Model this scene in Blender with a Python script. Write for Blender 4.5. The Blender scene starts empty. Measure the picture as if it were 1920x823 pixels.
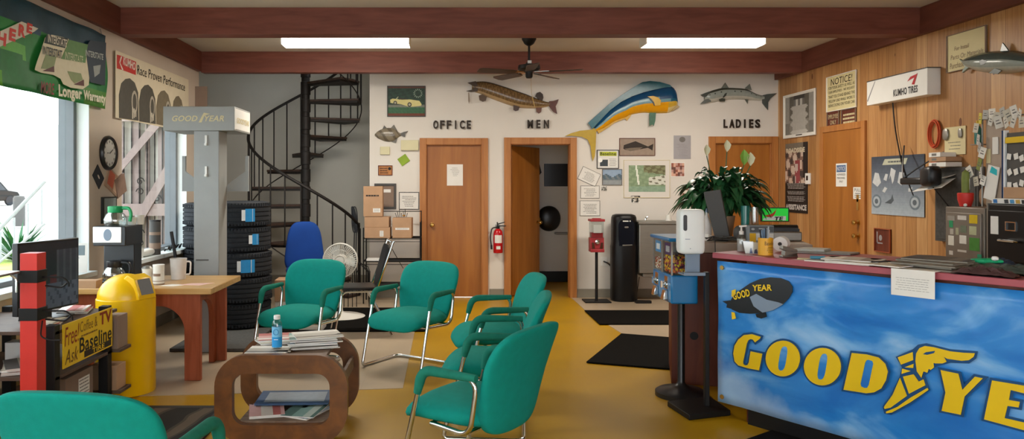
import bpy, math, random
from mathutils import Vector, Matrix
random.seed(7)
SC = bpy.context.scene
COL = SC.collection
PI = math.pi
# ---------------------------------------------------------------- camera, world, exposure
EYE = 1.47; F = 1400.0; VX = 836.0; VY = 345.0          # focal length in pixels, vanishing point of the room's long axis
cam_d = bpy.data.cameras.new('camera'); cam = bpy.data.objects.new('camera', cam_d); COL.objects.link(cam)
cam.location = (0, 0, EYE); cam.rotation_euler = (PI/2, 0, 0)
cam_d.sensor_width = 36.0; cam_d.lens = 36.0*F/1920
cam_d.shift_x = (960-VX)/1920; cam_d.shift_y = -(411.5-VY)/1920
cam_d.clip_start = 0.05; cam_d.clip_end = 400
SC.camera = cam
SC.view_settings.view_transform = 'Standard'; SC.view_settings.look = 'None'
SC.view_settings.gamma = 1.0; SC.view_settings.use_curve_mapping = False
SC.view_settings.exposure = 0.78
SC.cycles.use_denoising = True
SC.cycles.max_bounces = 8; SC.cycles.diffuse_bounces = 5; SC.cycles.glossy_bounces = 4
SC.cycles.transparent_max_bounces = 12; SC.cycles.sample_clamp_indirect = 6.0
SC.cycles.caustics_reflective = False; SC.cycles.caustics_refractive = False
W = bpy.data.worlds.new('sky'); SC.world = W; W.use_nodes = True
bg = W.node_tree.nodes['Background']
bg.inputs[0].default_value = (0.92, 0.96, 1.0, 1); bg.inputs[1].default_value = 3.6
LAMP_POWER = 26.0
# ---------------------------------------------------------------- colours and materials
def lin(c):
    return c/12.92 if c <= 0.04045 else ((c+0.055)/1.055)**2.4
def hx(h):
    h = h.lstrip('#'); return tuple(lin(int(h[i:i+2], 16)/255) for i in (0, 2, 4))
def mat(name, h, rough=0.6, metal=0.0, var=0.12, scale=8.0, bump=0.0, bscale=60.0, stretch=(1, 1, 1), spec=0.4, alpha=None, trans=0.0, emit=0.0, coat=0.0):
    m = bpy.data.materials.new(name); m.use_nodes = True
    nt = m.node_tree; N = nt.nodes; L = nt.links
    b = N['Principled BSDF']
    c = hx(h)
    tc = N.new('ShaderNodeTexCoord'); mp = N.new('ShaderNodeMapping'); mp.inputs['Scale'].default_value = stretch
    L.new(tc.outputs['Object'], mp.inputs[0])
    nz = N.new('ShaderNodeTexNoise'); nz.inputs['Scale'].default_value = scale; nz.inputs['Detail'].default_value = 4
    L.new(mp.outputs[0], nz.inputs['Vector'])
    rp = N.new('ShaderNodeValToRGB')
    rp.color_ramp.elements[0].position = 0.3; rp.color_ramp.elements[1].position = 0.7
    rp.color_ramp.elements[0].color = (*[x*(1-var) for x in c], 1)
    rp.color_ramp.elements[1].color = (*[min(1, x*(1+var)) for x in c], 1)
    L.new(nz.outputs[0], rp.inputs[0]); L.new(rp.outputs[0], b.inputs['Base Color'])
    b.inputs['Roughness'].default_value = rough; b.inputs['Metallic'].default_value = metal
    b.inputs['Specular IOR Level'].default_value = spec
    if coat: b.inputs['Coat Weight'].default_value = coat
    if bump:
        n2 = N.new('ShaderNodeTexNoise'); n2.inputs['Scale'].default_value = bscale; n2.inputs['Detail'].default_value = 3
        L.new(mp.outputs[0], n2.inputs['Vector'])
        bp = N.new('ShaderNodeBump'); bp.inputs['Strength'].default_value = bump; bp.inputs['Distance'].default_value = 0.01
        L.new(n2.outputs[0], bp.inputs['Height']); L.new(bp.outputs[0], b.inputs['Normal'])
    if emit:
        b.inputs['Emission Color'].default_value = (*c, 1); b.inputs['Emission Strength'].default_value = emit
    if alpha is not None:
        b.inputs['Alpha'].default_value = alpha
    if trans:
        b.inputs['Transmission Weight'].default_value = trans
    return m
def vcmat(name, rough=0.55, spec=0.35):
    m = bpy.data.materials.new(name); m.use_nodes = True
    nt = m.node_tree; N = nt.nodes; L = nt.links; b = N['Principled BSDF']
    a = N.new('ShaderNodeVertexColor'); a.layer_name = 'Col'
    tc = N.new('ShaderNodeTexCoord'); nz = N.new('ShaderNodeTexNoise'); nz.inputs['Scale'].default_value = 25
    L.new(tc.outputs['Object'], nz.inputs['Vector'])
    mx = N.new('ShaderNodeMix'); mx.data_type = 'RGBA'; mx.blend_type = 'SOFT_LIGHT'; mx.inputs[0].default_value = 0.25
    L.new(a.outputs[0], mx.inputs[6]); L.new(nz.outputs[0], mx.inputs[7]); L.new(mx.outputs[2], b.inputs['Base Color'])
    b.inputs['Roughness'].default_value = rough; b.inputs['Specular IOR Level'].default_value = spec
    return m
def glassmat(name, tint, op=0.08, rough=0.02):
    m = bpy.data.materials.new(name); m.use_nodes = True
    nt = m.node_tree; N = nt.nodes; L = nt.links; N.remove(N['Principled BSDF'])
    t = N.new('ShaderNodeBsdfTransparent'); t.inputs[0].default_value = (*hx(tint), 1)
    g = N.new('ShaderNodeBsdfGlossy'); g.inputs['Roughness'].default_value = rough
    mx = N.new('ShaderNodeMixShader'); mx.inputs[0].default_value = op
    L.new(t.outputs[0], mx.inputs[1]); L.new(g.outputs[0], mx.inputs[2]); L.new(mx.outputs[0], N['Material Output'].inputs[0])
    return m
def woodmat(name, h, h2, rough=0.5, scale=3.0, stretch=(6, 6, 0.6), spec=0.35):
    m = bpy.data.materials.new(name); m.use_nodes = True
    nt = m.node_tree; N = nt.nodes; L = nt.links; b = N['Principled BSDF']
    tc = N.new('ShaderNodeTexCoord'); mp = N.new('ShaderNodeMapping'); mp.inputs['Scale'].default_value = stretch
    L.new(tc.outputs['Object'], mp.inputs[0])
    nz = N.new('ShaderNodeTexNoise'); nz.inputs['Scale'].default_value = scale; nz.inputs['Detail'].default_value = 6; nz.inputs['Distortion'].default_value = 0.6
    L.new(mp.outputs[0], nz.inputs['Vector'])
    rp = N.new('ShaderNodeValToRGB'); rp.color_ramp.elements[0].position = 0.32; rp.color_ramp.elements[1].position = 0.68
    rp.color_ramp.elements[0].color = (*hx(h), 1); rp.color_ramp.elements[1].color = (*hx(h2), 1)
    L.new(nz.outputs[0], rp.inputs[0]); L.new(rp.outputs[0], b.inputs['Base Color'])
    b.inputs['Roughness'].default_value = rough; b.inputs['Specular IOR Level'].default_value = spec
    return m
def plankmat(name):
    # vertical knotty pine boards along the wall (object Y), each board its own tone, fine grooves between
    m = bpy.data.materials.new(name); m.use_nodes = True
    nt = m.node_tree; N = nt.nodes; L = nt.links; b = N['Principled BSDF']
    tc = N.new('ShaderNodeTexCoord'); sp = N.new('ShaderNodeSeparateXYZ'); L.new(tc.outputs['Object'], sp.inputs[0])
    def math_(op, a, bb=None, v=None):
        n = N.new('ShaderNodeMath'); n.operation = op; L.new(a, n.inputs[0])
        if bb is not None: L.new(bb, n.inputs[1])
        if v is not None: n.inputs[1].default_value = v
        return n.outputs[0]
    d = math_('MULTIPLY', sp.outputs['Y'], v=1/0.155)
    fl = math_('FLOOR', d); fr = math_('FRACT', d)
    wn = N.new('ShaderNodeTexWhiteNoise'); wn.noise_dimensions = '1D'; L.new(fl, wn.inputs['W'])
    rp = N.new('ShaderNodeValToRGB')
    e = rp.color_ramp.elements; e[0].color = (*hx('#a87a48'), 1); e[1].color = (*hx('#cfa36e'), 1)
    k = e.new(0.45); k.color = (*hx('#bb8954'), 1)
    L.new(wn.outputs[0], rp.inputs[0])
    mp = N.new('ShaderNodeMapping'); mp.inputs['Scale'].default_value = (1, 14, 0.9); L.new(tc.outputs['Object'], mp.inputs[0])
    nz = N.new('ShaderNodeTexNoise'); nz.inputs['Scale'].default_value = 2.2; nz.inputs['Detail'].default_value = 6; nz.inputs['Distortion'].default_value = 0.8
    L.new(mp.outputs[0], nz.inputs['Vector'])
    r2 = N.new('ShaderNodeValToRGB'); r2.color_ramp.elements[0].position = 0.3; r2.color_ramp.elements[1].position = 0.62
    r2.color_ramp.elements[0].color = (.66, .54, .44, 1); r2.color_ramp.elements[1].color = (1, 1, 1, 1)
    L.new(nz.outputs[0], r2.inputs[0])
    mx = N.new('ShaderNodeMix'); mx.data_type = 'RGBA'; mx.blend_type = 'MULTIPLY'; mx.inputs[0].default_value = 0.75
    L.new(rp.outputs[0], mx.inputs[6]); L.new(r2.outputs[0], mx.inputs[7])
    vo = N.new('ShaderNodeTexVoronoi'); vo.inputs['Scale'].default_value = 1.6
    mp2 = N.new('ShaderNodeMapping'); mp2.inputs['Scale'].default_value = (1, 2.2, 1); L.new(tc.outputs['Object'], mp2.inputs[0]); L.new(mp2.outputs[0], vo.inputs['Vector'])
    kn = math_('LESS_THAN', vo.outputs['Distance'], v=0.06)
    mk = N.new('ShaderNodeMix'); mk.data_type = 'RGBA'; L.new(kn, mk.inputs[0]); L.new(mx.outputs[2], mk.inputs[6]); mk.inputs[7].default_value = (*hx('#6a3b1a'), 1)
    g1 = math_('LESS_THAN', fr, v=0.03)
    mg = N.new('ShaderNodeMix'); mg.data_type = 'RGBA'; L.new(g1, mg.inputs[0]); L.new(mk.outputs[2], mg.inputs[6]); mg.inputs[7].default_value = (*hx('#7d5226'), 1)
    L.new(mg.outputs[2], b.inputs['Base Color']); b.inputs['Roughness'].default_value = 0.45
    return m
def cloudmat(name):
    # printed sky: blue with soft white cloud drifts
    m = bpy.data.materials.new(name); m.use_nodes = True
    nt = m.node_tree; N = nt.nodes; L = nt.links; b = N['Principled BSDF']
    tc = N.new('ShaderNodeTexCoord'); mp = N.new('ShaderNodeMapping'); mp.inputs['Scale'].default_value = (1.1, 1, 2.6); L.new(tc.outputs['Object'], mp.inputs[0])
    nz = N.new('ShaderNodeTexNoise'); nz.inputs['Scale'].default_value = 1.7; nz.inputs['Detail'].default_value = 7; nz.inputs['Distortion'].default_value = 0.5
    L.new(mp.outputs[0], nz.inputs['Vector'])
    rp = N.new('ShaderNodeValToRGB'); e = rp.color_ramp.elements
    e[0].position = 0.36; e[0].color = (*hx('#1670c4'), 1); e[1].position = 0.8; e[1].color = (*hx('#bcdaf2'), 1)
    k = e.new(0.5); k.color = (*hx('#2f86d4'), 1); k2 = e.new(0.62); k2.color = (*hx('#74b0e6'), 1)
    L.new(nz.outputs[0], rp.inputs[0])
    # low cloud bank at the left end of the print
    sp = N.new('ShaderNodeSeparateXYZ'); L.new(tc.outputs['Object'], sp.inputs[0])
    n2 = N.new('ShaderNodeTexNoise'); n2.inputs['Scale'].default_value = 5; n2.inputs['Detail'].default_value = 6; L.new(tc.outputs['Object'], n2.inputs['Vector'])
    def mt(op, a, v=None, bb=None):
        n = N.new('ShaderNodeMath'); n.operation = op; L.new(a, n.inputs[0])
        if v is not None: n.inputs[1].default_value = v
        if bb is not None: L.new(bb, n.inputs[1])
        return n.outputs[0]
    h = mt('ADD', mt('MULTIPLY', sp.outputs['X'], 0.42), bb=sp.outputs['Z'])
    h2 = mt('SUBTRACT', h, bb=mt('MULTIPLY', n2.outputs[0], 0.42))
    mr = N.new('ShaderNodeMapRange'); mr.inputs[1].default_value = 0.22; mr.inputs[2].default_value = 0.06; L.new(h2, mr.inputs[0])
    mr2 = N.new('ShaderNodeMath'); mr2.operation = 'MULTIPLY'; L.new(mr.outputs[0], mr2.inputs[0]); mr2.inputs[1].default_value = 0.6
    mx = N.new('ShaderNodeMix'); mx.data_type = 'RGBA'; L.new(mr2.outputs[0], mx.inputs[0]); L.new(rp.outputs[0], mx.inputs[6]); mx.inputs[7].default_value = (*hx('#b4d0ea'), 1)
    L.new(mx.outputs[2], b.inputs['Base Color']); b.inputs['Roughness'].default_value = 0.28
    n3 = N.new('ShaderNodeTexNoise'); n3.inputs['Scale'].default_value = 3.5; n3.inputs['Distortion'].default_value = 1.2; L.new(tc.outputs['Object'], n3.inputs['Vector'])
    bp = N.new('ShaderNodeBump'); bp.inputs['Strength'].default_value = 0.35; bp.inputs['Distance'].default_value = 0.03
    L.new(n3.outputs[0], bp.inputs['Height']); L.new(bp.outputs[0], b.inputs['Normal'])
    return m
def tilemat(name, h, rough=0.3, line=0.0):
    m = bpy.data.materials.new(name); m.use_nodes = True
    nt = m.node_tree; N = nt.nodes; L = nt.links; b = N['Principled BSDF']
    tc = N.new('ShaderNodeTexCoord')
    nz = N.new('ShaderNodeTexNoise'); nz.inputs['Scale'].default_value = 1.6; nz.inputs['Detail'].default_value = 8; L.new(tc.outputs['Object'], nz.inputs['Vector'])
    rp = N.new('ShaderNodeValToRGB'); c = hx(h); rp.color_ramp.elements[0].position = .3; rp.color_ramp.elements[1].position = .7
    rp.color_ramp.elements[0].color = (*[x*.86 for x in c], 1); rp.color_ramp.elements[1].color = (*[min(1, x*1.1) for x in c], 1)
    L.new(nz.outputs[0], rp.inputs[0])
    br = N.new('ShaderNodeTexBrick'); br.offset = 0; br.inputs['Scale'].default_value = 1.0; br.inputs['Mortar Size'].default_value = 0.003
    br.inputs['Brick Width'].default_value = 0.305; br.inputs['Row Height'].default_value = 0.305
    br.inputs['Color1'].default_value = (1, 1, 1, 1); br.inputs['Color2'].default_value = (.96, .96, .95, 1); br.inputs['Mortar'].default_value = (.8, .78, .75, 1)
    L.new(tc.outputs['Object'], br.inputs['Vector'])
    mx = N.new('ShaderNodeMix'); mx.data_type = 'RGBA'; mx.blend_type = 'MULTIPLY'; mx.inputs[0].default_value = line
    L.new(rp.outputs[0], mx.inputs[6]); L.new(br.outputs[0], mx.inputs[7]); L.new(mx.outputs[2], b.inputs['Base Color'])
    rr = N.new('ShaderNodeMapRange'); rr.inputs[3].default_value = rough-.08; rr.inputs[4].default_value = rough+.15; L.new(nz.outputs[0], rr.inputs[0]); L.new(rr.outputs[0], b.inputs['Roughness'])
    return m
M = {}
M['vc'] = vcmat('printed_colours'); M['vcg'] = vcmat('glossy_paint', 0.25, 0.5)
M['wall'] = mat('cream_wall_paint', '#dfdad2', .75, var=.03, scale=2, bump=.06, bscale=180)
M['wall_l'] = mat('beige_wall_paint', '#ccbeae', .75, var=.04, scale=2, bump=.06, bscale=180)
M['wall_a'] = mat('grey_green_wall_paint', '#cbc9c0', .8, var=.03, scale=2)
M['ceil'] = mat('ceiling_plaster', '#d0c8bb', .85, var=.03, scale=3)
M['beam'] = woodmat('mahogany_stained_beam', '#6a382b', '#7e4839', .55, 2.5, (1, 1, 8))
M['beamy'] = woodmat('mahogany_stained_side_beam', '#633529', '#764436', .55, 2.5, (6, .6, 6))
M['pine'] = plankmat('knotty_pine_boards')
M['door'] = woodmat('varnished_door_veneer', '#965a1e', '#ad6f2c', .4, 2.0, (5, 5, .5), .4)
M['trimw'] = woodmat('varnished_door_casing', '#a3652f', '#b97d43', .42, 3, (9, 9, .6))
M['yellow'] = tilemat('yellow_floor_paint', '#b58a06', .34, .12)
M['tan'] = tilemat('tan_floor_tile', '#b7a48b', .32, .35)
M['blackmat'] = mat('black_rubber_mat', '#0b0a08', .95, var=.2, scale=40, spec=.12)
M['greymat'] = mat('charcoal_mat', '#4a4947', .9, var=.2, scale=40)
M['white'] = mat('white_paint', '#e6e6e2', .5, var=.02)
M['reveal'] = mat('white_window_reveal', '#dfe6e6', .6, var=.02)
M['alu'] = mat('anodised_window_frame', '#70767b', .5, var=.05)
M['glass'] = glassmat('window_glass', '#f4f8f8', .06)
M['clear'] = glassmat('clear_plastic', '#eef3f3', .12, .08)
M['base'] = mat('rubber_baseboard', '#8a8477', .6, var=.06)
M['teal'] = mat('teal_chair_fabric', '#008c80', .85, var=.05, scale=30, bump=.25, bscale=500, spec=.25)
M['tealarm'] = mat('green_arm_pad_fabric', '#1c7563', .85, var=.1, scale=30, bump=.2, bscale=400, spec=.2)
M['chrome'] = mat('chrome_tube', '#d5d8d8', .14, 1.0, var=.03)
M['steel'] = mat('brushed_steel', '#98958e', .42, .7, var=.05, stretch=(1, 1, 12))
M['black'] = mat('black_plastic', '#15161a', .35, var=.1, spec=.5)
M['blackm'] = mat('black_painted_metal', '#131212', .5, .0, var=.15, spec=.3)
M['iron'] = mat('dark_stair_iron', '#262220', .55, .3, var=.2)
M['tread'] = woodmat('worn_stair_tread', '#3a2b24', '#4d3b32', .6, 6, (2, 2, 2))
M['tyre'] = mat('tyre_rubber', '#20242a', .75, var=.15, scale=20, bump=.4, bscale=70)
M['bluel'] = mat('blue_label', '#1f86c8', .5, var=.05)
M['grey'] = mat('grey_stand_paint', '#9a9d9c', .5, var=.04)
M['greyd'] = mat('dark_grey_paint', '#4c4a48', .6, var=.05)
M['dash'] = woodmat('walnut_table', '#56300f', '#76471b', .38, 4, (3, 6, 3), .5)
M['shelfw'] = woodmat('table_shelf', '#5a4434', '#8a7462', .6, 6, (2, 12, 2))
M['oak'] = woodmat('light_oak_top', '#b98f55', '#cfa76b', .35, 3, (.8, 8, 8), .5)
M['redw'] = woodmat('reddish_wood_leg', '#93492a', '#a9593a', .5, 4, (8, 8, .8))
M['canyel'] = mat('yellow_enamel', '#edbb05', .3, var=.03, spec=.5)
M['red'] = mat('red_paint', '#d3362e', .45, var=.05)
M['redg'] = mat('red_enamel', '#c2121e', .25, var=.05, spec=.5)
M['cherry'] = woodmat('dark_cherry_panel', '#55241a', '#703826', .45, 3, (5, 5, .7))
M['redlam'] = mat('rose_red_laminate', '#a8525c', .4, var=.05)
M['card'] = mat('brown_cardboard', '#b08c6c', .8, var=.06)
M['cardd'] = mat('grey_brown_cardboard', '#8a7566', .8, var=.06)
M['paper'] = mat('white_paper', '#e8e6e0', .7, var=.03)
M['paper2'] = mat('aged_paper', '#d3c79c', .7, var=.04)
M['ink'] = mat('dark_ink', '#26221f', .7)
M['inkg'] = mat('grey_ink', '#77746f', .7)
M['gold'] = mat('banner_yellow', '#e8c21c', .35, var=.03)
M['navy'] = mat('banner_navy_outline', '#12487a', .4, var=.05)
M['sky'] = cloudmat('printed_sky_banner')
M['cblue'] = mat('candy_machine_blue', '#0c6ea6', .3, var=.04, spec=.5)
M['disp'] = mat('white_dispenser_plastic', '#e9efef', .3, var=.02, spec=.5)
M['dgrey'] = mat('bluish_grey_plastic', '#7d8da0', .5, var=.03)
M['leaf'] = mat('dark_green_leaf', '#255a34', .4, var=.35, scale=6, spec=.5)
M['leafl'] = mat('pale_green_leaf', '#8ab84e', .45, var=.15)
M['spathe'] = mat('cream_flower', '#e6e4c4', .5, var=.05)
M['bluech'] = mat('royal_blue_fabric', '#0b3f8f', .85, var=.06)
M['foam'] = mat('white_enamel', '#dddcd5', .35, var=.02)
M['brass'] = mat('brass_knob', '#c9a25a', .25, 1.0)
M['ware'] = glassmat('carafe_glass', '#dfe6e4', .32, .12)
M['brite'] = mat('bright_steel_panel', '#dcdee0', .3, .3, var=.02)
M['tube'] = mat('lit_fluorescent_diffuser', '#fff6e8', .5, emit=9.0)
M['blackgl'] = mat('glossy_black_screen', '#141821', .12, var=.05, spec=.6)
M['bcab'] = mat('black_cabinet_enamel', '#0c0d10', .42, var=.05, spec=.35)
M['tcab'] = mat('taupe_cabinet_enamel', '#857b70', .4, .2, var=.04)
M['beigel'] = mat('beige_laminate', '#a99888', .5, var=.05)
M['grass'] = mat('sunny_grass', '#9fb552', .9, var=.35, scale=3)
M['asph'] = mat('pale_asphalt', '#bdbab4', .9, var=.08, scale=2)
M['pinkw'] = mat('weathered_pinkish_board', '#8d7d79', .8, var=.1, stretch=(6, 6, .6))
M['rug'] = None
# ---------------------------------------------------------------- mesh builder
class MB:
    def __init__(s, m='vc'):
        s.v = []; s.f = []; s.mi = []; s.fc = []; s.mats = []; s.T = Matrix.Identity(4); s.c = (1, 1, 1); s.use(m)
    def use(s, m):
        if m not in s.mats: s.mats.append(m)
        s.m = s.mats.index(m); return s
    def colr(s, c):
        s.c = hx(c) if isinstance(c, str) else tuple(lin(x/255) for x in c); return s
    def V(s, p):
        q = s.T @ Vector(p); s.v.append((q.x, q.y, q.z)); return len(s.v)-1
    def P(s, pts): return [s.V(p) for p in pts]
    def face(s, ids): s.f.append(tuple(ids)); s.mi.append(s.m); s.fc.append(s.c)
    def poly(s, pts): s.face(s.P(pts))
    def box(s, x0, y0, z0, x1, y1, z1):
        if x0 > x1: x0, x1 = x1, x0
        if y0 > y1: y0, y1 = y1, y0
        if z0 > z1: z0, z1 = z1, z0
        i = s.P([(x0, y0, z0), (x1, y0, z0), (x1, y1, z0), (x0, y1, z0), (x0, y0, z1), (x1, y0, z1), (x1, y1, z1), (x0, y1, z1)])
        for q in ((0, 3, 2, 1), (4, 5, 6, 7), (0, 1, 5, 4), (1, 2, 6, 5), (2, 3, 7, 6), (3, 0, 4, 7)): s.face([i[k] for k in q])
        return s
    def prism(s, pts, y0, y1):            # outline in XZ, extruded along Y
        a = s.P([(x, y0, z) for x, z in pts]); b = s.P([(x, y1, z) for x, z in pts]); n = len(pts)
        s.face(a); s.face(b[::-1])
        for k in range(n): s.face([a[k], b[k], b[(k+1) % n], a[(k+1) % n]])
        return s
    def slab(s, pts, z0, z1):             # outline in XY, extruded along Z
        a = s.P([(x, y, z0) for x, y in pts]); b = s.P([(x, y, z1) for x, y in pts]); n = len(pts)
        s.face(a[::-1]); s.face(b)
        for k in range(n): s.face([a[k], a[(k+1) % n], b[(k+1) % n], b[k]])
        return s
    def lathe(s, prof, c=(0, 0, 0), n=24, cap=True, axis='z', sx=1, sy=1, a0=0, a1=None):
        full = a1 is None; a1 = 2*PI if full else a1
        rings = []; m = n if full else n+1
        for r, z in prof:
            ring = []
            for k in range(m):
                a = a0+(a1-a0)*k/n; x = r*math.cos(a)*sx; y = r*math.sin(a)*sy
                p = {'z': (x, y, z), 'y': (x, z, y), 'x': (z, x, y)}[axis]
                ring.append(s.V((c[0]+p[0], c[1]+p[1], c[2]+p[2])))
            rings.append(ring)
        for a, b in zip(rings, rings[1:]):
            for k in range(m if full else n):
                s.face([a[k], a[(k+1) % m], b[(k+1) % m], b[k]])
        if cap:
            if prof[0][0] > 1e-5: s.face(rings[0][::-1])
            if prof[-1][0] > 1e-5: s.face(rings[-1])
        return s
    def tube(s, pts, r, n=8, closed=False):
        pts = [Vector(p) for p in pts]; N = len(pts); rings = []; up = None
        for i, p in enumerate(pts):
            if closed: t = pts[(i+1) % N]-pts[i-1]
            else: t = pts[min(i+1, N-1)]-pts[max(i-1, 0)]
            if t.length < 1e-9: t = Vector((0, 0, 1))
            t.normalize()
            if up is None:
                up = Vector((0, 0, 1)) if abs(t.z) < .9 else Vector((1, 0, 0))
            u = up-t*up.dot(t)
            if u.length < 1e-6: u = t.orthogonal()
            u.normalize(); up = u; w = t.cross(u)
            rr = r[i] if isinstance(r, (list, tuple)) else r
            rings.append([s.V(p+u*math.cos(2*PI*k/n)*rr+w*math.sin(2*PI*k/n)*rr) for k in range(n)])
        prs = list(zip(rings, rings[1:]))
        if closed: prs.append((rings[-1], rings[0]))
        for a, b in prs:
            for k in range(n): s.face([a[k], a[(k+1) % n], b[(k+1) % n], b[k]])
        if not closed: s.face(rings[0][::-1]); s.face(rings[-1])
        return s
    def cyl(s, p, q, r, n=16): return s.tube([p, q], r, n)
    def sup(s, a, b, c, e1=.5, e2=.5, n=28, m=14, fn=None):    # superellipsoid, optional warp
        sg = lambda x, e: math.copysign(abs(x)**e, x)
        rings = []
        for j in range(1, m):
            v = -PI/2+PI*j/m; ring = []
            for i in range(n):
                u = 2*PI*i/n
                p = (a*sg(math.cos(v), e1)*sg(math.cos(u), e2), b*sg(math.cos(v), e1)*sg(math.sin(u), e2), c*sg(math.sin(v), e1))
                ring.append(s.V(fn(*p) if fn else p))
            rings.append(ring)
        lo = s.V(fn(0, 0, -c) if fn else (0, 0, -c)); hi = s.V(fn(0, 0, c) if fn else (0, 0, c))
        for A, B in zip(rings, rings[1:]):
            for k in range(n): s.face([A[k], A[(k+1) % n], B[(k+1) % n], B[k]])
        for k in range(n):
            s.face([rings[0][(k+1) % n], rings[0][k], lo]); s.face([rings[-1][k], rings[-1][(k+1) % n], hi])
        return s
    def pic(s, x0, z0, x1, z1, y, nx, ny, fn):                 # printed picture: grid of coloured cells facing -Y
        ids = [[s.V((x0+(x1-x0)*i/nx, y, z0+(z1-z0)*j/ny)) for i in range(nx+1)] for j in range(ny+1)]
        for j in range(ny):
            for i in range(nx):
                s.colr(fn((i+.5)/nx, (j+.5)/ny)); s.face([ids[j][i], ids[j][i+1], ids[j+1][i+1], ids[j+1][i]])
        return s
    def rect(s, x0, z0, x1, z1, y): s.poly([(x0, y, z0), (x1, y, z0), (x1, y, z1), (x0, y, z1)]); return s
    def lines(s, x0, z0, x1, z1, n, y, duty=.42, seed=1, mar=.12):  # rows of small print
        rd = random.Random(seed); h = (z1-z0)/n
        for k in range(n):
            zc = z1-h*(k+.5); a = rd.random()*mar*(x1-x0); b = rd.random()*mar*(x1-x0); x = x0+a
            while x < x1-b:
                w = rd.uniform(.05, .16)*(x1-x0); e = min(x+w, x1-b)
                s.rect(x, zc-h*duty/2, e, zc+h*duty/2, y); x = e+.02*(x1-x0)
        return s
    def text(s, t, x0, z0, x1, z1, y, shear=0.0, bold=0.0, ang=0.0, wid=None):
        me = text_mesh(t, shear, bold)
        xs = [v.co.x for v in me.vertices]; ys = [v.co.y for v in me.vertices]
        ax, bx, ay, by = min(xs), max(xs), min(ys), max(ys)
        cx, cz = (x0+x1)/2, (z0+z1)/2; ca, sa = math.cos(ang), math.sin(ang); off = len(s.v)
        for v in me.vertices:
            px = (v.co.x-ax)/(bx-ax)*(x1-x0)+x0-cx; pz = (v.co.y-ay)/max(by-ay, 1e-6)*(z1-z0)+z0-cz
            s.V((cx+px*ca-pz*sa, y, cz+px*sa+pz*ca))
        for p in me.polygons: s.face([off+i for i in p.vertices])
        return s
    def build(s, name, parent=None, loc=(0, 0, 0), rz=0.0, bev=0.0, smooth=35, rot=None, sub=0):
        me = bpy.data.meshes.new(name); me.from_pydata(s.v, [], s.f); me.validate(); 
        for k in s.mats: me.materials.append(M[k])
        if len(me.polygons) == len(s.mi): me.polygons.foreach_set('material_index', s.mi)
        if any(k.startswith('vc') for k in s.mats) and len(me.polygons) == len(s.f):
            at = me.color_attributes.new('Col', 'FLOAT_COLOR', 'CORNER'); buf = []
            for p, c in zip(me.polygons, s.fc): buf += [c[0], c[1], c[2], 1]*len(p.vertices)
            at.data.foreach_set('color', buf)
        if smooth:
            me.polygons.foreach_set('use_smooth', [True]*len(me.polygons)); me.set_sharp_from_angle(angle=math.radians(smooth))
        me.update()
        o = bpy.data.objects.new(name, me); COL.objects.link(o)
        if parent: o.parent = parent
        o.location = loc; o.rotation_euler = rot if rot else (0, 0, rz)
        if bev:
            b = o.modifiers.new('bevel', 'BEVEL'); b.width = bev; b.segments = 2; b.limit_method = 'ANGLE'; b.angle_limit = math.radians(40)
        if sub:
            b = o.modifiers.new('subd', 'SUBSURF'); b.levels = sub; b.render_levels = sub
        return o
_tm = {}
def text_mesh(t, shear=0, bold=0):
    k = (t, shear, bold)
    if k not in _tm:
        cu = bpy.data.curves.new('t', 'FONT'); cu.body = t; cu.size = 1; cu.shear = shear; cu.offset = bold; cu.resolution_u = 3; cu.space_character = 1.05
        o = bpy.data.objects.new('t', cu); COL.objects.link(o); bpy.context.view_layer.update()
        _tm[k] = bpy.data.meshes.new_from_object(o); bpy.data.objects.remove(o); bpy.data.curves.remove(cu)
    return _tm[k]
def flat(name, loops, m, parent, y, depth=.002, offset=0.0):  # filled outline(s) with holes, in XZ facing -Y
    cu = bpy.data.curves.new('f', 'CURVE'); cu.dimensions = '2D'; cu.fill_mode = 'BOTH'; cu.extrude = depth/2; cu.offset = offset
    for lp in loops:
        sp = cu.splines.new('POLY'); sp.points.add(len(lp)-1); sp.use_cyclic_u = True
        for q, (x, z) in zip(sp.points, lp): q.co = (x, z, 0, 1)
    o = bpy.data.objects.new('f', cu); COL.objects.link(o); bpy.context.view_layer.update()
    me = bpy.data.meshes.new_from_object(o); bpy.data.objects.remove(o); bpy.data.curves.remove(cu)
    for v in me.vertices: v.co = Vector((v.co.x, y-v.co.z, v.co.y))
    me.name = name; me.materials.clear(); me.materials.append(M[m])
    o = bpy.data.objects.new(name, me); COL.objects.link(o); o.parent = parent; return o
def rpath(pts, r, n=5, closed=False):      # polyline with rounded corners
    pts = [Vector(p) for p in pts]; out = []; N = len(pts)
    for i, p in enumerate(pts):
        if not closed and i in (0, N-1): out.append(p); continue
        a = pts[i-1]; b = pts[(i+1) % N]; rr = r[i] if isinstance(r, (list, tuple)) else r
        da = (a-p); db = (b-p); k = min(rr, da.length*.49, db.length*.49)
        A = p+da.normalized()*k; B = p+db.normalized()*k
        for j in range(n+1):
            t = j/n; out.append(A*(1-t)**2+p*2*t*(1-t)+B*t*t)
    return out
def rrect(w, h, r, n=6, cx=0, cz=0):
    o = []
    for sx, sz, a0 in ((1, 1, 0), (-1, 1, PI/2), (-1, -1, PI), (1, -1, 3*PI/2)):
        for j in range(n+1):
            a = a0+PI/2*j/n; o.append((cx+sx*(w/2-r)+r*math.cos(a), cz+sz*(h/2-r)+r*math.sin(a)))
    return o
def ell(a, b, n=28, cx=0, cz=0, rot=0):
    o = []
    for k in range(n):
        t = 2*PI*k/n; x = a*math.cos(t); z = b*math.sin(t); o.append((cx+x*math.cos(rot)-z*math.sin(rot), cz+x*math.sin(rot)+z*math.cos(rot)))
    return o
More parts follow.
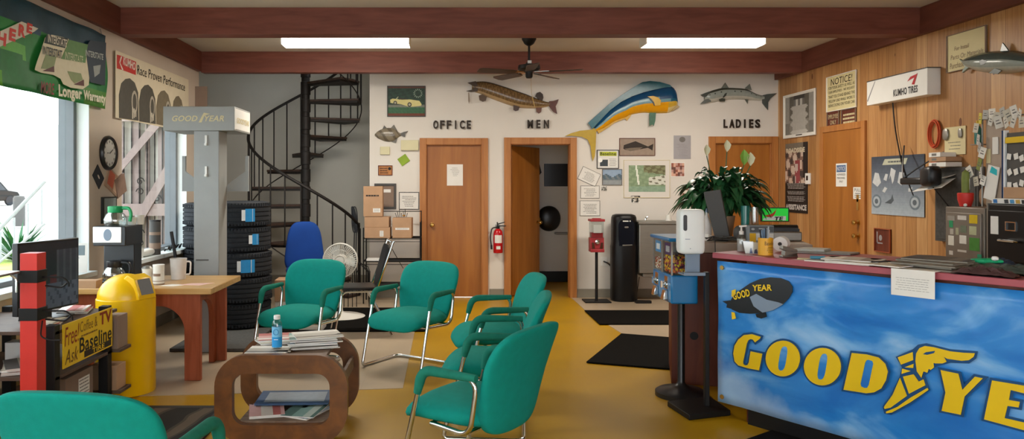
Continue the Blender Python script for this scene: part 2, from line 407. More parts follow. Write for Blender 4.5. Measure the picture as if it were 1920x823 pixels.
# ---------------------------------------------------------------- naming helpers
def tag(o, label, cat, group=None, kind=None):
    o['label'] = label; o['category'] = cat
    if group: o['group'] = group
    if kind: o['kind'] = kind
    return o
def thing(name, label, cat, loc=(0, 0, 0), rz=0.0, group=None, rot=None):
    o = bpy.data.objects.new(name, None); COL.objects.link(o); o.empty_display_size = .1
    o.location = loc; o.rotation_euler = rot if rot else (0, 0, rz)
    return tag(o, label, cat, group)
def struct(o): o['kind'] = 'structure'; return o
def copy_tree(o, parent=None):
    c = o.copy(); COL.objects.link(c)
    if parent: c.parent = parent
    for ch in [x for x in bpy.data.objects if x.parent == o]: copy_tree(ch, c)
    return c
# ---------------------------------------------------------------- places: pixel of the photograph -> point on a known plane
YB = 9.66; XL = -2.96; XR = 4.30
def bwp(px, py, Y=YB): return ((px-VX)*Y/F, EYE+(VY-py)*Y/F)
def rwp(px, py, X=XR): Y = X*F/(px-VX); return (Y, EYE+(VY-py)*Y/F)
def at(px, Y): return (px-VX)*Y/F
def zat(py, Y): return EYE+(VY-py)*Y/F
def onback(x0, y0, x1, y1, Y=YB):
    a = bwp(x0, y0, Y); b = bwp(x1, y1, Y)
    return ((a[0]+b[0])/2, Y, (a[1]+b[1])/2), 0.0, abs(b[0]-a[0]), abs(a[1]-b[1])
def onside(px0, ya0, yb0, px1, ya1, yb1, X=XR):   # left px with top,bottom ; right px with top,bottom
    a = rwp(px0, ya0, X); b = rwp(px0, yb0, X); c = rwp(px1, ya1, X); d = rwp(px1, yb1, X)
    zt = (a[1]+c[1])/2; zb = (b[1]+d[1])/2
    return (X, (a[0]+c[0])/2, (zt+zb)/2), (-PI/2 if X > 0 else PI/2), abs(a[0]-c[0]), zt-zb
# ================================================================ ROOM SHELL
ZC = 3.05
def wall_holes(name, a0, a1, z0, z1, holes, t0, t1, m, axis):     # axis 'x': wall runs along X, t = Y range; 'y': runs along Y, t = X range
    mb = MB(m); cuts = sorted({a0, a1, *[h[0] for h in holes], *[h[1] for h in holes]})
    for p, q in zip(cuts, cuts[1:]):
        hs = [h for h in holes if h[0] <= p+1e-6 and h[1] >= q-1e-6]
        segs = [(z0, z1)]
        for h in hs:
            segs = [s for (u, v) in segs for s in ((u, min(v, h[2])), (max(u, h[3]), v)) if s[1]-s[0] > 1e-4]
        for u, v in segs:
            if axis == 'x': mb.box(p, t0, u, q, t1, v)
            else: mb.box(t0, p, u, t1, q, v)
    return struct(mb.build(name, smooth=0))
YR = -2.6
wall_holes('wall_back', -.987, 4.45, 0, ZC, [(-.25, .49, 0, 2.0), (.834, 1.6, 0, 2.0), (3.47, 4.2, 0, 2.0)], YB, YB+.12, 'wall', 'x')
struct(MB('wall_a').box(-3.8, 11.15, 0, -.87, 11.27, 4.2).build('wall_alcove_back', smooth=0))
struct(MB('wall_a').box(-.99, YB+.121, 0, -.87, 11.15, 4.2).build('wall_alcove_right', smooth=0))
struct(MB('wall_a').box(-3.92, 8.95, 0, -3.8, 11.27, 4.2).build('wall_alcove_left', smooth=0))
mb = MB('wall_a'); mb.box(-3.8, 8.83, 0, -2.961, 8.95, 4.2); struct(mb.build('wall_alcove_front', smooth=0))
WT, WS = 2.32, .74
wall_holes('wall_left', YR, 8.95, 0, ZC, [(-2.0, 1.9, WS, WT), (2.5, 6.2, WS, WT), (6.82, 8.53, WS, WT)], XL-.24, XL, 'wall_l', 'y')
wall_holes('wall_right', YR, YB, 0, ZC, [], XR, XR+.15, 'pine', 'y')
struct(MB('wall').box(XL, YR-.12, 2.5, XR, YR, ZC).box(XL, YR-.12, 0, XL+.6, YR, 2.5).box(XR-.6, YR-.12, 0, XR, YR, 2.5).box(XL+.6, YR-.12, 0, XR-.6, YR, .5).build('wall_front', smooth=0))
struct(MB('ceil').box(XL-.24, YR, ZC, XR+.15, 9.02, ZC+.1).box(-.987, 9.02, ZC, XR+.15, YB+.12, ZC+.1).build('ceiling', smooth=0))
struct(MB('ceil').box(-3.92, 9.02, 4.2, -.87, 11.27, 4.3).build('ceiling_stairwell', smooth=0))
struct(MB('wall_a').box(-3.92, 8.9, ZC+.1, -.87, 9.02, 4.2).build('wall_stairwell_upper', smooth=0))
# floor: yellow paint with tan tiled areas laid flush
struct(MB('yellow').box(-3.92, YR-.12, -.1, XR+.15, 11.4, 0).build('floor', smooth=0))
struct(MB('tan').slab([(XL, 5.13), (-1.9, 5.19), (-1.0, 5.28), (-.31, 5.37), (-.31, 8.0), (-.33, YB), (-.987, YB), (-.987, 11.15), (-3.8, 11.15), (-3.8, 8.95), (XL, 8.95)], 0, .003).build('floor_tan_left', smooth=0))
struct(MB('tan').slab([(1.62, YB), (1.62, 8.6), (1.74, 7.2), (1.5, 6.3), (XR, 6.0), (XR, YB)], 0, .003).build('floor_tan_right', smooth=0))
def bars(name, m, boxes):
    mb = MB(m)
    for b in boxes: mb.box(*b)
    return struct(mb.build(name, smooth=0, bev=.004))
# beams
bars('trim_1', 'beam', [(XL+.04, 6.68, 2.81, XR-.05, 6.86, ZC)]); bars('trim_2', 'beam', [(XL+.04, 8.9, 2.80, XR-.05, 9.03, ZC)])
bars('trim_3', 'beamy', [(XL, YR, 2.81, XL+.05, 8.9, ZC)]); bars('trim_4', 'beamy', [(XR-.06, YR, 2.81, XR, 9.64, ZC)])
bars('trim_5', 'beam', [(XL+.04, 2.6, 2.81, XR-.05, 2.78, ZC)])
bars('baseboard_back', 'base', [(-.985, YB-.012, 0, -.33, YB, .115), (.565, YB-.012, 0, .75, YB, .115), (1.70, YB-.012, 0, 3.38, YB, .115)])
bars('baseboard_left', 'base', [(XL, YR, 0, XL+.012, 8.83, .115)])
bars('baseboard_alcove', 'base', [(-3.8, 11.138, 0, -.99, 11.15, .115)])
# windows
def window(n, y0, y1):
    r = bpy.data.objects.new('window_%d' % n, None); COL.objects.link(r); struct(r)
    f = MB('alu'); X0, X1 = XL-.235, XL-.105
    f.box(X0, y0, WS, X1, y0+.05, WT); f.box(X0, y1-.05, WS, X1, y1, WT); f.box(X0, y0, WT-.05, X1, y1, WT); f.box(X0, y0, WS, X1, y1, WS+.05)
    if y1-y0 > 3: f.box(X0+.03, (y0+y1)/2-.9-.03, WS, X1-.03, (y0+y1)/2-.87, WT)
    f.build('window_frame', r, smooth=0, bev=.004)
    g = MB('glass'); g.box(X0+.06, y0+.05, WS+.05, X0+.066, y1-.05, WT-.05); g.build('pane', r, smooth=0)
    s = MB('reveal'); s.box(X1, y0-.0, WS-.03, XL+.07, y1, WS+.012); s.build('window_sill', r, smooth=0, bev=.004)
    q = MB('reveal'); q.box(X1, y0, WS+.012, XL-.002, y0+.006, WT); q.box(X1, y1-.006, WS+.012, XL-.002, y1, WT); q.box(X1, y0, WT-.006, XL-.002, y1, WT)
    q.build('reveal', r, smooth=0)
window(1, 2.5, 6.2); window(2, 6.82, 8.53); window(3, -2.0, 1.9)
# ---- restroom behind the open door
mb = MB('wall'); mb.box(.55, YB+.12, 0, .62, 11.3, 2.5); mb.box(2.1, YB+.12, 0, 2.17, 11.3, 2.5); mb.box(.55, 11.23, 0, 2.17, 11.3, 2.5); mb.box(.55, YB+.12, 2.5, 2.17, 11.3, 2.56)
struct(mb.build('wall_restroom', smooth=0))
bars('baseboard_restroom', 'blackm', [(.62, 11.215, 0, 2.1, 11.23, .16), (.62, YB+.13, 0, .635, 11.2, .16)])
# ---- doors on the back wall
def casing(mb, x0, x1, zt, y0, y1, w=.085):
    mb.box(x0, y0, 0, x0+w, y1, zt); mb.box(x1-w, y0, 0, x1, y1, zt); mb.box(x0+w, y0, zt-w, x1-w, y1, zt)
def knob(parent, x, y, z, m='brass', s=-1):
    k = MB(m); k.lathe([(.0, .0), (.028, .0), (.03, .006), (.012, .012), (.011, .03), (.022, .036), (.028, .05), (.022, .062), (.0, .066)], (0, 0, 0), 16, axis='y')
    k.v = [(a, s*b, c) for a, b, c in k.v]; o = k.build('knob', parent, (x, y, z)); o['label'] = 'round brass door knob'; return o
def back_door(n, px0, px1, pyt, slab=True):
    x0, zt = bwp(px0, pyt); x1, _ = bwp(px1, pyt)
    r = bpy.data.objects.new('door_%d' % n, None); COL.objects.link(r); r.location = ((x0+x1)/2, YB, 0); struct(r); w = (x1-x0)/2
    c = MB('trimw'); casing(c, -w, w, zt, -.03, .0); casing(c, -w+.065, w-.065, zt-.065, -.005, .115, .03); c.build('door_frame', r, smooth=0, bev=.004)
    if slab:
        s = MB('door'); s.box(-w+.095, .03, .008, w-.095, .07, zt-.095); s.build('door_panel', r, smooth=0, bev=.003)
    return r, w, zt
d1, w1, zt1 = back_door(1, 787, 915, 259); knob(d1, -w1+.16, .03, .94)
d2, w2, zt2 = back_door(2, 945, 1081, 258, False)
leaf = MB('door'); leaf.box(0, -.02, .008, .76, .02, zt2-.1)
lo = leaf.build('door_panel', d2, (-w2+.1, .125, 0), rz=math.radians(55), bev=.003)
k = knob(d2, 0, 0, 0); k.parent = lo; k.location = (.70, -.02, .94)
k = MB('brass'); k.box(.745, -.03, .9, .765, .03, 1.0); k.build('latch_plate', lo)
d3, w3, zt3 = back_door(3, 1328, 1458, 256); knob(d3, -w3+.17, .03, .94)
# door in the pine wall
ya, za = rwp(1541, 238); yb_, zb_ = rwp(1626, 235); zt = 2.12
r = bpy.data.objects.new('door_4', None); COL.objects.link(r); r.location = (XR, (ya+yb_)/2, 0); r.rotation_euler = (0, 0, -PI/2); struct(r); w = (ya-yb_)/2
c = MB('trimw'); casing(c, -w, w, zt, -.03, .0, .07); c.build('door_frame', r, smooth=0, bev=.004)
s = MB('door'); s.box(-w+.07, -.018, .008, w-.07, -.001, zt-.07); s.build('door_panel', r, smooth=0, bev=.003)
knob(r, w-.13, -.018, .93); knob(r, w-.13, -.018, 1.07)
hg = MB('brass'); hg.box(w-.155, -.026, 1.2, w-.115, -.018, 1.36); hg.lathe([(0, 0), (.018, 0), (.018, .02), (0, .024)], (w-.135, -.026, 1.3), 10, axis='y'); hg.build('escutcheon', r)
DOOR4 = r
# ---- lights
def lamp(px0, px1, label):
    Y = 7.45; x0, x1 = at(px0, Y), at(px1, Y); cx = (x0+x1)/2; w = (x1-x0)/2
    r = thing('fluorescent_light', label, 'light', (cx, Y+.14, 2.87), group='ceiling fluorescent fixtures')
    h = MB('white'); h.box(-w, -.06, .10, w, .06, .178); h.box(-w-.012, -.13, .0, -w, .13, .10); h.box(w, -.13, .0, w+.012, .13, .10); h.box(-w, -.12, .095, w, .12, .105); h.build('housing', r, bev=.003)
    d = MB('tube'); d.prism([(-.125, .095), (-.125, .03), (-.10, .0), (.10, .0), (.125, .03), (.125, .095)], -w, w)
    d.v = [(y, x, z) for x, y, z in d.v]; o = d.build('diffuser', r); o['label'] = 'glowing wraparound diffuser'
    l = bpy.data.lights.new('lamp', 'AREA'); l.shape = 'RECTANGLE'; l.size = 2*w; l.size_y = .22; l.energy = LAMP_POWER; l.color = (1, .92, .80)
    lo = bpy.data.objects.new('lamp', l); COL.objects.link(lo); lo.parent = r; lo.location = (0, 0, -.012)
lamp(527, 766, 'lit white fluorescent ceiling fixture over the waiting chairs, left of the fan')
lamp(1214, 1436, 'lit white fluorescent ceiling fixture right of the fan, before the ladies door')
# ================================================================ OUTSIDE
struct(MB('asph').box(-120, -40, -.25, XL-.24, 130, -.12).build('ground', smooth=0))
struct(MB('grass').slab([(-30, 18), (-6.2, 10.5), (-6.6, 14), (-30, 26)], -.12, -.06).build('lawn', smooth=0))
struct(MB('asph').slab([(-40, 27.5), (-3.4, 16.5), (-3.4, 16.8), (-40, 28)], -.12, .03).build('kerb', smooth=0))
def suv(loc, rz, label):
    r = thing('parked_car', label, 'car', loc, rz)
    b = MB('blackm'); prof = [(-2.3, .35), (-2.3, .95), (-2.2, 1.05), (-1.75, 1.1), (-1.4, 1.7), (.75, 1.75), (1.35, 1.12), (2.15, 1.0), (2.3, .8), (2.3, .35)]
    b.prism(prof, -.9, .9); b.build('body', r, bev=.06)
    g = MB('blackgl'); g.prism([(-1.55, 1.15), (-1.3, 1.6), (.65, 1.65), (1.15, 1.15)], -.91, .91); g.box(-1.95, -.7, 1.2, -1.45, .7, 1.55); g.build('windows', r)
    for x in (-1.45, 1.45):
        for y in (-.86, .86):
            t = MB('tyre'); t.lathe([(.2, -.1), (.34, -.1), (.36, 0), (.34, .1), (.2, .1)], (0, 0, 0), 20, axis='y'); t.build('wheel', r, (x, y, .36))
    l = MB('red'); l.box(-2.32, -.85, .8, -2.28, -.6, 1.0); l.box(-2.32, .6, .8, -2.28, .85, 1.0); l.build('tail_light', r)
suv((-33.5, 54, -.12), math.radians(70), 'dark SUV parked across the street, seen through the left window')
tag(MB('greyd').lathe([(.2, 0), (.2, 1.0), (.16, 1.08), (0, 1.1)], n=20).build('bollard', None, (at(36, 27), 27, -.05)), 'grey steel bollard by the kerb in front of the parked car', 'bollard')
# railing of the outside steps
r = thing('stair_railing', 'pale metal stair railing climbing to the right outside the left window', 'railing', (-6.6, 10.9, -.1))
m = MB('grey'); m.tube(rpath([(-.35, 0, .62), (-.1, 0, .72), (.75, 0, 1.62)], .08), .03); m.build('handrail', r)
m = MB('grey'); m.tube([(-.3, 0, .1), (.75, 0, 1.0)], .02); m.build('bottom_rail', r)
for k in range(6):
    x = -.3+k*.2; m = MB('grey'); m.cyl((x, 0, .1 if k == 0 else .1+(x+.3)*.86), (x, 0, .66+max(0, x+.1)*1.05), .014, 8); m.build('baluster', r)
def spiky(name, loc, n, ln, m, label, cat, up=.8, group=None):
    b = MB(m); rd = random.Random(n)
    for k in range(n):
        a = rd.random()*2*PI; e = rd.uniform(.2, 1)*up; L_ = ln*rd.uniform(.6, 1); w = .02*ln+.006
        d = Vector((math.cos(a)*math.cos(e*1.5), math.sin(a)*math.cos(e*1.5), math.sin(e*1.5))); sd = Vector((-math.sin(a), math.cos(a), 0))*w
        p0 = Vector((0, 0, 0)); p1 = d*L_*.5; p2 = d*L_; p2.z -= .15*L_
        b.poly([p0-sd*.6, p0+sd*.6, p1+sd, p1-sd]); b.poly([p1-sd, p1+sd, p2])
    return tag(b.build(name, None, loc, smooth=0), label, cat, group)
spiky('yucca_shrub', (-8.6, 15.0, -.08), 90, 1.3, 'leaf', 'spiky green shrub on the lawn behind the stair railing outside', 'shrub')
# wooden gate with iron bars outside the second window
r = thing('timber_gate', 'pinkish timber gate with diagonal brace and iron bars outside the second window', 'gate', (-3.62, 8.72, -.1))
m = MB('pinkw'); 
for x0, x1 in ((-.72, -.56), (.46, .6)): m.box(x0, -.04, 0, x1, .04, 2.55)
m.box(-.56, -.04, 2.3, .46, .04, 2.5); m.box(-.56, -.04, 0, .46, .04, .25); m.box(-.56, -.04, 1.2, .46, .03, 1.34); m.build('frame', r, smooth=0)
m = MB('pinkw'); m.prism([(-.56, .25), (-.42, .25), (.46, 1.75), (.46, 1.95)], -.055, -.042); m.build('brace', r, smooth=0)
m = MB('pinkw'); m.prism([(-.56, 1.3), (-.50, 1.3), (.35, 2.3), (.22, 2.3)], -.055, -.042); m.build('brace', r, smooth=0)
for k in range(7):
    x = -.5+k*.15; MB('pinkw').box(x, .02, .25, x+(.09 if k % 2 else .05), .04, 2.3).build('slat', r, smooth=0)
for k in range(11):
    x = -.5+k*.09; b = MB('iron'); b.cyl((x, 0, .25), (x, 0, 2.3), .008, 6); b.build('iron_bar', r)
for k, (x, z) in enumerate(((-.2, 1.75), (.05, 1.6), (.05, 1.0), (-.22, .9), (.25, 1.4))):
    b = MB('iron'); b.tube([(x+.05*math.cos(a*.7)*(1-a/14), .0, z+.05*math.sin(a*.7)*(1-a/14)) for a in range(12)], .006, 6); b.tube([(x-.05*math.cos(a*.7)*(1-a/14), .0, z-.12+.05*math.sin(a*.7)*(1-a/14)) for a in range(12)], .006, 6); b.build('iron_scroll', r)
tag(MB('paper2').box(-3.22, 8.6, -.1, -3.13, 8.66, 2.3).build('yellow_post', None, smooth=0), 'pale yellow post between the timber gate and the second window frame', 'post')
struct(MB('asph').box(-60, 95, -.1, -20, 100, 9).build('building_across_street', smooth=0))
# ================================================================ FLOOR MATS
def fmat(name, pts, label, m='blackmat', z1=.012, group='black floor mats', cat='floor mat'):
    cx = sum(p[0] for p in pts)/len(pts); cy = sum(p[1] for p in pts)/len(pts)
    return tag(MB(m).slab([(x-cx, y-cy) for x, y in pts], .0, z1).build(name, None, (cx, cy, .004), smooth=0, bev=.004), label, cat, group)
fmat('floor_mat', [(-2.0, 7.36), (-.19, 7.42), (-.19, 7.50), (-.6, 8.8), (-2.0, 8.8)], 'black floor mat under the green chairs at left, below the fan')
fmat('floor_mat', [(1.6, 7.77), (3.2, 7.77), (3.2, 8.62), (1.6, 8.62)], 'black floor mat nearest the water cooler')
fmat('floor_mat', [(1.15, 6.12), (1.80, 5.88), (2.6, 6.9), (1.71, 7.28)], 'tilted black floor mat left of the dark cabinet, nearer than the other')
fmat('floor_mat', [(1.93, 4.42), (1.35, 4.0), (2.3, 2.7), (2.86, 3.05)], 'black floor mat at the foot of the banner counter, bottom edge of the photo')
# patterned rug
def rugmat():
    m = bpy.data.materials.new('dark_rug_pattern'); m.use_nodes = True; nt = m.node_tree; N = nt.nodes; L = nt.links; b = N['Principled BSDF']
    tc = N.new('ShaderNodeTexCoord'); wv = N.new('ShaderNodeTexWave'); wv.inputs['Scale'].default_value = 1.3; wv.inputs['Distortion'].default_value = 6; wv.inputs['Detail'].default_value = 2
    L.new(tc.outputs['Object'], wv.inputs['Vector']); rp = N.new('ShaderNodeValToRGB'); e = rp.color_ramp.elements
    rp.color_ramp.interpolation = 'CONSTANT'; e[0].color = (*hx('#16130f'), 1); e[1].position = .55; e[1].color = (*hx('#3d352c'), 1); k = e.new(.8); k.color = (*hx('#5a4d3f'), 1)
    L.new(wv.outputs[0], rp.inputs[0]); L.new(rp.outputs[0], b.inputs['Base Color']); b.inputs['Roughness'].default_value = .95
    return m
M['rug'] = rugmat()
r = thing('patterned_rug', 'dark brown patterned rug under the nearest chair at lower left', 'rug', (-1.95, 3.4, .004))
MB('rug').box(-.16, -1.45, 0, .48, 1.45, .012).build('pile', r); m = MB('ink'); m.box(.48, -1.5, 0, .56, 1.5, .013); m.box(-.16, 1.45, 0, .48, 1.5, .013); m.build('border', r)
# ================================================================ GREEN CANTILEVER CHAIRS
def make_chair():
    r = thing('waiting_chair', '', 'chair')
    s = MB('teal')
    def fs(x, y, z):
        k = 1-.10*((y+.26)/.52)                                  # narrower at the back
        f = max(0, (-y-.12)/.14)
        return (x*k, y, z-(.055*f*f if f > 0 else 0)+.012*(1-(x/.28)**2)-.01)
    s.sup(.28, .27, .062, .8, .5, 40, 14, fs); s.build('seat', r, (0, -.055, .40), smooth=80)
    b = MB('teal')
    def fb(x, y, z):
        t = (z+.245)/.49                                       # 0 bottom .. 1 top
        k = .80+.2*min(t*1.6, 1)+.05*t**4; bend = -.05+.07*t+.075*t**3
        return (x*k, y*(1-.25*t)+bend-.38*x*x, z+.012*(1-(x/.25)**2)*t)
    b.sup(.283, .045, .245, .42, .6, 44, 28, fb); b.build('backrest', r, (0, .225, .557), smooth=80)
    f = MB('chrome'); h = .287
    for sx in (-1, 1):
        p = [(0, .17, .014), (sx*h, .17, .014), (sx*h, -.29, .014), (sx*h, -.135, .60), (sx*h, .17, .60), (sx*h, .13, .34), (sx*.24, -.12, .34)]
        f.tube(rpath(p, [.0, .07, .035, .07, .075, .07, 0], 6), .0125, 10)
    f.tube([(-.24, -.12, .34), (.24, -.12, .34)], .011, 8); f.tube([(-.27, .10, .342), (.27, .10, .342)], .011, 8)
    o = f.build('frame', r, smooth=60); o['label'] = 'chrome tube frame'
    for sx in (-1, 1):
        p = rpath([(sx*h, -.168, .485), (sx*h, -.137, .60), (sx*h, .165, .602)], [0, .075, 0], 7)
        n = len(p); rr = [.018]+[.024]*(n-2)+[.018]
        MB('tealarm').tube(p, rr, 12).build('armrest', r, smooth=70)
    return r
chair0 = make_chair()
chairs = [((-1.20, 6.20), -20, 'green fabric armchair left of the row, in front of the tyre stack and fan'),
          ((-.27, 6.06), -34, 'green fabric armchair in the middle, in front of the office door, facing the coffee table'),
          ((.37, 5.40), -83, 'green fabric armchair farthest back in the side-on row of three'),
          ((.30, 4.52), -96, 'green fabric armchair in the middle of the side-on row of three'),
          ((.17, 3.64), -126, 'large green fabric armchair nearest the camera in the side-on row of three'),
          ((-1.13, 2.60), 172, 'green fabric armchair at bottom left corner, seen from behind on the patterned rug')]
for i, ((x, y), a, lb) in enumerate(chairs):
    c = chair0 if i == 0 else copy_tree(chair0)
    c.location = (x, y, .004 if i != 5 else .02); c.rotation_euler = (0, 0, math.radians(a)); c['label'] = lb; c['group'] = 'green waiting room armchairs'
# ================================================================ SERVICE COUNTER WITH BANNER
CO = Vector((1.738, 4.737, 0)); CD = Vector((.5566, -.8308, 0)); CN = Vector((.8308, .5566, 0)); CA = math.atan2(CD.y, CD.x)
def cp(px, py):      # pixel -> (u along the counter front, z)
    r = (px-VX)/F; u = (CD.x*0+CO.y*r-CO.x)/(CD.x-CD.y*r); Y = CO.y+CD.y*u
    return (u, EYE+(VY-py)*Y/F)
CL = 3.6
r = thing('service_counter', 'long service counter with rose-red laminate top under the blue banner', 'counter', (CO.x, CO.y, 0), CA)
MB('cherry').box(.17, .03, .0, CL, .62, 1.0).build('body', r, bev=.004)
o = MB('redlam').box(-.035, -.03, 1.0, CL, .66, 1.035).build('countertop', r, bev=.004); o['label'] = 'rose-red laminate top'
MB('blackm').box(.2, .0, .0, CL, .03, .12).build('toe_kick', r)
# banner
b = thing('counter_banner', 'blue sky vinyl banner with airship and yellow lettering hung on the counter front', 'banner', (CO.x, CO.y, 0), CA)
BW, BZ0, BZ1 = 3.5, .095, .985
m = MB('sky'); nx, nz = 70, 16
ids = []
for j in range(nz+1):
    for i in range(nx+1):
        x = BW*i/nx; z = BZ0+(BZ1-BZ0)*j/nz
        w = .006*math.sin(x*7+z*3)+.004*math.sin(x*13-z*9)+.006*math.sin(z*11+x*2); ids.append(m.V((x, -.022+w*.6, z)))
for j in range(nz):
    for i in range(nx):
        a = j*(nx+1)+i; m.face([ids[a], ids[a+1], ids[a+nx+2], ids[a+nx+1]])
sh = m.build('vinyl_sheet', b, smooth=180)
md = sh.modifiers.new('solid', 'SOLIDIFY'); md.thickness = .002
for (x, z) in ((.04, BZ1-.04), (.04, BZ0+.04), (1.7, BZ1-.04), (1.7, BZ0+.04), (3.4, BZ0+.04)):
    MB('brass').lathe([(.006, 0), (.014, 0), (.015, .003), (.006, .004)], (0, 0, 0), 14, axis='y').build('grommet', b, (x, -.037, z))
def Q(pts, ox, oy, sc): return [cp(ox+x*sc, oy+y*sc) for x, y in pts]
YL = -.036
def letter(name, loops):
    o = flat(name+'_outline', loops[:1] if name != 'x' else loops, 'navy', b, YL, .002, .011); o.name = 'letter_outline'
    o2 = flat('letter', loops, 'gold', b, YL-.004, .004); return o2
def smooth_loop(pts, it=1):
    for _ in range(it):
        out = []; n = len(pts)
        for i in range(n):
            a = pts[i]; c = pts[(i+1) % n]; out += [(a[0]*.75+c[0]*.25, a[1]*.75+c[1]*.25), (a[0]*.25+c[0]*.75, a[1]*.25+c[1]*.75)]
        pts = out
    return pts
s7 = 580/1392
def L7(p): return Q(p, 1340, 480, s7)
# G
G = [(225, 360), (185, 348), (150, 352), (125, 372), (108, 400), (102, 435), (108, 470), (125, 488), (165, 500), (218, 510), (232, 436), (180, 425), (172, 475), (166, 486), (155, 488), (147, 482), (146, 472), (163, 390), (170, 375), (180, 370), (190, 372), (200, 385), (222, 368)]
letter('G', [L7(G)])
def oval(cx, cy, rx, ry, sx, sy, sk):
    out = [(cx+rx*math.cos(t)+0*sk, cy+ry*math.sin(t)) for t in [2*PI*k/36 for k in range(36)]]
    inn = []
    for k in range(24):
        t = 2*PI*k/24; c_, s_ = math.cos(t), math.sin(t)
        y = math.copysign(abs(s_)**.6, s_)*sy; x = math.copysign(abs(c_)**.7, c_)*sx
        inn.append((cx+x-sk*y, cy+y))
    return [out, inn]
for (cx, cy, rx, ry, sx, sy, sk) in ((325, 457, 77, 80, 17, 54, .16), (503, 493, 83, 84, 18, 58, .16)):
    lo = oval(cx, cy, rx, ry, sx, sy, sk); O = [L7(q) for q in lo]
    o = flat('letter_outline', [O[0]], 'navy', b, YL, .002, .011); flat('letter', O, 'gold', b, YL-.004, .004)
    flat('letter_counter', [O[1]], 'sky', b, YL-.0025, .002)
D = [(635, 432), (700, 438), (755, 452), (785, 480), (797, 515), (788, 555), (768, 590), (735, 608), (700, 612), (598, 596)]
Di = [(712, 462), (728, 468), (732, 480), (712, 575), (704, 588), (690, 588), (678, 582), (674, 570), (695, 475), (702, 464)]
O = [L7(D), L7(Di)]
flat('letter_outline', [O[0]], 'navy', b, YL, .002, .011); flat('letter', O, 'gold', b, YL-.004, .004); flat('letter_counter', [O[1]], 'sky', b, YL-.0025, .002)
s8 = 280/1135
def L8(p): return Q(p, 1640, 620, s8)
for nm, pts in (('Y', [(530, 290), (665, 318), (695, 440), (790, 340), (850, 352), (712, 490), (684, 628), (538, 598), (568, 460)]),
                ('E', [(920, 368), (1190, 412), (1182, 470), (1062, 440), (1048, 515), (1130, 530), (1122, 572), (1038, 560), (1015, 652), (1180, 690), (1168, 745), (860, 662)]),
                ('A', [(1300, 440), (1400, 455), (1520, 800), (1400, 775), (1375, 700), (1290, 685), (1255, 760), (1185, 745)]),
                ('R', [(1540, 480), (1720, 520), (1790, 590), (1780, 660), (1700, 690), (1800, 870), (1680, 850), (1600, 700), (1590, 830), (1490, 810)])):
    letter(nm, [L8(pts)])
# winged foot: dark silhouette, then yellow pieces
sil = [(195, 195), (320, 140), (360, 105), (420, 95), (600, 140), (800, 155), (790, 200), (740, 235), (600, 230), (480, 262), (400, 330), (440, 440), (300, 545), (150, 625), (105, 615), (95, 570), (150, 490), (225, 340), (240, 270)]
flat('emblem_outline', [L8(sil)], 'navy', b, YL, .002, .004)
wing = [(345, 165), (370, 125), (410, 108), (480, 118), (600, 148), (710, 160), (790, 163), (780, 190), (745, 215), (690, 220), (580, 205), (555, 190), (575, 228), (545, 240), (490, 240), (475, 235), (480, 270), (455, 290), (440, 280), (430, 310), (400, 300), (385, 350), (350, 300), (340, 220)]
for nm, pts in (('emblem_wing', wing), ('emblem_cuff', [(205, 195), (318, 155), (322, 215), (230, 250)]), ('emblem_strap', [(258, 270), (325, 243), (322, 275)]), ('emblem_strap', [(238, 280), (302, 298), (234, 320)]),
                ('emblem_heel', [(245, 340), (325, 322), (365, 378), (400, 360), (415, 405), (290, 470)]), ('emblem_toe', [(222, 350), (275, 485), (150, 575), (105, 585), (100, 570), (165, 480)]), ('emblem_sole', [(115, 605), (200, 570), (300, 500), (430, 425), (438, 440), (300, 535), (160, 612), (118, 618)])):
    flat(nm, [L8(pts)], 'gold', b, YL-.004, .003)
flat('emblem_mark', [L8([(398, 170), (420, 155), (490, 145), (480, 162), (430, 175)])], 'navy', b, YL-.0065, .001)
# airship
s9 = 300/1234
def L9(p): return Q(p, 1340, 500, s9)
hull = [(160, 240), (220, 180), (300, 125), (380, 90), (460, 78), (540, 85), (600, 110), (628, 150), (628, 190), (600, 240), (550, 290), (480, 330), (400, 352), (300, 358), (220, 352), (160, 325), (145, 280)]
flat('airship_hull', [L9(hull)], 'black', b, YL, .004)
flat('airship_belly', [L9([(300, 230), (350, 205), (430, 250), (520, 270), (560, 285), (480, 330), (400, 350), (330, 300)])], 'dgrey', b, YL-.003, .001)
flat('airship_fin', [L9([(88, 262), (150, 255), (155, 320), (120, 310), (125, 285)])], 'black', b, YL-.001, .004)
flat('airship_fin', [L9([(160, 180), (190, 170), (185, 215), (158, 230)])], 'gold', b, YL, .004); flat('airship_fin', [L9([(158, 345), (180, 350), (192, 395), (162, 402)])], 'gold', b, YL, .004)
flat('airship_gondola', [L9([(345, 360), (420, 345), (430, 380), (390, 395), (355, 385)])], 'black', b, YL-.001, .006)
for t, c9, hl, hh, an in (('GOOD', (236, 210), 68, 28, .42), ('YEAR', (397, 158), 74, 24, .17)):
    cc = L9([c9])[0]; e0 = L9([(c9[0]-hl, c9[1])])[0]; e1 = L9([(c9[0]+hl, c9[1])])[0]; hw = (e1[0]-e0[0])/2; q = L9([(c9[0], c9[1]-hh)])[0][1]-cc[1]
    m = MB('gold'); m.text(t, cc[0]-hw, cc[1]-q, cc[0]+hw, cc[1]+q, YL-.006, .1, .03, ang=an*.8); m.build('airship_lettering', b, smooth=0)
M['silvn'] = mat('pale_grey_ink', '#a9a8a4', .7)
# taped notice on the counter edge
a = cp(1680, 502); c = cp(1762, 560)
n = thing('taped_notice', 'white printed notice taped to the counter edge over the banner', 'notice', (CO.x, CO.y, 0), CA)
m = MB('paper'); m.box(a[0], -.052, c[1], c[0], -.049, 1.04); m.box(a[0], -.049, 1.037, c[0], .03, 1.04); m.build('sheet', n, bev=.001)
m = MB('silvn'); m.lines(a[0]+.02, .93, c[0]-.02, 1.0, 6, -.0535, .22, 4, .1); m.build('print', n, smooth=0)
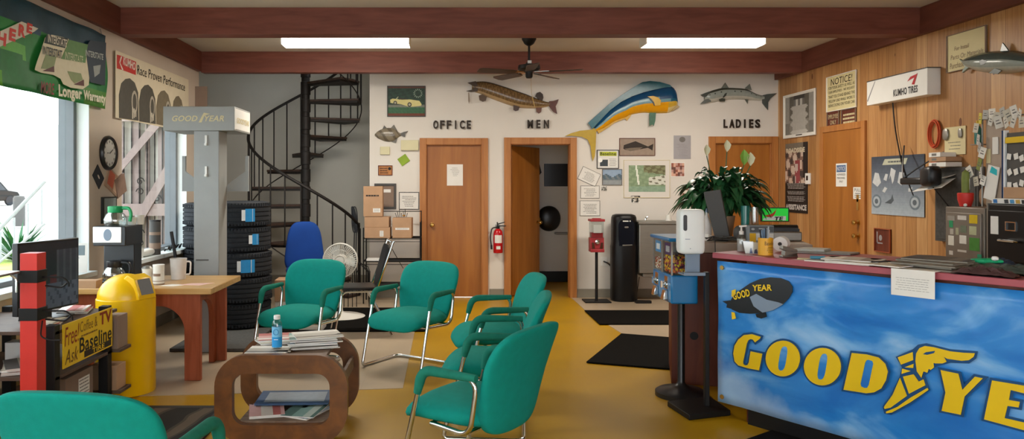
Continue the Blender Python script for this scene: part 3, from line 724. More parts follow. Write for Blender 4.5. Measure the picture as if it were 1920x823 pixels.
# ---- dark cabinet with beige top behind the counter end
TH = math.radians(-15)
cab = thing('back_cabinet', 'tall dark cherry cabinet with beige top at the counter end, under the plant', 'cabinet', (1.66, 5.50, 0), TH)
m = MB('cherry'); m.box(0, 0, 0, .9, .62, .97); m.build('body', cab, bev=.004)
m = MB('blackm'); m.lathe([(0, 0), (.03, 0), (.03, .004), (0, .005)], (.16, -.002, .36), 16, axis='y'); m.build('cable_hole', cab)
o = MB('beigel').box(-.03, -.02, .97, .95, .66, 1.045).build('cabinet_top', cab, bev=.006); o['label'] = 'beige laminate top'
TZ = 1.045; KZ = 1.035
# ================================================================ ALONG THE COUNTER: candy machine, dispenser
r = thing('candy_machine', 'blue twin gumball and candy vending machine on a pole beside the cabinet', 'vending machine', (1.635, 5.19, 0))
m = MB('black'); m.lathe([(.0, 0), (.175, 0), (.175, .03), (.15, .045), (.07, .06), (.035, .08), (.025, .1), (.025, .66), (.06, .67), (0, .67)], n=28)
o = m.build('stand', r); o['label'] = 'black pole with round base'
X0, X1, Y0, Y1 = -.135, .045, -.22, .22
m = MB('cblue'); m.box(X0, Y0, .67, X1, Y1, .86); m.box(X0-.02, Y0-.01, 1.085, X1+.01, Y1+.01, 1.11); m.build('body', r, bev=.01)
for y0 in (Y0, (Y0+Y1)/2+.005):
    y1 = y0+.215
    g = MB('clear'); g.box(X0+.004, y0+.008, .865, X1-.004, y1-.008, 1.083); g.build('globe', r)
    e = MB('steel'); 
    for (x, y) in ((X0, y0), (X0, y1-.008), (X1-.01, y0), (X1-.01, y1-.008)): e.box(x, y, .86, x+.01, y+.01, 1.085)
    e.build('corner_post', r)
    p = MB('chrome'); yc = (y0+y1)/2; p.lathe([(0, 0), (.024, 0), (.024, .014), (.011, .018), (.011, .028), (0, .03)], (0, 0, 0), 18, axis='x'); p.v = [(-a, q, c) for a, q, c in p.v]; p.box(-.04, -.005, -.022, -.026, .005, .022)
    p.build('coin_crank', r, (X0, yc, .79))
    p = MB('chrome'); p.box(-.016, -.035, -.04, 0, .035, .045); p.build('coin_plate', r, (X0+.012, yc, .8))
    p = MB('chrome'); p.prism([(0, -.04), (-.035, -.045), (-.018, .022), (0, .022)], -.032, .032); p.build('chute_flap', r, (X0, yc, .73), bev=.003)
    p = MB('vc'); p.colr('#2e9ad8' if y0 > -.1 else '#3a2f6b'); p.box(X0+.008, yc-.07, .99, X0+.012, yc+.07, 1.07); p.colr('#f2f2f2'); p.box(X0+.004, yc-.045, 1.01, X0+.008, yc+.03, 1.05); p.build('card', r)
def candies(name, x0, y0, z0, x1, y1, z1, n, rad, cols, label, loc):
    rd = random.Random(n); b_ = MB('vcg'); ph = []
    for k in range(n):
        px, py = rd.uniform(x0+rad, x1-rad), rd.uniform(y0+rad, y1-rad); pz = z0+rad+(z1-z0-2*rad)*rd.random()
        # push most candies to the visible shell
        s_ = rd.random()
        if s_ < .42: px = x0+rad
        elif s_ < .8: py = y0+rad
        elif s_ < .9: pz = z1-rad
        b_.colr(rd.choice(cols)); b_.sup(rad, rad, rad, 1, 1, 8, 5, lambda x, y, z: (x+px, y+py, z+pz))
    return tag(b_.build(name, None, loc, smooth=180), label, 'candy', kind='stuff')
candies('gumballs', X0+.01, Y0+.014, .866, X1-.01, -.012, .985, 300, .0125, ['#f0c020', '#e89a20', '#7a2440', '#5a2038', '#a03048', '#e8d030', '#d86a28'], 'mixed yellow, orange and maroon gumballs in the near globe', (1.635, 5.19, 0))
candies('peanut_candy', X0+.01, .02, .866, X1-.01, Y1-.012, .95, 260, .009, ['#e8ddd0', '#8a5a38', '#c89060', '#f2efe6', '#a03a30'], 'small brown and white candies in the far globe', (1.635, 5.19, 0))
# sanitiser dispenser on its stand
r = thing('sanitizer_stand', 'white hand sanitizer dispenser on a dark floor stand before the candy machine', 'dispenser', (1.675, 4.84, 0))
m = MB('blackm'); m.slab([(-.21, .10), (-.163, -.2), (.133, -.10), (.11, .22)], 0, .035); m.build('base_plate', r, bev=.004)
m = MB('blackm'); m.box(-.0, -.02, .035, .028, .02, .9); m.build('pole', r, bev=.003)
m = MB('dgrey'); m.box(-.117, -.012, .89, -.03, .03, 1.29); m.build('back_plate', r, bev=.004)
m = MB('dgrey'); m.box(-.17, -.12, .89, -.035, .0, .9); m.box(-.17, -.125, .89, -.035, -.115, .91); m.build('drip_tray', r, bev=.002)
m = MB('disp'); m.sup(.08, .06, .142, .22, .35, 32, 14, lambda x, y, z: (x-.113, y-.07, z)); m.build('dispenser_cover', r, (0, 0, 1.168), smooth=60)
m = MB('blackgl'); m.prism(rrect(.022, .10, .010, 4, -.165, 1.225), -.134, -.12); m.build('level_window', r, smooth=0)
m = MB('dgrey'); m.box(-.165, -.1315, 1.12, -.135, -.128, 1.124); m.box(-.135, -.1315, 1.06, -.13, -.128, 1.065); m.build('logo_mark', r)
# ================================================================ COFFEE TABLE WITH ROUNDED FRAME ENDS
r = thing('coffee_table', 'low walnut coffee table with two rounded-rectangle frame ends', 'table', (-.93, 4.52, .004))
for y in (-.29, .25):
    o = flat('frame_end', [rrect(.75, .50, .18, 10, 0, .252), rrect(.55, .29, .075, 8, 0, .252)], 'dash', r, y, .05)
    bv = o.modifiers.new('bevel', 'BEVEL'); bv.width = .008; bv.segments = 2; bv.limit_method = 'ANGLE'
    if y < 0:
        pass
m = MB('shelfw'); m.box(-.24, -.27, .455, .24, .24, .478); m.build('table_top', r, bev=.003)
m = MB('shelfw'); m.box(-.25, -.27, .10, .26, .24, .118); m.build('bottom_shelf', r, bev=.003)
for x in (-.345, .325): MB('shelfw').box(x, -.268, .30, x+.02, .228, .375).build('side_rail', r, bev=.003)
# ---- magazines
def mag(loc, rz, w, d, t, cols, label, group, seed=0, parent=None, name='magazine', pg='#e6e2da'):
    rd = random.Random(seed); m_ = MB('vc'); m_.colr(pg); m_.box(-w/2, -d/2, 0, w/2, d/2, t*.86)
    nx, ny = 9, 11; cs = cols
    def q(u, v):
        k = int(u*3.2+seed)*7+int(v*4.1)*3+seed; return cs[k % len(cs)]
    z = t
    ids = [[m_.V((-w/2+w*i/nx, -d/2+d*j/ny, z+.0015*math.sin(i*.9+seed)*(j/ny))) for i in range(nx+1)] for j in range(ny+1)]
    for j in range(ny):
        for i in range(nx):
            m_.colr(q((i+.5)/nx, (j+.5)/ny)); m_.face([ids[j][i], ids[j][i+1], ids[j+1][i+1], ids[j+1][i]])
    m_.colr(cs[0]); m_.box(-w/2-.001, -d/2, t*.86, w/2, d/2, t-.0016)
    o = m_.build(name, parent, loc, rz, smooth=20)
    return tag(o, label, name.split('_')[0], group)
PAL = [['#e9e4da', '#b9b3a8', '#7c7a78'], ['#d8a9a4', '#e9e0d8', '#c06b66'], ['#8fb0a6', '#c8d2c6', '#5c7a72'], ['#c9c3b7', '#918a80', '#efeae0'], ['#a9b6c2', '#dfe3e6', '#5f6f80'], ['#d9d2c0', '#a59b88', '#efe9db']]
COVN = ['pale grey', 'pink and white', 'green-tinted', 'beige', 'bluish', 'cream']
TT = .482+.004
spots = []
def pile(cx, cy, n, jit, rz0, z0, pal, where, group, seed, w=.215, d=.28, tmin=.006, tmax=.012):
    rd = random.Random(seed); z = z0; ords = ['bottom', 'second from bottom', 'third from bottom', 'fourth from bottom', 'fifth from bottom', 'sixth from bottom', 'seventh from bottom', 'eighth from bottom', 'ninth from bottom']
    for k in range(n):
        t = rd.uniform(tmin, tmax); p = pal[k % len(pal)]
        ww = 'topmost' if k == n-1 else ords[k]
        mag((cx+rd.uniform(-jit, jit), cy+rd.uniform(-jit, jit), z), rz0+rd.uniform(-.18, .18), w, d, t, PAL[p], '%s magazine, %s of %s' % (COVN[p], ww, where), group, seed*10+k)
        z += t+.0008
    return z
pile(-.80, 4.56, 8, .018, -1.35, TT, [3, 0, 5, 4, 0, 3, 2, 3], 'the tall stack', 'magazines on the coffee table', 3, tmin=.005, tmax=.010)
pile(-1.03, 4.66, 3, .01, -1.2, TT, [0, 5, 1], 'the rear left coffee table stack', 'magazines on the coffee table', 5)
zt_ = pile(-1.035, 4.37, 2, .006, -1.45, TT, [0, 0], 'the pair under the water bottle', 'magazines on the coffee table', 8, d=.24, w=.2)
ZS = .118+.004+.001
pile(-1.06, 4.42, 2, .004, .25, ZS, [1, 1], 'the left pair on the coffee table lower shelf', 'magazines on the lower shelf', 11, w=.2, d=.26)
pile(-.83, 4.41, 2, .004, -.3, ZS, [4, 2], 'the right pair on the coffee table lower shelf', 'magazines on the lower shelf', 12, w=.2, d=.26)
m = MB('vc'); m.colr('#3c5476'); m.box(-.22, -.14, 0, .22, .14, .012); m.colr('#9aa3ad'); m.box(-.17, -.11, .012, .19, .10, .0125)
tag(m.build('atlas', None, (-.93, 4.60, ZS+.026), .05, bev=.002), 'large flat blue-bordered book across the coffee table lower shelf', 'book')
# water bottle
r = thing('water_bottle', 'small clear water bottle with blue label on the coffee table magazines', 'bottle', (-.995, 4.40, zt_+.001))
m = MB('clear'); m.lathe([(.0, 0), (.026, 0), (.029, .006), (.029, .145), (.026, .158), (.018, .168), (.018, .172), (0, .172)], n=24); m.build('bottle_body', r)
m = MB('vc'); m.colr('#2f9bdc'); m.lathe([(.0295, .01), (.0298, .07)], n=24, cap=False); m.colr('#7cc4ea'); m.lathe([(.0298, .07), (.0295, .13)], n=24, cap=False); m.colr('#1878b8'); m.tube([(.016*math.cos(a/16*2*PI), -.030, .1+.016*math.sin(a/16*2*PI)) for a in range(16)], .0015, 5, True)
m.colr('#f4f8fa'); m.box(-.012, -.0312, .055, .012, -.029, .058); m.build('label_wrap', r)
MB('white').lathe([(0, .172), (.019, .172), (.0195, .19), (.018, .195), (0, .196)], n=20).build('cap', r)
# ================================================================ SIDE TABLE WITH COFFEE THINGS
TX0, TX1, TY0, TY1, TZT = -2.84, -1.73, 5.505, 6.30, .70
r = thing('coffee_counter_table', 'light-topped wooden table with arched reddish legs by the left wall', 'table', (0, 0, .004))
m = MB('oak'); m.box(TX0, TY0, TZT-.05, TX1, TY1, TZT-.004); o = m.build('table_top', r, bev=.006); o['label'] = 'light oak top'
def arch(mb, a0, a1, t0, t1, zt, lw, axis):
    # apron with arched underside between two legs
    n = 14; top = [(a0, zt), (a1, zt)]; w = a1-a0; R_ = .19; pts = [(a0, zt), (a0, 0), (a0+lw, 0), (a0+lw, zt-.09-R_)]
    for k in range(1, n): t = PI/2*k/n; pts.append((a0+lw+R_*(1-math.cos(t)), zt-.09-R_*(1-math.sin(t))))
    for k in range(n-1, 0, -1): t = PI/2*k/n; pts.append((a1-lw-R_*(1-math.cos(t)), zt-.09-R_*(1-math.sin(t))))
    pts += [(a1-lw, zt-.09-R_), (a1-lw, 0), (a1, 0), (a1, zt)]
    if axis == 'x': mb.prism(pts, t0, t1)
    else:
        T0 = mb.T; mb.T = Matrix.Rotation(PI/2, 4, 'Z'); mb.prism(pts, -t1, -t0); mb.T = T0
z_ = TZT-.055
for y0 in (TY0+.06, TY1-.10): 
    m = MB('redw'); arch(m, TX0+.08, TX1-.10, y0, y0+.045, z_, .12, 'x'); m.build('leg_frame', r, bev=.004)
m = MB('redw'); arch(m, TY0+.106, TY1-.102, TX1-.22, TX1-.175, z_, .06, 'y'); m.build('side_arch', r, bev=.004)
# coffee machine
r = thing('coffee_maker', 'black and steel coffee maker with mirror-bright front on the table end', 'coffee maker', (-2.58, 5.86, TZT-.004))
m = MB('black'); m.box(-.115, -.14, 0, .125, .17, .03); m.box(-.115, .02, .03, .125, .17, .32); m.box(-.12, -.15, .30, .13, .175, .45); m.build('body', r, bev=.006)
m = MB('brite'); m.box(-.118, -.156, .325, .10, -.15, .445); o = m.build('front_panel', r, bev=.003); o['label'] = 'bright steel front panel'
m = MB('dgrey'); m.prism(ell(.03, .045, 20, -.005, .385), -.159, -.156); m.build('badge', r)
def carafe(name, loc, hcol, label, s=1.0):
    c = thing(name, label, 'carafe', loc)
    MB('ware').lathe([(0, 0), (.075*s, 0), (.085*s, .02), (.085*s, .05), (.07*s, .085), (.05*s, .105), (.05*s, .11)], n=26, cap=False).build('glass_bowl', c)
    h = MB(hcol); h.lathe([(.052*s, .098), (.056*s, .105), (.056*s, .145), (.05*s, .15), (0, .152)], n=24); h.tube(rpath([(.05, 0, .135), (.11, 0, .135), (.125, 0, .09), (.115, 0, .03)], .02), .013, 10); h.build('collar_and_handle', c)
    return c
carafe('coffee_carafe', (-2.57, 5.84, TZT+.447), 'grl', 'glass coffee carafe with green collar on top of the coffee maker') if False else None
M['grl'] = mat('green_carafe_plastic', '#159a5c', .35, spec=.5)
carafe('coffee_carafe', (-2.59, 5.85, TZT+.447), 'grl', 'glass coffee carafe with green collar on top of the coffee maker')
carafe('coffee_carafe', (-2.57, 5.79, TZT+.027), 'black', 'black-handled glass carafe on the warming plate of the coffee maker')
for i, (x, y, h, lb) in enumerate(((-2.44, 6.02, .06, 'left'), (-2.40, 6.08, .075, 'right'))):
    tag(MB('foam').lathe([(0, 0), (.028, 0), (.036, h), (.033, h), (.026, .004), (0, .004)], n=18).build('foam_cup', None, (x-.05, y-.1, TZT+.447)), 'white cup on top of the coffee maker, %s of the pair' % lb, 'cup', 'cups on the coffee maker')
def lidded(name, loc, r_, h, body, lid, label, cat):
    c = thing(name, label, cat, loc); MB(body).lathe([(0, 0), (r_, 0), (r_, h), (0, h)], n=26).build('body', c, bev=.002); MB(lid).lathe([(0, h), (r_*1.04, h), (r_*1.04, h+.012), (0, h+.014)], n=26).build('lid', c)
    return c
T1 = TZT-.003
c = lidded('creamer_canister', (-2.20, 5.72, T1), .042, .145, 'foam', 'paper', 'white printed creamer canister on the wooden table', 'canister')
m = MB('cardd'); m.lathe([(.0425, .03), (.0425, .035)], n=26, cap=False); m.lathe([(.0425, .07), (.0425, .09)], n=12, cap=False, a0=-2.4, a1=-.9); m.lathe([(.0425, 0.004), (.0425, .014)], n=26, cap=False); m.build('print', c)
c = thing('sugar_jar', 'white sugar pourer left of the canister on the wooden table', 'jar', (-2.32, 5.80, T1))
MB('foam').lathe([(0, 0), (.04, 0), (.034, .08), (.042, .12), (.0, .12)], n=24).build('body', c); MB('steel').lathe([(.043, .118), (.03, .135), (.012, .14), (0, .14)], n=20).build('lid', c)
c = thing('measuring_jug', 'translucent white plastic jug at the back of the wooden table', 'jug', (-2.17, 6.06, T1))
M['milky'] = mat('milky_plastic', '#e4dfda', .4, alpha=.8)
MB('milky').lathe([(0, 0), (.055, 0), (.066, .17), (.063, .17), (.052, .004), (0, .004)], n=30).build('body', c)
MB('milky').tube(rpath([(.06, 0, .145), (.10, 0, .145), (.095, 0, .04), (.055, 0, .04)], .02), .007, 8).build('handle', c)
m = MB('paper'); m.slab([(-.16, -.06), (.12, -.09), (.17, .05), (-.08, .08)], 0, .002); m.use('vc').colr('#e3b9b0'); m.slab([(-.05, -.02), (.12, -.05), (.19, .09), (.02, .07)], .002, .004); m.colr('#f0ece4'); m.slab([(-.19, -.08), (-.06, -.1), (.02, .0), (-.12, .03)], .002, .003)
tag(m.build('newspaper', None, (-1.99, 5.72, T1), smooth=0), 'loose folded newspaper sheets on the wooden table front', 'newspaper')
# small boxes under coffee maker side
tag(MB('card').box(-.1, -.05, 0, .12, .05, .06).build('cardboard_box', None, (-2.70, 5.56, T1), bev=.003), 'small flat brown box on the wooden table, left of the yellow bin dome', 'box')
# ================================================================ YELLOW BIN
r = thing('trash_bin', 'yellow domed trash bin beside the wooden table', 'trash bin', (-2.27, 5.30, .004))
MB('canyel').lathe([(0, 0), (.195, 0), (.198, .01), (.198, .66), (.192, .665), (0, .665)], n=48).build('body', r, smooth=50)
dm = MB('canyel')
prof = [(.19*math.cos(t), .665+.165*math.sin(t)) for t in [PI/2*k/12 for k in range(13)]]
dm.lathe(prof, n=48, cap=False); o = dm.build('dome_lid', r, smooth=80); o['label'] = 'domed lid'
T = Matrix.Rotation(math.radians(-22), 4, 'Z')
f = MB('canyel'); f.T = T; f.prism([(.08, .66), (.198, .66), (.196, .70), (.155, .805), (.09, .832), (.05, .80)], -.08, .08); f.build('hood', r, bev=.006)
f = MB('black'); f.T = T; f.poly([(.199, -.058, .695), (.199, .058, .695), (.159, .058, .80), (.159, -.058, .80)]); f.poly([(.190, .058, .69), (.190, -.058, .69), (.150, -.058, .795), (.150, .058, .795)]); f.build('flap_opening', r)
# ================================================================ RACK WITH SIGN AND TV
r = thing('display_rack', 'dark metal shelf rack carrying the television and the yellow coffee sign', 'rack', (0, 0, .004))
for x, y in ((-2.2, 4.17), (-2.2, 4.82), (-2.82, 4.17), (-2.82, 4.82)):
    m = MB('blackm'); m.box(x-.03, y-.03, 0, x+.03, y+.03, .68); m.build('post', r, bev=.003)
M['shelfd'] = woodmat('dark_brown_shelf', '#4b3a30', '#5d4a3e', .6, 5, (2, 2, 2))
for z in (.10, .37, .625): m = MB('shelfd'); m.slab([(-2.86, 4.15), (-2.17, 4.15), (-2.17, 4.86), (-2.12, 4.86), (-2.12, 5.03), (-2.86, 5.03)] if z < .5 else [(-2.86, 4.15), (-2.17, 4.15), (-2.17, 4.93), (-2.86, 4.93)], z, z+.02); m.build('shelf', r, bev=.002)
SY0, SY1, SZ0, SZ1 = 4.21, 4.83, .425, .675
s = thing('coffee_sign', 'yellow hand-lettered free coffee and TV sign on the rack front', 'sign', (-2.160, (SY0+SY1)/2, (SZ0+SZ1)/2), PI/2)
w_, h_ = (SY1-SY0)/2, (SZ1-SZ0)/2
m = MB('gold'); m.box(-w_, -.003, -h_, w_, .004, h_); m.build('board', s, bev=.001)
m = MB('vc'); m.colr('#8e2f18'); m.text('TV', .42*w_, .30*h_, .95*w_, .93*h_, -.0045, 0, .03); m.text('Free!', -.95*w_, -.02*h_, -.42*w_, .85*h_, -.0045, .15, .0)
m.colr('#8a6a2a'); m.text('Coffee &', -.38*w_, .35*h_, .32*w_, .85*h_, -.0045); m.lines(-.36*w_, .05*h_, .38*w_, .27*h_, 1, -.0045, .35, 3)
m.colr('#6a4a20'); m.text('Ask', -.95*w_, -.85*h_, -.45*w_, -.2*h_, -.0045, .3)
m.colr('#1c1a14'); m.text('Baseline', -.4*w_, -.62*h_, .95*w_, .10*h_, -.0045, 0, .015)
m.colr('#2a2418'); m.rect(-.22*w_, -.92*h_, .93*w_, -.62*h_, -.0045); m.colr('#e8c21c'); m.text('TIRE', .1*w_, -.88*h_, .62*w_, -.66*h_, -.0055, 0, .02)
m.build('lettering', s, smooth=0)
# tv
r = thing('television', 'flat black television standing on the display rack', 'television', (-2.43, 4.55, .652), math.radians(77))
m = MB('black'); m.box(-.25, -.02, .05, .25, .02, .475); m.box(-.16, .02, .12, .16, .06, .38); m.build('casing', r, bev=.004)
m = MB('vcg')
def tvp(u, v):
    if v < .35 and u > .25: return (92, 104, 128) if (u*7+v*3) % 1 > .2 else (70, 80, 100)
    if u > .62 and v < .85: return (84, 90, 104) if (u*17) % 1 > .5 else (66, 72, 88)
    if .5 < u < .75 and .35 < v < .5: return (92, 52, 62)
    return (44, 50, 62)
m.pic(-.24, .062, .24, .463, -.0215, 26, 16, tvp); m.build('screen', r)
m = MB('black'); m.box(-.03, -.01, 0.01, .03, .02, .08); m.box(-.13, -.09, 0, .13, .09, .012); m.build('tv_stand', r, bev=.003)
# rack contents
def cbox(loc, rz, w, d, h, mt, label, group=None, lab=None, name='cardboard_box'):
    r_ = thing(name, label, 'box', loc, rz, group)
    m_ = MB(mt); m_.box(-w/2, -d/2, 0, w/2, d/2, h); m_.build('carton', r_, bev=.003)
    m_ = MB('ink'); m_.box(-w/2+.003, -.0015, h-.0005, w/2-.003, .0015, h+.0004); m_.build('flap_seam', r_)
    if lab: 
        m_ = MB('paper'); m_.rect(lab[0], lab[1], lab[2], lab[3], -d/2-.0015); m_.use('inkg'); m_.lines(lab[0]+.004, lab[1]+.004, lab[2]-.004, lab[3]-.004, 5, -d/2-.002, .35, 3); m_.build('shipping_label', r_, smooth=0)
    return r_
b_ = cbox((-2.36, 4.55, .124), PI/2, .34, .26, .20, 'cardd', 'grey-brown carton with white shipping label on the lower rack shelf', lab=(-.02, .05, .12, .16))
cbox((-2.235, 4.935, .394), PI/2, .15, .2, .215, 'cardd', 'brown carton on the middle rack shelf, right behind the sign')
cbox((-2.235, 4.935, .124), PI/2, .14, .18, .16, 'card', 'narrow tan carton at the right end of the lower rack shelf')
pile(-2.38, 4.80, 3, .01, .3, .6505, [0, 1, 1], 'the rack pile beside the television', 'magazines on the display rack', 21, d=.22, w=.16)
pile(-2.32, 4.38, 2, .01, .1, .6505, [1, 5], 'the rack pair before the television', 'magazines on the display rack', 22, d=.2, w=.14)
# red post in front
r = thing('red_post', 'bright red square post with black bands in front of the television', 'post', (-2.20, 3.98, .004))
MB('red').box(-.045, -.045, 0, .045, .045, 1.10).build('post_body', r, bev=.002)
for z0, z1 in ((.945, 1.01), (.745, .81)): MB('blackm').box(-.05, -.05, z0, .05, .05, z1).build('band', r, bev=.002)
for k, (z, s_) in enumerate(((.97, 1), (.79, 1.1))):
    m = MB('blackm'); m.tube(rpath([(.05, 0, z), (.16*s_, 0, z), (.19*s_, 0, z-.03), (.19*s_, 0, z-.05)], .02), .005, 6); m.tube(rpath([(.05, .03, z-.05), (.14*s_, .03, z-.06), (.17*s_, .03, z-.03)], .02), .005, 6); m.build('wire_hook', r)
m = MB('blackm'); m.tube(rpath([(.055, -.01, .74), (.055, -.03, .66), (.10, -.03, .64), (.16, -.03, .64)], .02), .004, 6); m.build('wire_hook', r)
pile(-2.44, 4.34, 4, .012, .4, .3955, [0, 1, 5, 0], 'the pile behind the red post', 'magazines on the middle rack shelf', 31, tmin=.008, tmax=.014)
cbox((-2.62, 4.60, .394), .1, .14, .1, .11, 'white', 'small white box on the middle rack shelf behind the red post', name='white_box')
r = thing('side_tray', 'thin pale metal tray on a bent tube left of the television', 'tray', (-2.36, 3.86, 1.0))
MB('steel').box(-.22, -.12, 0, .12, .1, .012).build('tray_top', r, bev=.003); MB('chrome').tube(rpath([(.11, 0, 0), (.14, 0, -.02), (.14, 0, -.09)], .02), .006).build('bent_tube', r); MB('steel').cyl((-.05, .0, -.996), (-.05, .0, 0), .012).build('tray_leg', r)
# sill things
spiky('potted_plant', (XL-.02, 5.50, .80), 40, .16, 'leaf', 'small dark spiky plant on the left sill above the television', 'plant')
r = thing('planter_box', 'small red and white box beside the spiky plant on the window sill', 'box', (XL-.02, 5.72, .752)); MB('red').box(-.05, -.10, 0, .05, .10, .08).build('box_body', r, bev=.003); MB('white').box(.05, -.03, .0, .052, .03, .06).build('white_panel', r); MB('greyd').box(-.07, -.14, .08, .07, .14, .09).build('box_lid', r, bev=.002)
tag(MB('greyd').lathe([(0, 0), (.04, 0), (.045, .05), (.03, .06), (0, .06)], n=16).build('plant_pot', None, (XL-.02, 5.50, .751)), 'small dark pot under the spiky plant on the window sill', 'pot')
m = MB('paper'); m.box(-.09, -.002, 0, .09, .002, .24); m.use('vc').colr('#7b8a90'); m.rect(-.07, .14, .07, .22, -.003); m.colr('#b9c3c6'); m.rect(-.03, .115, .03, .125, -.003)
tag(m.build('flyer', None, (XL-.02, 6.0, .755), smooth=0, rot=(math.radians(-8), 0, math.radians(20))), 'white flyer with grey picture left of the coffee maker', 'flyer')
r = lidded('dark_canister', (XL+.0, 7.60, .753), .055, .34, 'greyd', 'black', 'tall dark canister with paper bands on the second window sill', 'canister')
for z0, z1 in ((.06, .12), (.2, .23)): MB('cardd').lathe([(.056, z0), (.056, z1)], n=26, cap=False).build('paper_band', r)
r = thing('napkin_cups', 'white paper cup on the second window sill by the coffee maker', 'cup', (XL-.0, 7.22, .753)); MB('foam').lathe([(0, 0), (.03, 0), (.04, .1), (0, .1)], n=18).build('cup_body', r); MB('steel').lathe([(.0, .1), (.041, .1), (.041, .104), (0, .104)], n=18).build('rim', r)
m = MB('foam'); m.sup(.05, .16, .035, .7, .7, 16, 8); tag(m.build('paper_bundle', None, (XL-.02, 7.42, .79)), 'crumpled white paper on the second window sill', 'paper')
r = thing('jumper_clamps', 'tangle of clear and dark clamps on the far end of the second sill', 'clamps', (XL+.0, 8.1, .753))
m = MB('blackm')
for k in range(5): m.tube([(-.02+.03*math.sin(k*2), -.2+.09*k, .01), (.02, -.16+.09*k, .05), (-.02, -.12+.09*k, .015)], .009, 6)
m.build('clamp_wires', r); m = MB('clear'); m.sup(.04, .2, .03, .6, .6, 14, 8, lambda x, y, z: (x, y, z+.032)); m.build('clear_case', r)
tag(MB('black').tube([(0, 0, 0), (-.20, .12, .95)], .018, 8).build('black_umbrella', None, (-2.62, 7.55, .03)), 'closed black umbrella leaning against the wall by the second sill', 'umbrella')
# ================================================================ TYRE DISPLAY STAND
r = thing('tyre_display_stand', 'tall grey tyre display post with a lettered header box', 'display stand', (-2.085, 6.62, .004))
MB('grey').box(-.11, -.12, 0, .11, .12, 1.93).build('post', r, bev=.006)
MB('greymat').box(-.33, -.1, 0, .35, .85, .03).build('platform', r, bev=.004)
m = MB('grey'); m.box(-.37, -.14, 1.93, .25, .38, 2.14); m.build('header_box', r, bev=.004)
m = MB('white'); m.box(.251, -.14, 1.94, .254, -.12, 2.13); m.box(.251, -.12, 1.945, .253, .36, 2.125); o = m.build('end_panel', r); o['label'] = 'pale end panel'
m = MB('paper2'); m.text('GOOD', -.29, 2.01, -.07, 2.06, -.142, .25, .02); m.text('YEAR', -.01, 2.01, .16, 2.06, -.142, .25, .02)
m.prism([(-.06, 2.0), (-.035, 2.0), (-.01, 2.06), (.04, 2.075), (-.015, 2.085), (-.035, 2.05)], -.1425, -.1415); m.build('header_lettering', r, smooth=0)
m = MB('paper2'); m.T = Matrix.Translation((.2545, .12, 0)) @ Matrix.Rotation(PI/2, 4, 'Z'); m.text('GOODYEAR', -.20, 2.0, .20, 2.05, -.001, .25, .02); m.build('header_lettering', r, smooth=0)
for z in (1.80, 1.53):
    m = MB('white'); m.box(-.01, -.135, z, .01, -.12, z+.09); m.box(-.01, -.15, z, .01, -.135, z+.02); m.build('hook', r, bev=.002)
m = MB('greyd'); m.box(-.09, -.124, .80, .02, -.12, .81); m.build('slot', r)
for sx in (-1, 1):
    m = MB('grey'); m.prism([(sx*.11, 1.46), (sx*.11, 1.40), (sx*.30, 1.40), (sx*.30, 1.72), (sx*.27, 1.72), (sx*.27, 1.58)][::1 if sx > 0 else -1], .13, .16); m.build('tyre_cradle', r)
# tyres
def make_tyre(R_=.325, Hh=.235, label_blue=True):
    t = thing('tyre', '', 'tyre'); b_ = MB('tyre'); h = Hh/2
    prof = [(.20, -h*.62), (.215, -h*.8), (R_-.06, -h), (R_-.02, -h*.94), (R_-.003, -h*.78)]
    for zc in (-.55, -.18, .18, .55): prof += [(R_, (zc-.05)*h), (R_-.012, (zc-.04)*h), (R_-.012, (zc+.04)*h), (R_, (zc+.05)*h)]
    prof += [(R_-.003, h*.78), (R_-.02, h*.94), (R_-.06, h), (.215, h*.8), (.20, h*.62), (.19, 0)]
    b_.lathe(prof, (0, 0, h), 56, cap=False); b_.f.append(b_.f[0]); b_.mi.append(0); b_.fc.append((1, 1, 1))
    # cross cut tread blocks near both shoulders
    for k in range(64):
        a = 2*PI*k/64; T_ = Matrix.Translation((0, 0, h)) @ Matrix.Rotation(a, 4, 'Z'); b_.T = T_
        for s_ in (-1, 1): b_.box(R_-.012, -.008, s_*h*.62, R_+.003, .008, s_*h*.88)
    b_.T = Matrix.Identity(4); b_.build('carcass', t, smooth=30)
    return t
ty0 = make_tyre()
def tyre_label(t, ang, z0, z1, w, wht=.012):
    m_ = MB('vc'); m_.colr('#2a8fce'); R_ = .332
    m_.lathe([(R_, z0), (R_, z1)], n=8, cap=False, a0=ang, a1=ang+w); m_.colr('#e6e9ea'); m_.lathe([(R_, z0+.01), (R_, z1-.01)], n=3, cap=False, a0=ang-wht/.33*3, a1=ang)
    m_.lathe([(R_+.001, z0), (R_+.001, z1)], n=2, cap=False, a0=ang+w*.72, a1=ang+w*.76)
    m_.build('tread_label', t)
TS = [('topmost', 1), ('second from the top', 1), ('third from the top', 1), ('fourth from the top', 0), ('bottom', 0)]
cx, cy = -2.12, 7.66
for k in range(5):
    t = ty0 if k == 0 else copy_tree(ty0); t.location = (cx+random.uniform(-.015, .015), cy+random.uniform(-.015, .015), .037+k*.2555*.985); t['group'] = 'tyres stacked behind the grey display post'
    w_ = TS[4-k]; t['label'] = 'black tyre, %s, right of the grey post%s' % (w_[0]+' of the stack', ', blue label' if w_[1] else '')
    t.scale = (1, 1, 1.065)
    t['_k'] = k
tys = [o for o in bpy.data.objects if o.name.startswith('tyre') and '_k' in o.keys()]
for t in tys:
    k = t['_k']; del t['_k']
    if k >= 2: tyre_label(t, math.radians(-62 if k == 4 else (-50 if k == 3 else -72)), .05 if k != 3 else .07, .17, .30 if k == 4 else (.22 if k == 3 else .42))
nm = ['bottom', 'second', 'third', 'fourth', 'topmost']
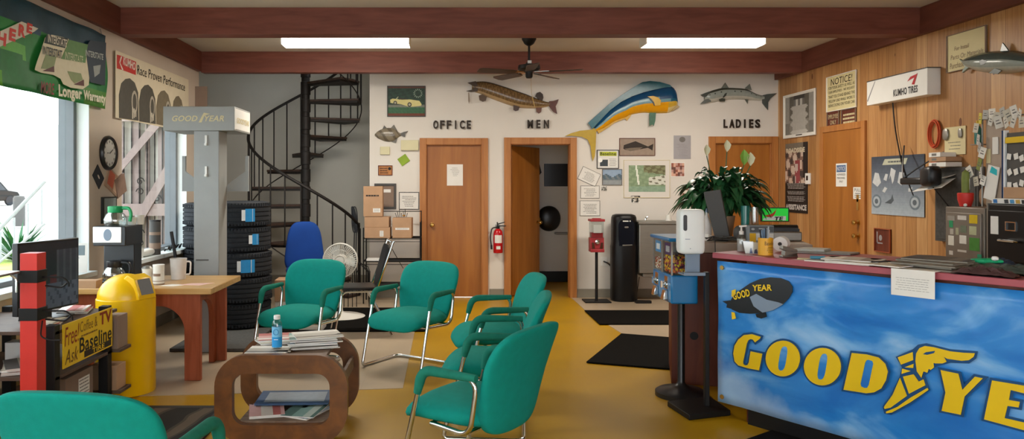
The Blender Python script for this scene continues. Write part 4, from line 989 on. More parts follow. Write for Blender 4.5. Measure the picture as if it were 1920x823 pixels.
for k in range(5):
    t = ty0.copy(); COL.objects.link(t); t.location = (-2.615, 8.40, .006+k*.2515); t['label'] = 'black tyre, %s in the stack against the left wall' % (nm[k] if k in (0, 4) else nm[k]+' from bottom'); t['group'] = 'tyres stacked by the left wall'; t.scale = (1, 1, 1.065)
    for ch in [x for x in bpy.data.objects if x.parent == ty0 and x.name.startswith('carcass')]:
        c = ch.copy(); COL.objects.link(c); c.parent = t
# ================================================================ SPIRAL STAIR
SX, SY = at(573, 9.95), 9.95
r = thing('spiral_staircase', 'dark iron spiral staircase winding up in the alcove behind the tyres', 'staircase', (SX, SY, .004))
MB('iron').lathe([(0, 0), (.12, 0), (.12, .012), (.055, .015), (.055, 4.1), (0, 4.1)], n=24).build('centre_pole', r)
RO = .74; rise = .232; z0s = 1.434-.004; hr = []; st = []
for k in range(-6, 10):
    ph = math.radians(160-31*k); z = z0s+rise*k; hw = math.radians(17.5)
    pts = [(.05*math.cos(ph-hw*2), .05*math.sin(ph-hw*2)), (RO*math.cos(ph-hw), RO*math.sin(ph-hw)), (RO*1.01*math.cos(ph), RO*1.01*math.sin(ph)), (RO*math.cos(ph+hw), RO*math.sin(ph+hw)), (.05*math.cos(ph+hw*2), .05*math.sin(ph+hw*2))]
    m = MB('tread'); m.slab(pts, z-.028, z); m.use('iron'); m.slab([(p[0]*.985, p[1]*.985) for p in pts], z-.055, z-.028); m.build('tread', r, bev=.003)
    MB('iron').lathe([(.056, z-.17), (.066, z-.165), (.066, z), (.056, z+.005)], n=20, cap=False).build('collar', r)
    for q in ((0, .5) if k > -6 else (0,)):
        p2 = ph-math.radians(31)*(q-.25); zz = z+rise*(q-.25); b0 = z-.03 if q == 0 else z-.03
        m = MB('iron'); m.cyl((RO*math.cos(p2), RO*math.sin(p2), b0), (RO*math.cos(p2), RO*math.sin(p2), zz+.90), .0095, 8); m.build('baluster', r)
for i in range(0, 16*6+1):
    kk = -6.1+i/6*.985; ph = math.radians(160-31*kk); z = z0s+rise*kk; hr.append((RO*math.cos(ph), RO*math.sin(ph), z+.90)); st.append((RO*math.cos(ph), RO*math.sin(ph), z-.05-.05))
MB('iron').tube([p for p in hr if p[2] < 4.1], .02, 8).build('handrail', r); MB('iron').tube([p for p in st if .05 < p[2] < 4.1], .008, 6).build('outer_stringer_rod', r)
# newel and hanging hose
p = hr[0]; m = MB('iron'); m.cyl((p[0], p[1], 0), (p[0], p[1], p[2]+.04), .016, 10); m.build('newel_post', r)
m = MB('black'); 
for j in range(4): m.tube([(p[0]-.05+.035*math.cos(a*PI/10+j), p[1]-.05-.012*j, 1.0+.17*math.sin(a*PI/10+j*.3)) for a in range(20)], .008, 6, True)
for dx in (0, .025): m.tube([(p[0]-.05+dx, p[1]-.06, .85), (p[0]-.06+dx, p[1]-.06, .5), (p[0]-.04+dx, p[1]-.06, .1)], .008, 6)
tag(m.build('coiled_hose', None, (SX, SY, .004)), 'black hose coiled on the spiral stair newel post', 'hose')
# ================================================================ BACK-LEFT CLUTTER
r = thing('swivel_chair', 'blue fabric swivel chair back standing behind the green chair', 'chair', (at(571, 8.88), 8.88, .004), math.radians(20))
MB('bluech').sup(.22, .05, .30, .55, .7, 28, 18, lambda x, y, z: (x*(1-.18*(z/.3)), y-.3*x*x, z)).build('backrest', r, (0, .02, .72), smooth=80)
MB('bluech').sup(.24, .23, .05, .6, .5, 28, 10).build('seat', r, (0, -.22, .46), smooth=80)
m = MB('black'); m.cyl((0, -.2, .1), (0, -.2, .42), .03); m.tube(rpath([(0, -.1, .41), (0, .12, .42), (0, .1, .6)], .06), .02)
for k in range(5): a = k*2*PI/5+.3; m.tube([(0, -.2, .11), (.28*math.cos(a), -.2+.28*math.sin(a), .05)], .018); m.sup(.025, .025, .025, 1, 1, 8, 6, lambda x, y, z, a=a: (x+.28*math.cos(a), y-.2+.28*math.sin(a), z+.027))
m.build('base', r)
fy = 8.1; fx = at(637, fy); fz = zat(489, fy)
r = thing('pedestal_fan', 'white pedestal fan with round guard and disc base behind the green chairs', 'fan', (fx, fy+.1, .012))
m = MB('foam'); m.lathe([(0, 0), (.26, 0), (.265, .01), (.22, .025), (.05, .05), (.025, .06), (.02, .08), (.02, fz-.1), (0, fz-.1)], n=40); m.build('base_and_pole', r)
g = MB('foam'); H = fz-.012
for rr, yy, t_ in ((.185, -.08, .006), (.185, -.03, .005), (.06, -.115, .004), (.12, -.108, .002)): g.tube([(rr*math.cos(a*PI/24), yy, H+rr*math.sin(a*PI/24)) for a in range(48)], t_, 6, True)
for k in range(48):
    a = k*PI/24; c_, s_ = math.cos(a), math.sin(a); g.tube([(.05*c_, -.115, H+.05*s_), (.13*c_, -.107, H+.13*s_), (.185*c_, -.08, H+.185*s_), (.185*c_, -.03, H+.185*s_), (.06*c_, .0, H+.06*s_)], .0016, 4)
o = g.build('guard', r); 
g = MB('foam'); g.lathe([(0, -.118), (.045, -.116), (.05, -.108), (0, -.105)], (0, 0, H), 24, axis='y'); g.build('badge', r)
g = MB('foam'); g.lathe([(0, -.02), (.06, -.02), (.065, .03), (.04, .09), (0, .1)], (0, 0, H), 24, axis='y'); g.build('motor', r)
M['fanb'] = mat('pale_fan_blade', '#cfd3cf', .3, alpha=.75)
for k in range(3):
    a0 = k*2*PI/3; g = MB('fanb'); pts = [(.03, -.2), (.10, -.5), (.165, -.42), (.17, .0), (.14, .42), (.06, .3)]
    g.poly([(q*math.cos(a0+t_), -.055+.03*t_, H+q*math.sin(a0+t_)) for q, t_ in pts]); g.build('blade', r)
# black stacking chair
y_ = 7.35
r = thing('stacking_chair', 'black vinyl side chair with chrome legs facing left behind the green chairs', 'chair', (at(672, y_), y_, .012), math.radians(-78))
MB('black').sup(.2, .21, .018, .4, .4, 24, 8).build('seat', r, (0, 0, .45)); 
m = MB('blackm'); m.T = Matrix.Translation((0, .23, .66)) @ Matrix.Rotation(math.radians(-15), 4, 'X'); m.sup(.2, .015, .21, .3, .4, 24, 12); m.build('backrest', r)
m = MB('chrome')
for sx in (-1, 1):
    m.tube(rpath([(sx*.21, -.25, .003), (sx*.2, -.17, .425), (sx*.2, .15, .425), (sx*.205, .32, .90)], .05), .011, 8); m.tube([(sx*.2, .08, .425), (sx*.22, .3, .003)], .011, 8)
m.tube([(-.2, -.1, .42), (.2, -.1, .42)], .01); m.tube([(-.205, .32, .895), (.205, .32, .895)], .012); m.build('frame', r)
cbox((-1.62, 7.82, .26), .05, .30, .26, .22, 'card', 'brown carton stacked on the white crate right of the tyres')
c = cbox((-1.57, 7.84, .012), .0, .38, .3, .245, 'paper', 'white carton with blue band under the brown carton', name='white_carton'); MB('vc').colr('#1c3560').rect(-.16, .15, .1, .20, -.152).build('blue_band', c); m = MB('paper'); m.text('MPC', -.14, .16, -.04, .19, -.153); m.build('band_lettering', c, smooth=0)
tag(MB('paper').box(-.12, -.1, 0, .12, .1, .2).build('white_box', None, (-1.34, 7.52, .018), bev=.004), 'small white box on the floor under the left green chair', 'box')
# wire rack with boxes
RX0, RX1, RYY = at(684, 9.3), at(789, 9.3), 9.3
r = thing('wire_rack', 'black wire shelving rack beside the office door', 'rack', ((RX0+RX1)/2, RYY, .004)); w_ = (RX1-RX0)/2
for x in (-w_, w_):
    for y in (-.15, .17):
        MB('blackm').cyl((x, y, 0), (x, y, .93 if x < 0 else 1.0), .008, 8).build('upright', r)
for z in (.22, .52, .80):
    m = MB('blackm')
    for y in (-.15, .17): m.cyl((-w_, y, z), (w_, y, z), .006, 6); m.cyl((-w_, y, z-.04), (w_, y, z-.04), .004, 6)
    for x in (-w_, w_): m.cyl((x, -.15, z), (x, .17, z), .006, 6)
    for k in range(13): y = -.15+.32*k/12; m.cyl((-w_, y, z+.005), (w_, y, z+.005), .0025, 4)
    m.build('wire_shelf', r)
m = MB('blackm'); m.cyl((-w_, .17, 1.12), (w_, .17, 1.12), .005, 6); m.cyl((w_, .17, .9), (w_, .17, 1.13), .006, 6); m.cyl((-w_, .17, .9), (-w_, .17, 1.13), .006, 6); m.tube([(-.05, -.15, .76), (.12, .15, .4)], .004, 5); m.tube([(-.1, .16, .78), (-.18, .16, .3)], .004, 5); m.build('back_brace', r)
zr = .811
cbox((at(709, 9.2), 9.22, zr), .0, .31, .26, .13, 'card', 'flat brown carton at the bottom left of the wire rack top', 'cartons on the wire rack', (.03, .02, .075, .09))
cbox((at(708, 9.2), 9.23, zr+.132), -.02, .30, .25, .125, 'card', 'flat brown carton, second up, left on the wire rack', 'cartons on the wire rack')
c = cbox((at(700, 9.2), 9.24, zr+.262), .03, .235, .24, .37, 'card', 'tall brown carton with white label on top of the left carton stack', 'cartons on the wire rack', (-.0, .05, .09, .10)); m = MB('ink'); m.lines(-.1, .24, .09, .27, 1, -.1215, .6, 5); m.build('print', c, smooth=0)
cbox((at(755, 9.2), 9.22, zr), -.03, .235, .24, .245, 'card', 'brown carton with paper strip on the right of the wire rack', 'cartons on the wire rack', (-.08, .10, .09, .125))
m = MB('blackm')
for k in range(7): m.tube([(-.03+.02*k, 0, 0), (-.05+.025*k, .02, .05+.02*(k % 3))], .004, 5)
m.use('brass'); m.sup(.02, .02, .012, 1, 1, 10, 6, lambda x, y, z: (x+.06, y-.02, z+.02)); tag(m.build('loose_tools', None, (at(748, 9.2), 9.24, zr+.25)), 'small tangle of wires and fittings lying on the right carton', 'fittings')
m = MB('white'); m.box(-.09, -.08, 0, .09, .08, .025); tag(m.build('paper_stack', None, (at(702, 9.2), 9.2, .53), bev=.002), 'low white stack on the middle shelf of the wire rack', 'paper')
m = MB('blackm')
for k in range(4): m.tube([(.0+.05*k, 0, .0), (.0+.05*k, 0, .40), (.05+.05*k, 0, .52), (.16+.04*k, .02, .54-.02*k), (.28+.01*k, 0, .42), (.30, 0, 0)], .005, 6)
tag(m.build('cable_loops', None, (at(645, 8.9), 8.9, .006)), 'black cable loops behind the pedestal fan', 'cable')
# ================================================================ THINGS ON THE BACK WALL
def frame(mb, w, h, t, d, y=0.0):
    mb.box(-w, y-d, -h, -w+t, y, h); mb.box(w-t, y-d, -h, w, y, h); mb.box(-w+t, y-d, h-t, w-t, y, h); mb.box(-w+t, y-d, -h, w-t, y, -h+t)
def hang(name, box, label, cat, fcol=None, ft=.012, fd=.018, tilt=0, side=None, bg_='paper', group=None):
    loc, rz, W_, H_ = (onback(*box) if side is None else onside(*box, X=side))
    r_ = thing(name, label, cat, loc, group=group, rot=(0, tilt, rz) if rz == 0 else (0, 0, rz)); w, h = W_/2, H_/2
    if rz and tilt: r_.rotation_euler = (Matrix.Rotation(rz, 3, 'Z') @ Matrix.Rotation(tilt, 3, 'Y')).to_euler()
    m_ = MB(bg_); m_.box(-w+(ft*.5 if fcol else 0), -.006, -h+(ft*.5 if fcol else 0), w-(ft*.5 if fcol else 0), 0, h-(ft*.5 if fcol else 0)); m_.build('sheet', r_, smooth=0)
    if fcol: m_ = MB(fcol); frame(m_, w, h, ft, fd); m_.build('frame', r_, bev=.002)
    return r_, w, h
# --- letters over the doors
M['brz'] = mat('dark_bronze_letter', '#2c2117', .5, .3)
def word(txt_, x0, x1, y0, y1, phr):
    n = len(txt_); seen = {}
    wd = {'O': 1, 'F': .9, 'I': .28, 'C': .95, 'E': .8, 'M': 1.1, 'N': 1, 'L': .75, 'A': 1, 'D': .95, 'S': .95}; pitch = (x1-x0)/(n-1+.0001)
    for i, ch in enumerate(txt_):
        cw = 9.6*wd[ch]; c_ = x0+5+(x1-x0-10)*i/(n-1); a = bwp(c_-cw/2, y1); b_ = bwp(c_+cw/2, y0)
        me_ = MB('brz'); me_.text(ch, -(b_[0]-a[0])/2, -(b_[1]-a[1])/2, (b_[0]-a[0])/2, (b_[1]-a[1])/2, 0, 0, .035)
        o = me_.build('wall_letter', None, ((a[0]+b_[0])/2, YB-.018, (a[1]+b_[1])/2), smooth=0)
        s_ = o.modifiers.new('solid', 'SOLIDIFY'); s_.thickness = .016; s_.offset = -1 if False else 1
        seen[ch] = seen.get(ch, 0)+1; od = ('first ' if seen[ch] == 1 else 'second ') if txt_.count(ch) > 1 else ''
        tag(o, 'dark metal %sletter %s of the word %s on the back wall' % (od, ch, txt_), 'letter', 'letters of %s' % phr)
word('OFFICE', 812, 884, 226, 242, 'the office sign'); word('MEN', 989, 1029, 225, 241, 'the men sign'); word('LADIES', 1354, 1424, 224, 240, 'the ladies sign')
# --- car picture
def carpic(u, v):
    if v < .09: return (112, 54, 32)
    if v > .93: return (96, 60, 50)
    if v < .30: return (44, 92, 60) if math.sin(u*61+v*47)+math.sin(v*90) > 0 else (54, 102, 70)
    if v < .38: return (118, 122, 110)
    return (34, 64, 50) if math.sin(u*33+v*21)+math.sin(v*52-u*17) > 0 else (27, 52, 40)
r, w, h = hang('car_picture', (726, 161, 798, 219), 'framed picture of a cream convertible car high on the back wall', 'picture', 'greyd', .012)
m = MB('vc'); m.pic(-w+.01, -h+.01, w-.01, h-.01, -.0075, 40, 34, carpic)
def cpt(p): return [((x-415)/130*w*.98, (225-y)/108*h) for x, y in p]
m.colr('#d9cf8c'); m.prism(cpt([(303, 215), (320, 206), (350, 210), (385, 214), (440, 212), (505, 222), (520, 245), (518, 256), (465, 262), (430, 262), (380, 246), (330, 240), (305, 236)]), -.0095, -.0078)
m.colr('#b9ba94'); m.prism(cpt([(340, 210), (357, 192), (361, 193), (350, 211)]), -.0105, -.0095); m.colr('#3a2f24'); m.prism(cpt([(362, 213), (368, 203), (410, 208), (425, 213)]), -.0105, -.0095)
for cx_, cy_, q in ((338, 236, 14), (437, 248, 16)): m.colr('#20201c'); m.prism(cpt([(cx_+q*.9*math.cos(a_*PI/8), cy_+q*math.sin(a_*PI/8)) for a_ in range(16)]), -.0115, -.0096); m.colr('#b3b09a'); m.prism(cpt([(cx_+q*.5*math.cos(a_*PI/8), cy_+q*.55*math.sin(a_*PI/8)) for a_ in range(16)]), -.0125, -.0116)
m.colr('#9fb09c')
for a_ in range(14): q = a_*2*PI/14; m.prism(cpt([(495+26*math.cos(q), 170+26*math.sin(q)), (495+34*math.cos(q+.15), 170+34*math.sin(q+.15)), (495+26*math.cos(q+.25), 170+26*math.sin(q+.25)), (495+19*math.cos(q+.1), 170+19*math.sin(q+.1))]), -.0095, -.0078)
m.build('print', r, smooth=0)
# --- mounted fish
def fishbody(mb, st, yb, thick, colf, n=14):
    rings = []; N = len(st)
    for i, (x, zt_, zb) in enumerate(st):
        zc, hh = (zt_+zb)/2, max((zt_-zb)/2, .002); th = thick*min(1, (hh/max((s_[1]-s_[2])/2 for s_ in st))**.7+.05); ring = []
        for k in range(n+1):
            a = -PI/2+PI*k/n; ring.append(mb.V((x, yb-th*math.cos(a), zc+hh*math.sin(a))))
        rings.append(ring)
    for i, (A, B) in enumerate(zip(rings, rings[1:])):
        for k in range(n):
            mb.colr(colf((i+.5)/(N-1), math.sin(-PI/2+PI*(k+.5)/n))); mb.face([A[k], B[k], B[k+1], A[k+1]])
        mb.face([A[0], A[n], B[n], B[0]])
    mb.face(rings[0]); mb.face(rings[-1][::-1])
def interp(st, m):
    out = []
    for i in range(len(st)-1):
        for j in range(m):
            t = j/m; p0 = st[max(i-1, 0)]; p1 = st[i]; p2 = st[i+1]; p3 = st[min(i+2, len(st)-1)]
            out.append((p1[0]+(p2[0]-p1[0])*t,)+tuple(.5*((2*p1[q])+(-p0[q]+p2[q])*t+(2*p0[q]-5*p1[q]+4*p2[q]-p3[q])*t*t+(-p0[q]+3*p1[q]-3*p2[q]+p3[q])*t**3) for q in (1, 2)))
    return out+[st[-1]]
def fish(name, label, cpx, conv, body, finlist, yb, thick, colf, rz, X=None, sub=6):
    """conv(px,py)->(along, z); cpx = centre pixel"""
    c0 = conv(*cpx)
    sgn = 1 if rz == 0 else -1
    loc = (c0[0], YB, c0[1]) if rz == 0 else (XR, c0[0], c0[1])
    L_ = lambda p: (sgn*(conv(*p)[0]-c0[0]), conv(*p)[1]-c0[1])
    r_ = thing(name, label, 'mounted fish', loc, rz)
    st = [(L_((x, t))[0], L_((x, t))[1], L_((x, b_))[1]) for x, t, b_ in body]
    m_ = MB('vcg'); fishbody(m_, interp(st, sub), -yb, thick, colf); m_.build('body', r_, smooth=60)
    for nm, col, pts, y, d in finlist:
        m_ = MB('vcg'); m_.colr(col); m_.prism([L_(p) for p in pts], -y-d, -y); m_.build(nm, r_, smooth=0, bev=.0015)
    return r_
def Zc(pts, ox, oy, sc): return [(ox+x*sc, oy+y*sc) for x, y in pts]
sA = 400/1266
def A_(p): return Zc(p, 860, 0, sA)
pk = [(860+x*sA, t*sA, b_*sA) for x, t, b_ in [(78, 492, 540), (100, 486, 548), (130, 483, 558), (160, 484, 572), (200, 492, 588), (250, 507, 606), (300, 523, 624), (350, 541, 638), (400, 558, 643), (440, 575, 644), (480, 590, 642), (515, 602, 636), (545, 608, 630)]]
def pikec(t, s_):
    q = math.sin(t*210+s_*9)*math.sin(t*57-s_*14)
    if s_ < -.55: return (176, 150, 112)
    if s_ > .72: return (62, 48, 34)
    return (128, 102, 68) if q > .1 else (108, 84, 54)
fish('mounted_pike', 'long brown mounted pike with open jaws between the office and men signs', (960, 180), bwp, pk,
     [('upper_jaw', '#4a3a2a', A_([(52, 494), (100, 485), (115, 512), (92, 518), (78, 508)]), .03, .03), ('lower_jaw', '#4a3c2e', A_([(44, 543), (72, 549), (112, 545), (112, 528), (95, 520), (80, 535)]), .03, .03),
      ('dorsal_fin', '#3a2c20', A_([(452, 572), (462, 552), (482, 546), (498, 560), (502, 580), (495, 602), (470, 590)]), .02, .008), ('tail_fin', '#5a2e22', A_([(535, 602), (560, 600), (592, 590), (585, 612), (574, 632), (583, 678), (560, 665), (543, 645), (535, 632)]), .02, .01),
      ('pelvic_fin', '#4a3222', A_([(322, 625), (322, 655), (335, 662), (352, 658), (360, 636)]), .05, .008), ('anal_fin', '#6a4230', A_([(458, 640), (460, 665), (474, 675), (488, 666), (492, 640)]), .02, .008), ('pectoral_fin', '#5a4632', A_([(118, 570), (122, 598), (142, 606), (160, 600), (166, 578), (140, 562)]), .05, .006),
      ('lure', '#8a7a68', A_([(56, 552), (62, 552), (66, 600), (60, 620), (56, 600)]), .05, .006)], .0, .075, pikec, 0)
sB = 240/1162
def B_(p): return Zc(p, 1060, 140, sB)
mh = [(1060+x*sB, 140+t*sB, 140+b_*sB) for x, t, b_ in [(250, 484, 520), (300, 424, 514), (360, 352, 484), (440, 280, 432), (540, 218, 398), (600, 186, 364), (700, 150, 347), (800, 124, 351), (880, 105, 351), (940, 98, 346), (980, 118, 326), (1000, 150, 312), (1010, 200, 300)]]
def mahic(t, s_):
    if t > .72 and s_ < -.25: return (216, 196, 140) if s_ < -.6 or t > .9 else (206, 168, 60)
    if s_ > .12-.30*max(0, t-.6): return (16, 70, 110) if s_ < .75 else (12, 56, 92)
    if s_ > -.12: return (110, 150, 160) if t < .75 else (30, 92, 118)
    if s_ > -.85: return (226, 158, 10)
    return (206, 160, 30)
fish('mounted_mahi_mahi', 'large blue and yellow mounted mahi-mahi arching over the wall right of the men door', (1168, 215), bwp, mh,
     [('dorsal_fin', '#2f6a78', B_([(200, 440), (300, 350), (400, 262), (500, 190), (600, 125), (690, 72), (760, 61), (850, 70), (940, 96), (960, 115), (800, 140), (700, 165), (600, 200), (500, 250), (400, 325), (300, 430), (240, 495)]), .035, .012),
      ('tail_fin', '#b99a22', B_([(255, 485), (235, 500), (130, 510), (50, 532), (-10, 560), (60, 556), (150, 566), (200, 592), (225, 650), (236, 740), (246, 786), (264, 740), (272, 650), (276, 520), (285, 500)]), .02, .012),
      ('pectoral_fin', '#d8a91c', B_([(728, 205), (780, 200), (822, 212), (850, 240), (845, 285), (795, 290), (788, 262), (765, 228)]), .085, .01), ('gill_edge', '#16384a', B_([(735, 212), (760, 226), (784, 256), (794, 290), (786, 288), (772, 256), (748, 230)]), .097, .004),
      ('pelvic_fin', '#47705c', B_([(752, 350), (812, 350), (806, 420), (792, 470), (780, 455), (752, 470)]), .05, .01), ('anal_fin', '#c9a03a', B_([(285, 508), (300, 535), (380, 485), (440, 440), (540, 402), (556, 420), (600, 362), (540, 380), (440, 425)]), .02, .01),
      ('lower_jaw', '#b7a37a', B_([(955, 335), (1000, 312), (1028, 293), (1000, 276), (975, 272), (985, 300)]), .02, .03)], .0, .09, mahic, 0)
sC = 280/1213
def C_(p): return Zc(p, 1240, 140, sC)
bc = [(1240+x*sC, 140+t*sC, 140+b_*sC) for x, t, b_ in [(345, 155, 205), (380, 140, 222), (420, 125, 226), (480, 110, 212), (540, 106, 205), (600, 108, 202), (660, 112, 203), (700, 122, 206), (750, 146, 210), (790, 163, 212), (830, 170, 208)]]
def barc(t, s_):
    if s_ > .6: return (62, 66, 58)
    if .15 < s_ < .5 and math.sin(t*70) > .9: return (70, 78, 76)
    return (150, 158, 152) if s_ > -.4 else (186, 186, 176)
fish('mounted_barracuda', 'grey silver mounted barracuda above the ladies sign', (1382, 180), bwp, bc,
     [('upper_jaw', '#4f5450', C_([(312, 166), (350, 150), (385, 138), (385, 168), (350, 185), (330, 180)]), .02, .025), ('lower_jaw', '#6a706c', C_([(308, 241), (345, 205), (385, 195), (395, 222), (350, 236)]), .02, .025),
      ('tail_fin', '#4c5452', C_([(818, 168), (850, 160), (932, 152), (880, 195), (862, 225), (860, 290), (835, 262), (812, 232), (812, 205)]), .02, .008), ('dorsal_fin', '#6e756f', C_([(478, 112), (512, 66), (540, 110)]), .03, .006), ('rear_dorsal_fin', '#6e756f', C_([(668, 114), (710, 76), (726, 128)]), .03, .006),
      ('anal_fin', '#565c54', C_([(668, 202), (692, 240), (698, 204)]), .03, .006), ('pelvic_fin', '#3c4038', C_([(452, 205), (462, 223), (502, 223), (504, 200), (480, 195)]), .06, .006), ('pectoral_fin', '#3f4440', C_([(480, 190), (500, 158), (518, 152), (508, 176), (490, 192)]), .07, .006)], .0, .06, barc, 0)
sD = 300/1122
def D_(p): return Zc(p, 650, 130, sD)
tf = [(650+x*sD, 130+t*sD, 130+b_*sD) for x, t, b_ in [(198, 452, 468), (215, 436, 482), (240, 422, 494), (270, 412, 505), (310, 411, 508), (340, 420, 498), (358, 436, 482), (375, 447, 470), (390, 451, 466)]]
fish('mounted_triggerfish', 'small oval grey-brown mounted triggerfish left of the office door', (730, 252), bwp, tf,
     [('tail_fin', '#4a4436', D_([(380, 448), (400, 440), (432, 432), (412, 452), (410, 476), (400, 474), (382, 466)]), .01, .008), ('dorsal_fin', '#5c5546', D_([(308, 414), (332, 388), (362, 442), (340, 424)]), .01, .006), ('spine_fin', '#4c463a', D_([(252, 418), (264, 393), (284, 414)]), .01, .006), ('anal_fin', '#5c5546', D_([(305, 504), (345, 518), (360, 474), (340, 495)]), .01, .006)], .0, .05,
     lambda t, s_: (104, 96, 82) if math.sin(t*25+s_*3) > .5 else (134, 124, 106), 0)
# small wall boxes and plaques
def wbox(name, box, d, m_, label, cat, tilt=0):
    loc, rz, W_, H_ = onback(*box); w, h = W_/2, H_/2; b_ = MB(m_); b_.box(-w, -d, -h, w, 0, h)
    return tag(b_.build(name, None, loc, rot=(0, tilt, 0), bev=.004), label, cat)
M['ivory'] = mat('aged_ivory_plastic', '#d2cca6', .5, var=.03)
wbox('alarm_box', (752, 263, 785, 282), .04, 'ivory', 'ivory plastic alarm box beside the top left corner of the office door', 'wall box')
wbox('thermostat_box', (713, 275, 731, 290), .025, 'ivory', 'small square ivory wall box under the triggerfish', 'wall box')
M['lime'] = mat('lime_green_card', '#8aa82c', .6)
wbox('green_card', (748, 292, 766, 308), .012, 'lime', 'tilted lime green card on the wall left of the office door', 'card', math.radians(-35))
r, w, h = hang('wooden_plaque', (709, 310, 736, 329), 'small brown wooden plaque with engraved lines left of the office door', 'plaque', 'cherry', .01, .012, bg_='trimw')
m = MB('ink'); m.lines(-w*.8, -h*.7, w*.4, h*.6, 3, -.0075, .35, 3); m.lathe([(0, -.009), (.02, -.008), (.02, -.006)], (w*.6, 0, h*.35), 14, axis='y'); m.build('engraving', r, smooth=0)
r, w, h = hang('framed_certificate', (702, 344, 743, 392), 'dark framed certificate half hidden behind the cartons', 'frame', 'greyd', .03, bg_='cardd'); m = MB('paper'); m.rect(-w*.5, h*.3, w*.5, h*.55, -.0075); m.build('print', r, smooth=0)
def cert(box, label, tilt=0, fcol='inkg', seed=1, group=None, rows=7, ft=.008):
    r_, w, h = hang('certificate', box, label, 'certificate', fcol, ft, .006, tilt, group=group); m_ = MB('inkg'); m_.lines(-w*.72, -h*.7, w*.72, h*.6, rows, -.0075, .3, seed, .25); m_.build('print', r_, smooth=0); return r_
cert((748, 360, 786, 393), 'small pale certificate in thin frame left of the office door', fcol='greyd', ft=.012)
cert((1086, 318, 1123, 344), 'tilted certificate right of the men door', math.radians(25), seed=2)
cert((1088, 348, 1124, 372), 'upright certificate under the tilted one right of the men door', seed=3)
cert((1087, 376, 1125, 405), 'lowest certificate right of the men door, with small photo', seed=4)
# paper on the office door
loc, rz, W_, H_ = onback(838, 308, 868, 348); m = MB('paper'); m.box(-W_/2, 0, -H_/2, W_/2, .004, H_/2); m.use('inkg'); m.lines(-.06, -.02, .06, .10, 6, -.0008, .2, 5, .3); tag(m.build('door_notice', None, (loc[0], YB+.0255, loc[2]), smooth=0), 'white typed notice on the office door', 'notice')
# extinguisher
r = thing('fire_extinguisher', 'red fire extinguisher on the wall between the office and men doors', 'fire extinguisher', (at(933, YB), YB-.075, zat(473, YB)))
m = MB('redg'); m.lathe([(0, 0), (.055, 0), (.06, .01), (.06, .24), (.052, .28), (.03, .305), (.022, .31), (0, .31)], n=28); m.build('cylinder', r, bev=.0)
m = MB('paper'); m.lathe([(.0608, .13), (.0608, .23)], n=10, cap=False, a0=-2.4, a1=-.7); m.lathe([(.0608, .05), (.0608, .09)], n=6, cap=False, a0=-2.0, a1=-1.1); m.build('label_wrap', r)
m = MB('blackm'); m.lathe([(0, .31), (.02, .31), (.02, .34), (0, .34)], n=14); m.box(-.015, -.02, .34, .1, .01, .352); m.prism([(-.01, .36), (.09, .39), (.09, .40), (-.02, .372)], -.01, .005); m.tube([(0, 0, .34), (-.01, 0, .395)], .008); m.build('valve_and_lever', r)
m = MB('black'); m.tube(rpath([(-.01, 0, .33), (-.08, 0, .32), (-.10, 0, .2), (-.085, 0, .08)], .05), .008, 8); m.tube([(-.086, 0, .1), (-.083, 0, .045)], .013, 8); m.build('hose', r)
m = MB('steel'); m.box(-.03, .055, .1, .03, .074, .36); m.build('bracket', r)
# restroom things
r = thing('paper_dispenser', 'round black jumbo roll dispenser on the restroom wall', 'paper dispenser', (at(1030, 11.1), 11.22, zat(410, 11.1)))
m = MB('black'); m.sup(.175, .08, .19, .95, .9, 30, 16, lambda x, y, z: (x, y-.07, z)); m.build('casing', r, smooth=80); m = MB('dgrey'); m.lathe([(0, -.148), (.035, -.146), (.035, -.13)], (0, 0, .0), 16, axis='y'); m.build('window', r)
tag(MB('steel').tube(rpath([(-.02, .0, 0), (-.02, -.06, 0), (.5, -.06, 0), (.5, 0, 0)], .03), .018, 10).build('grab_bar', None, (at(1046, 11.1), 11.225, zat(438, 11.1))), 'dark grab bar on the restroom wall right of the dispenser', 'grab bar')
m = MB('black'); m.box(-.22, -.02, -.17, .22, 0, .17); tag(m.build('dark_poster', None, (at(1050, 11.1), 11.228, zat(328, 11.1)), bev=.003), 'dark framed poster on the restroom wall', 'poster')
m = MB('blackm'); m.prism([(-.03, .08), (.02, .08), (.05, -.04), (.0, -.1), (-.01, 0)], -.05, -.01); m.tube([(0, -.02, .06), (0, .0, .1)], .01); tag(m.build('coat_hook', None, (at(1012, 11.0), 11.225, zat(318, 11.0))), 'small dark hook on the restroom wall beside the door leaf', 'hook')
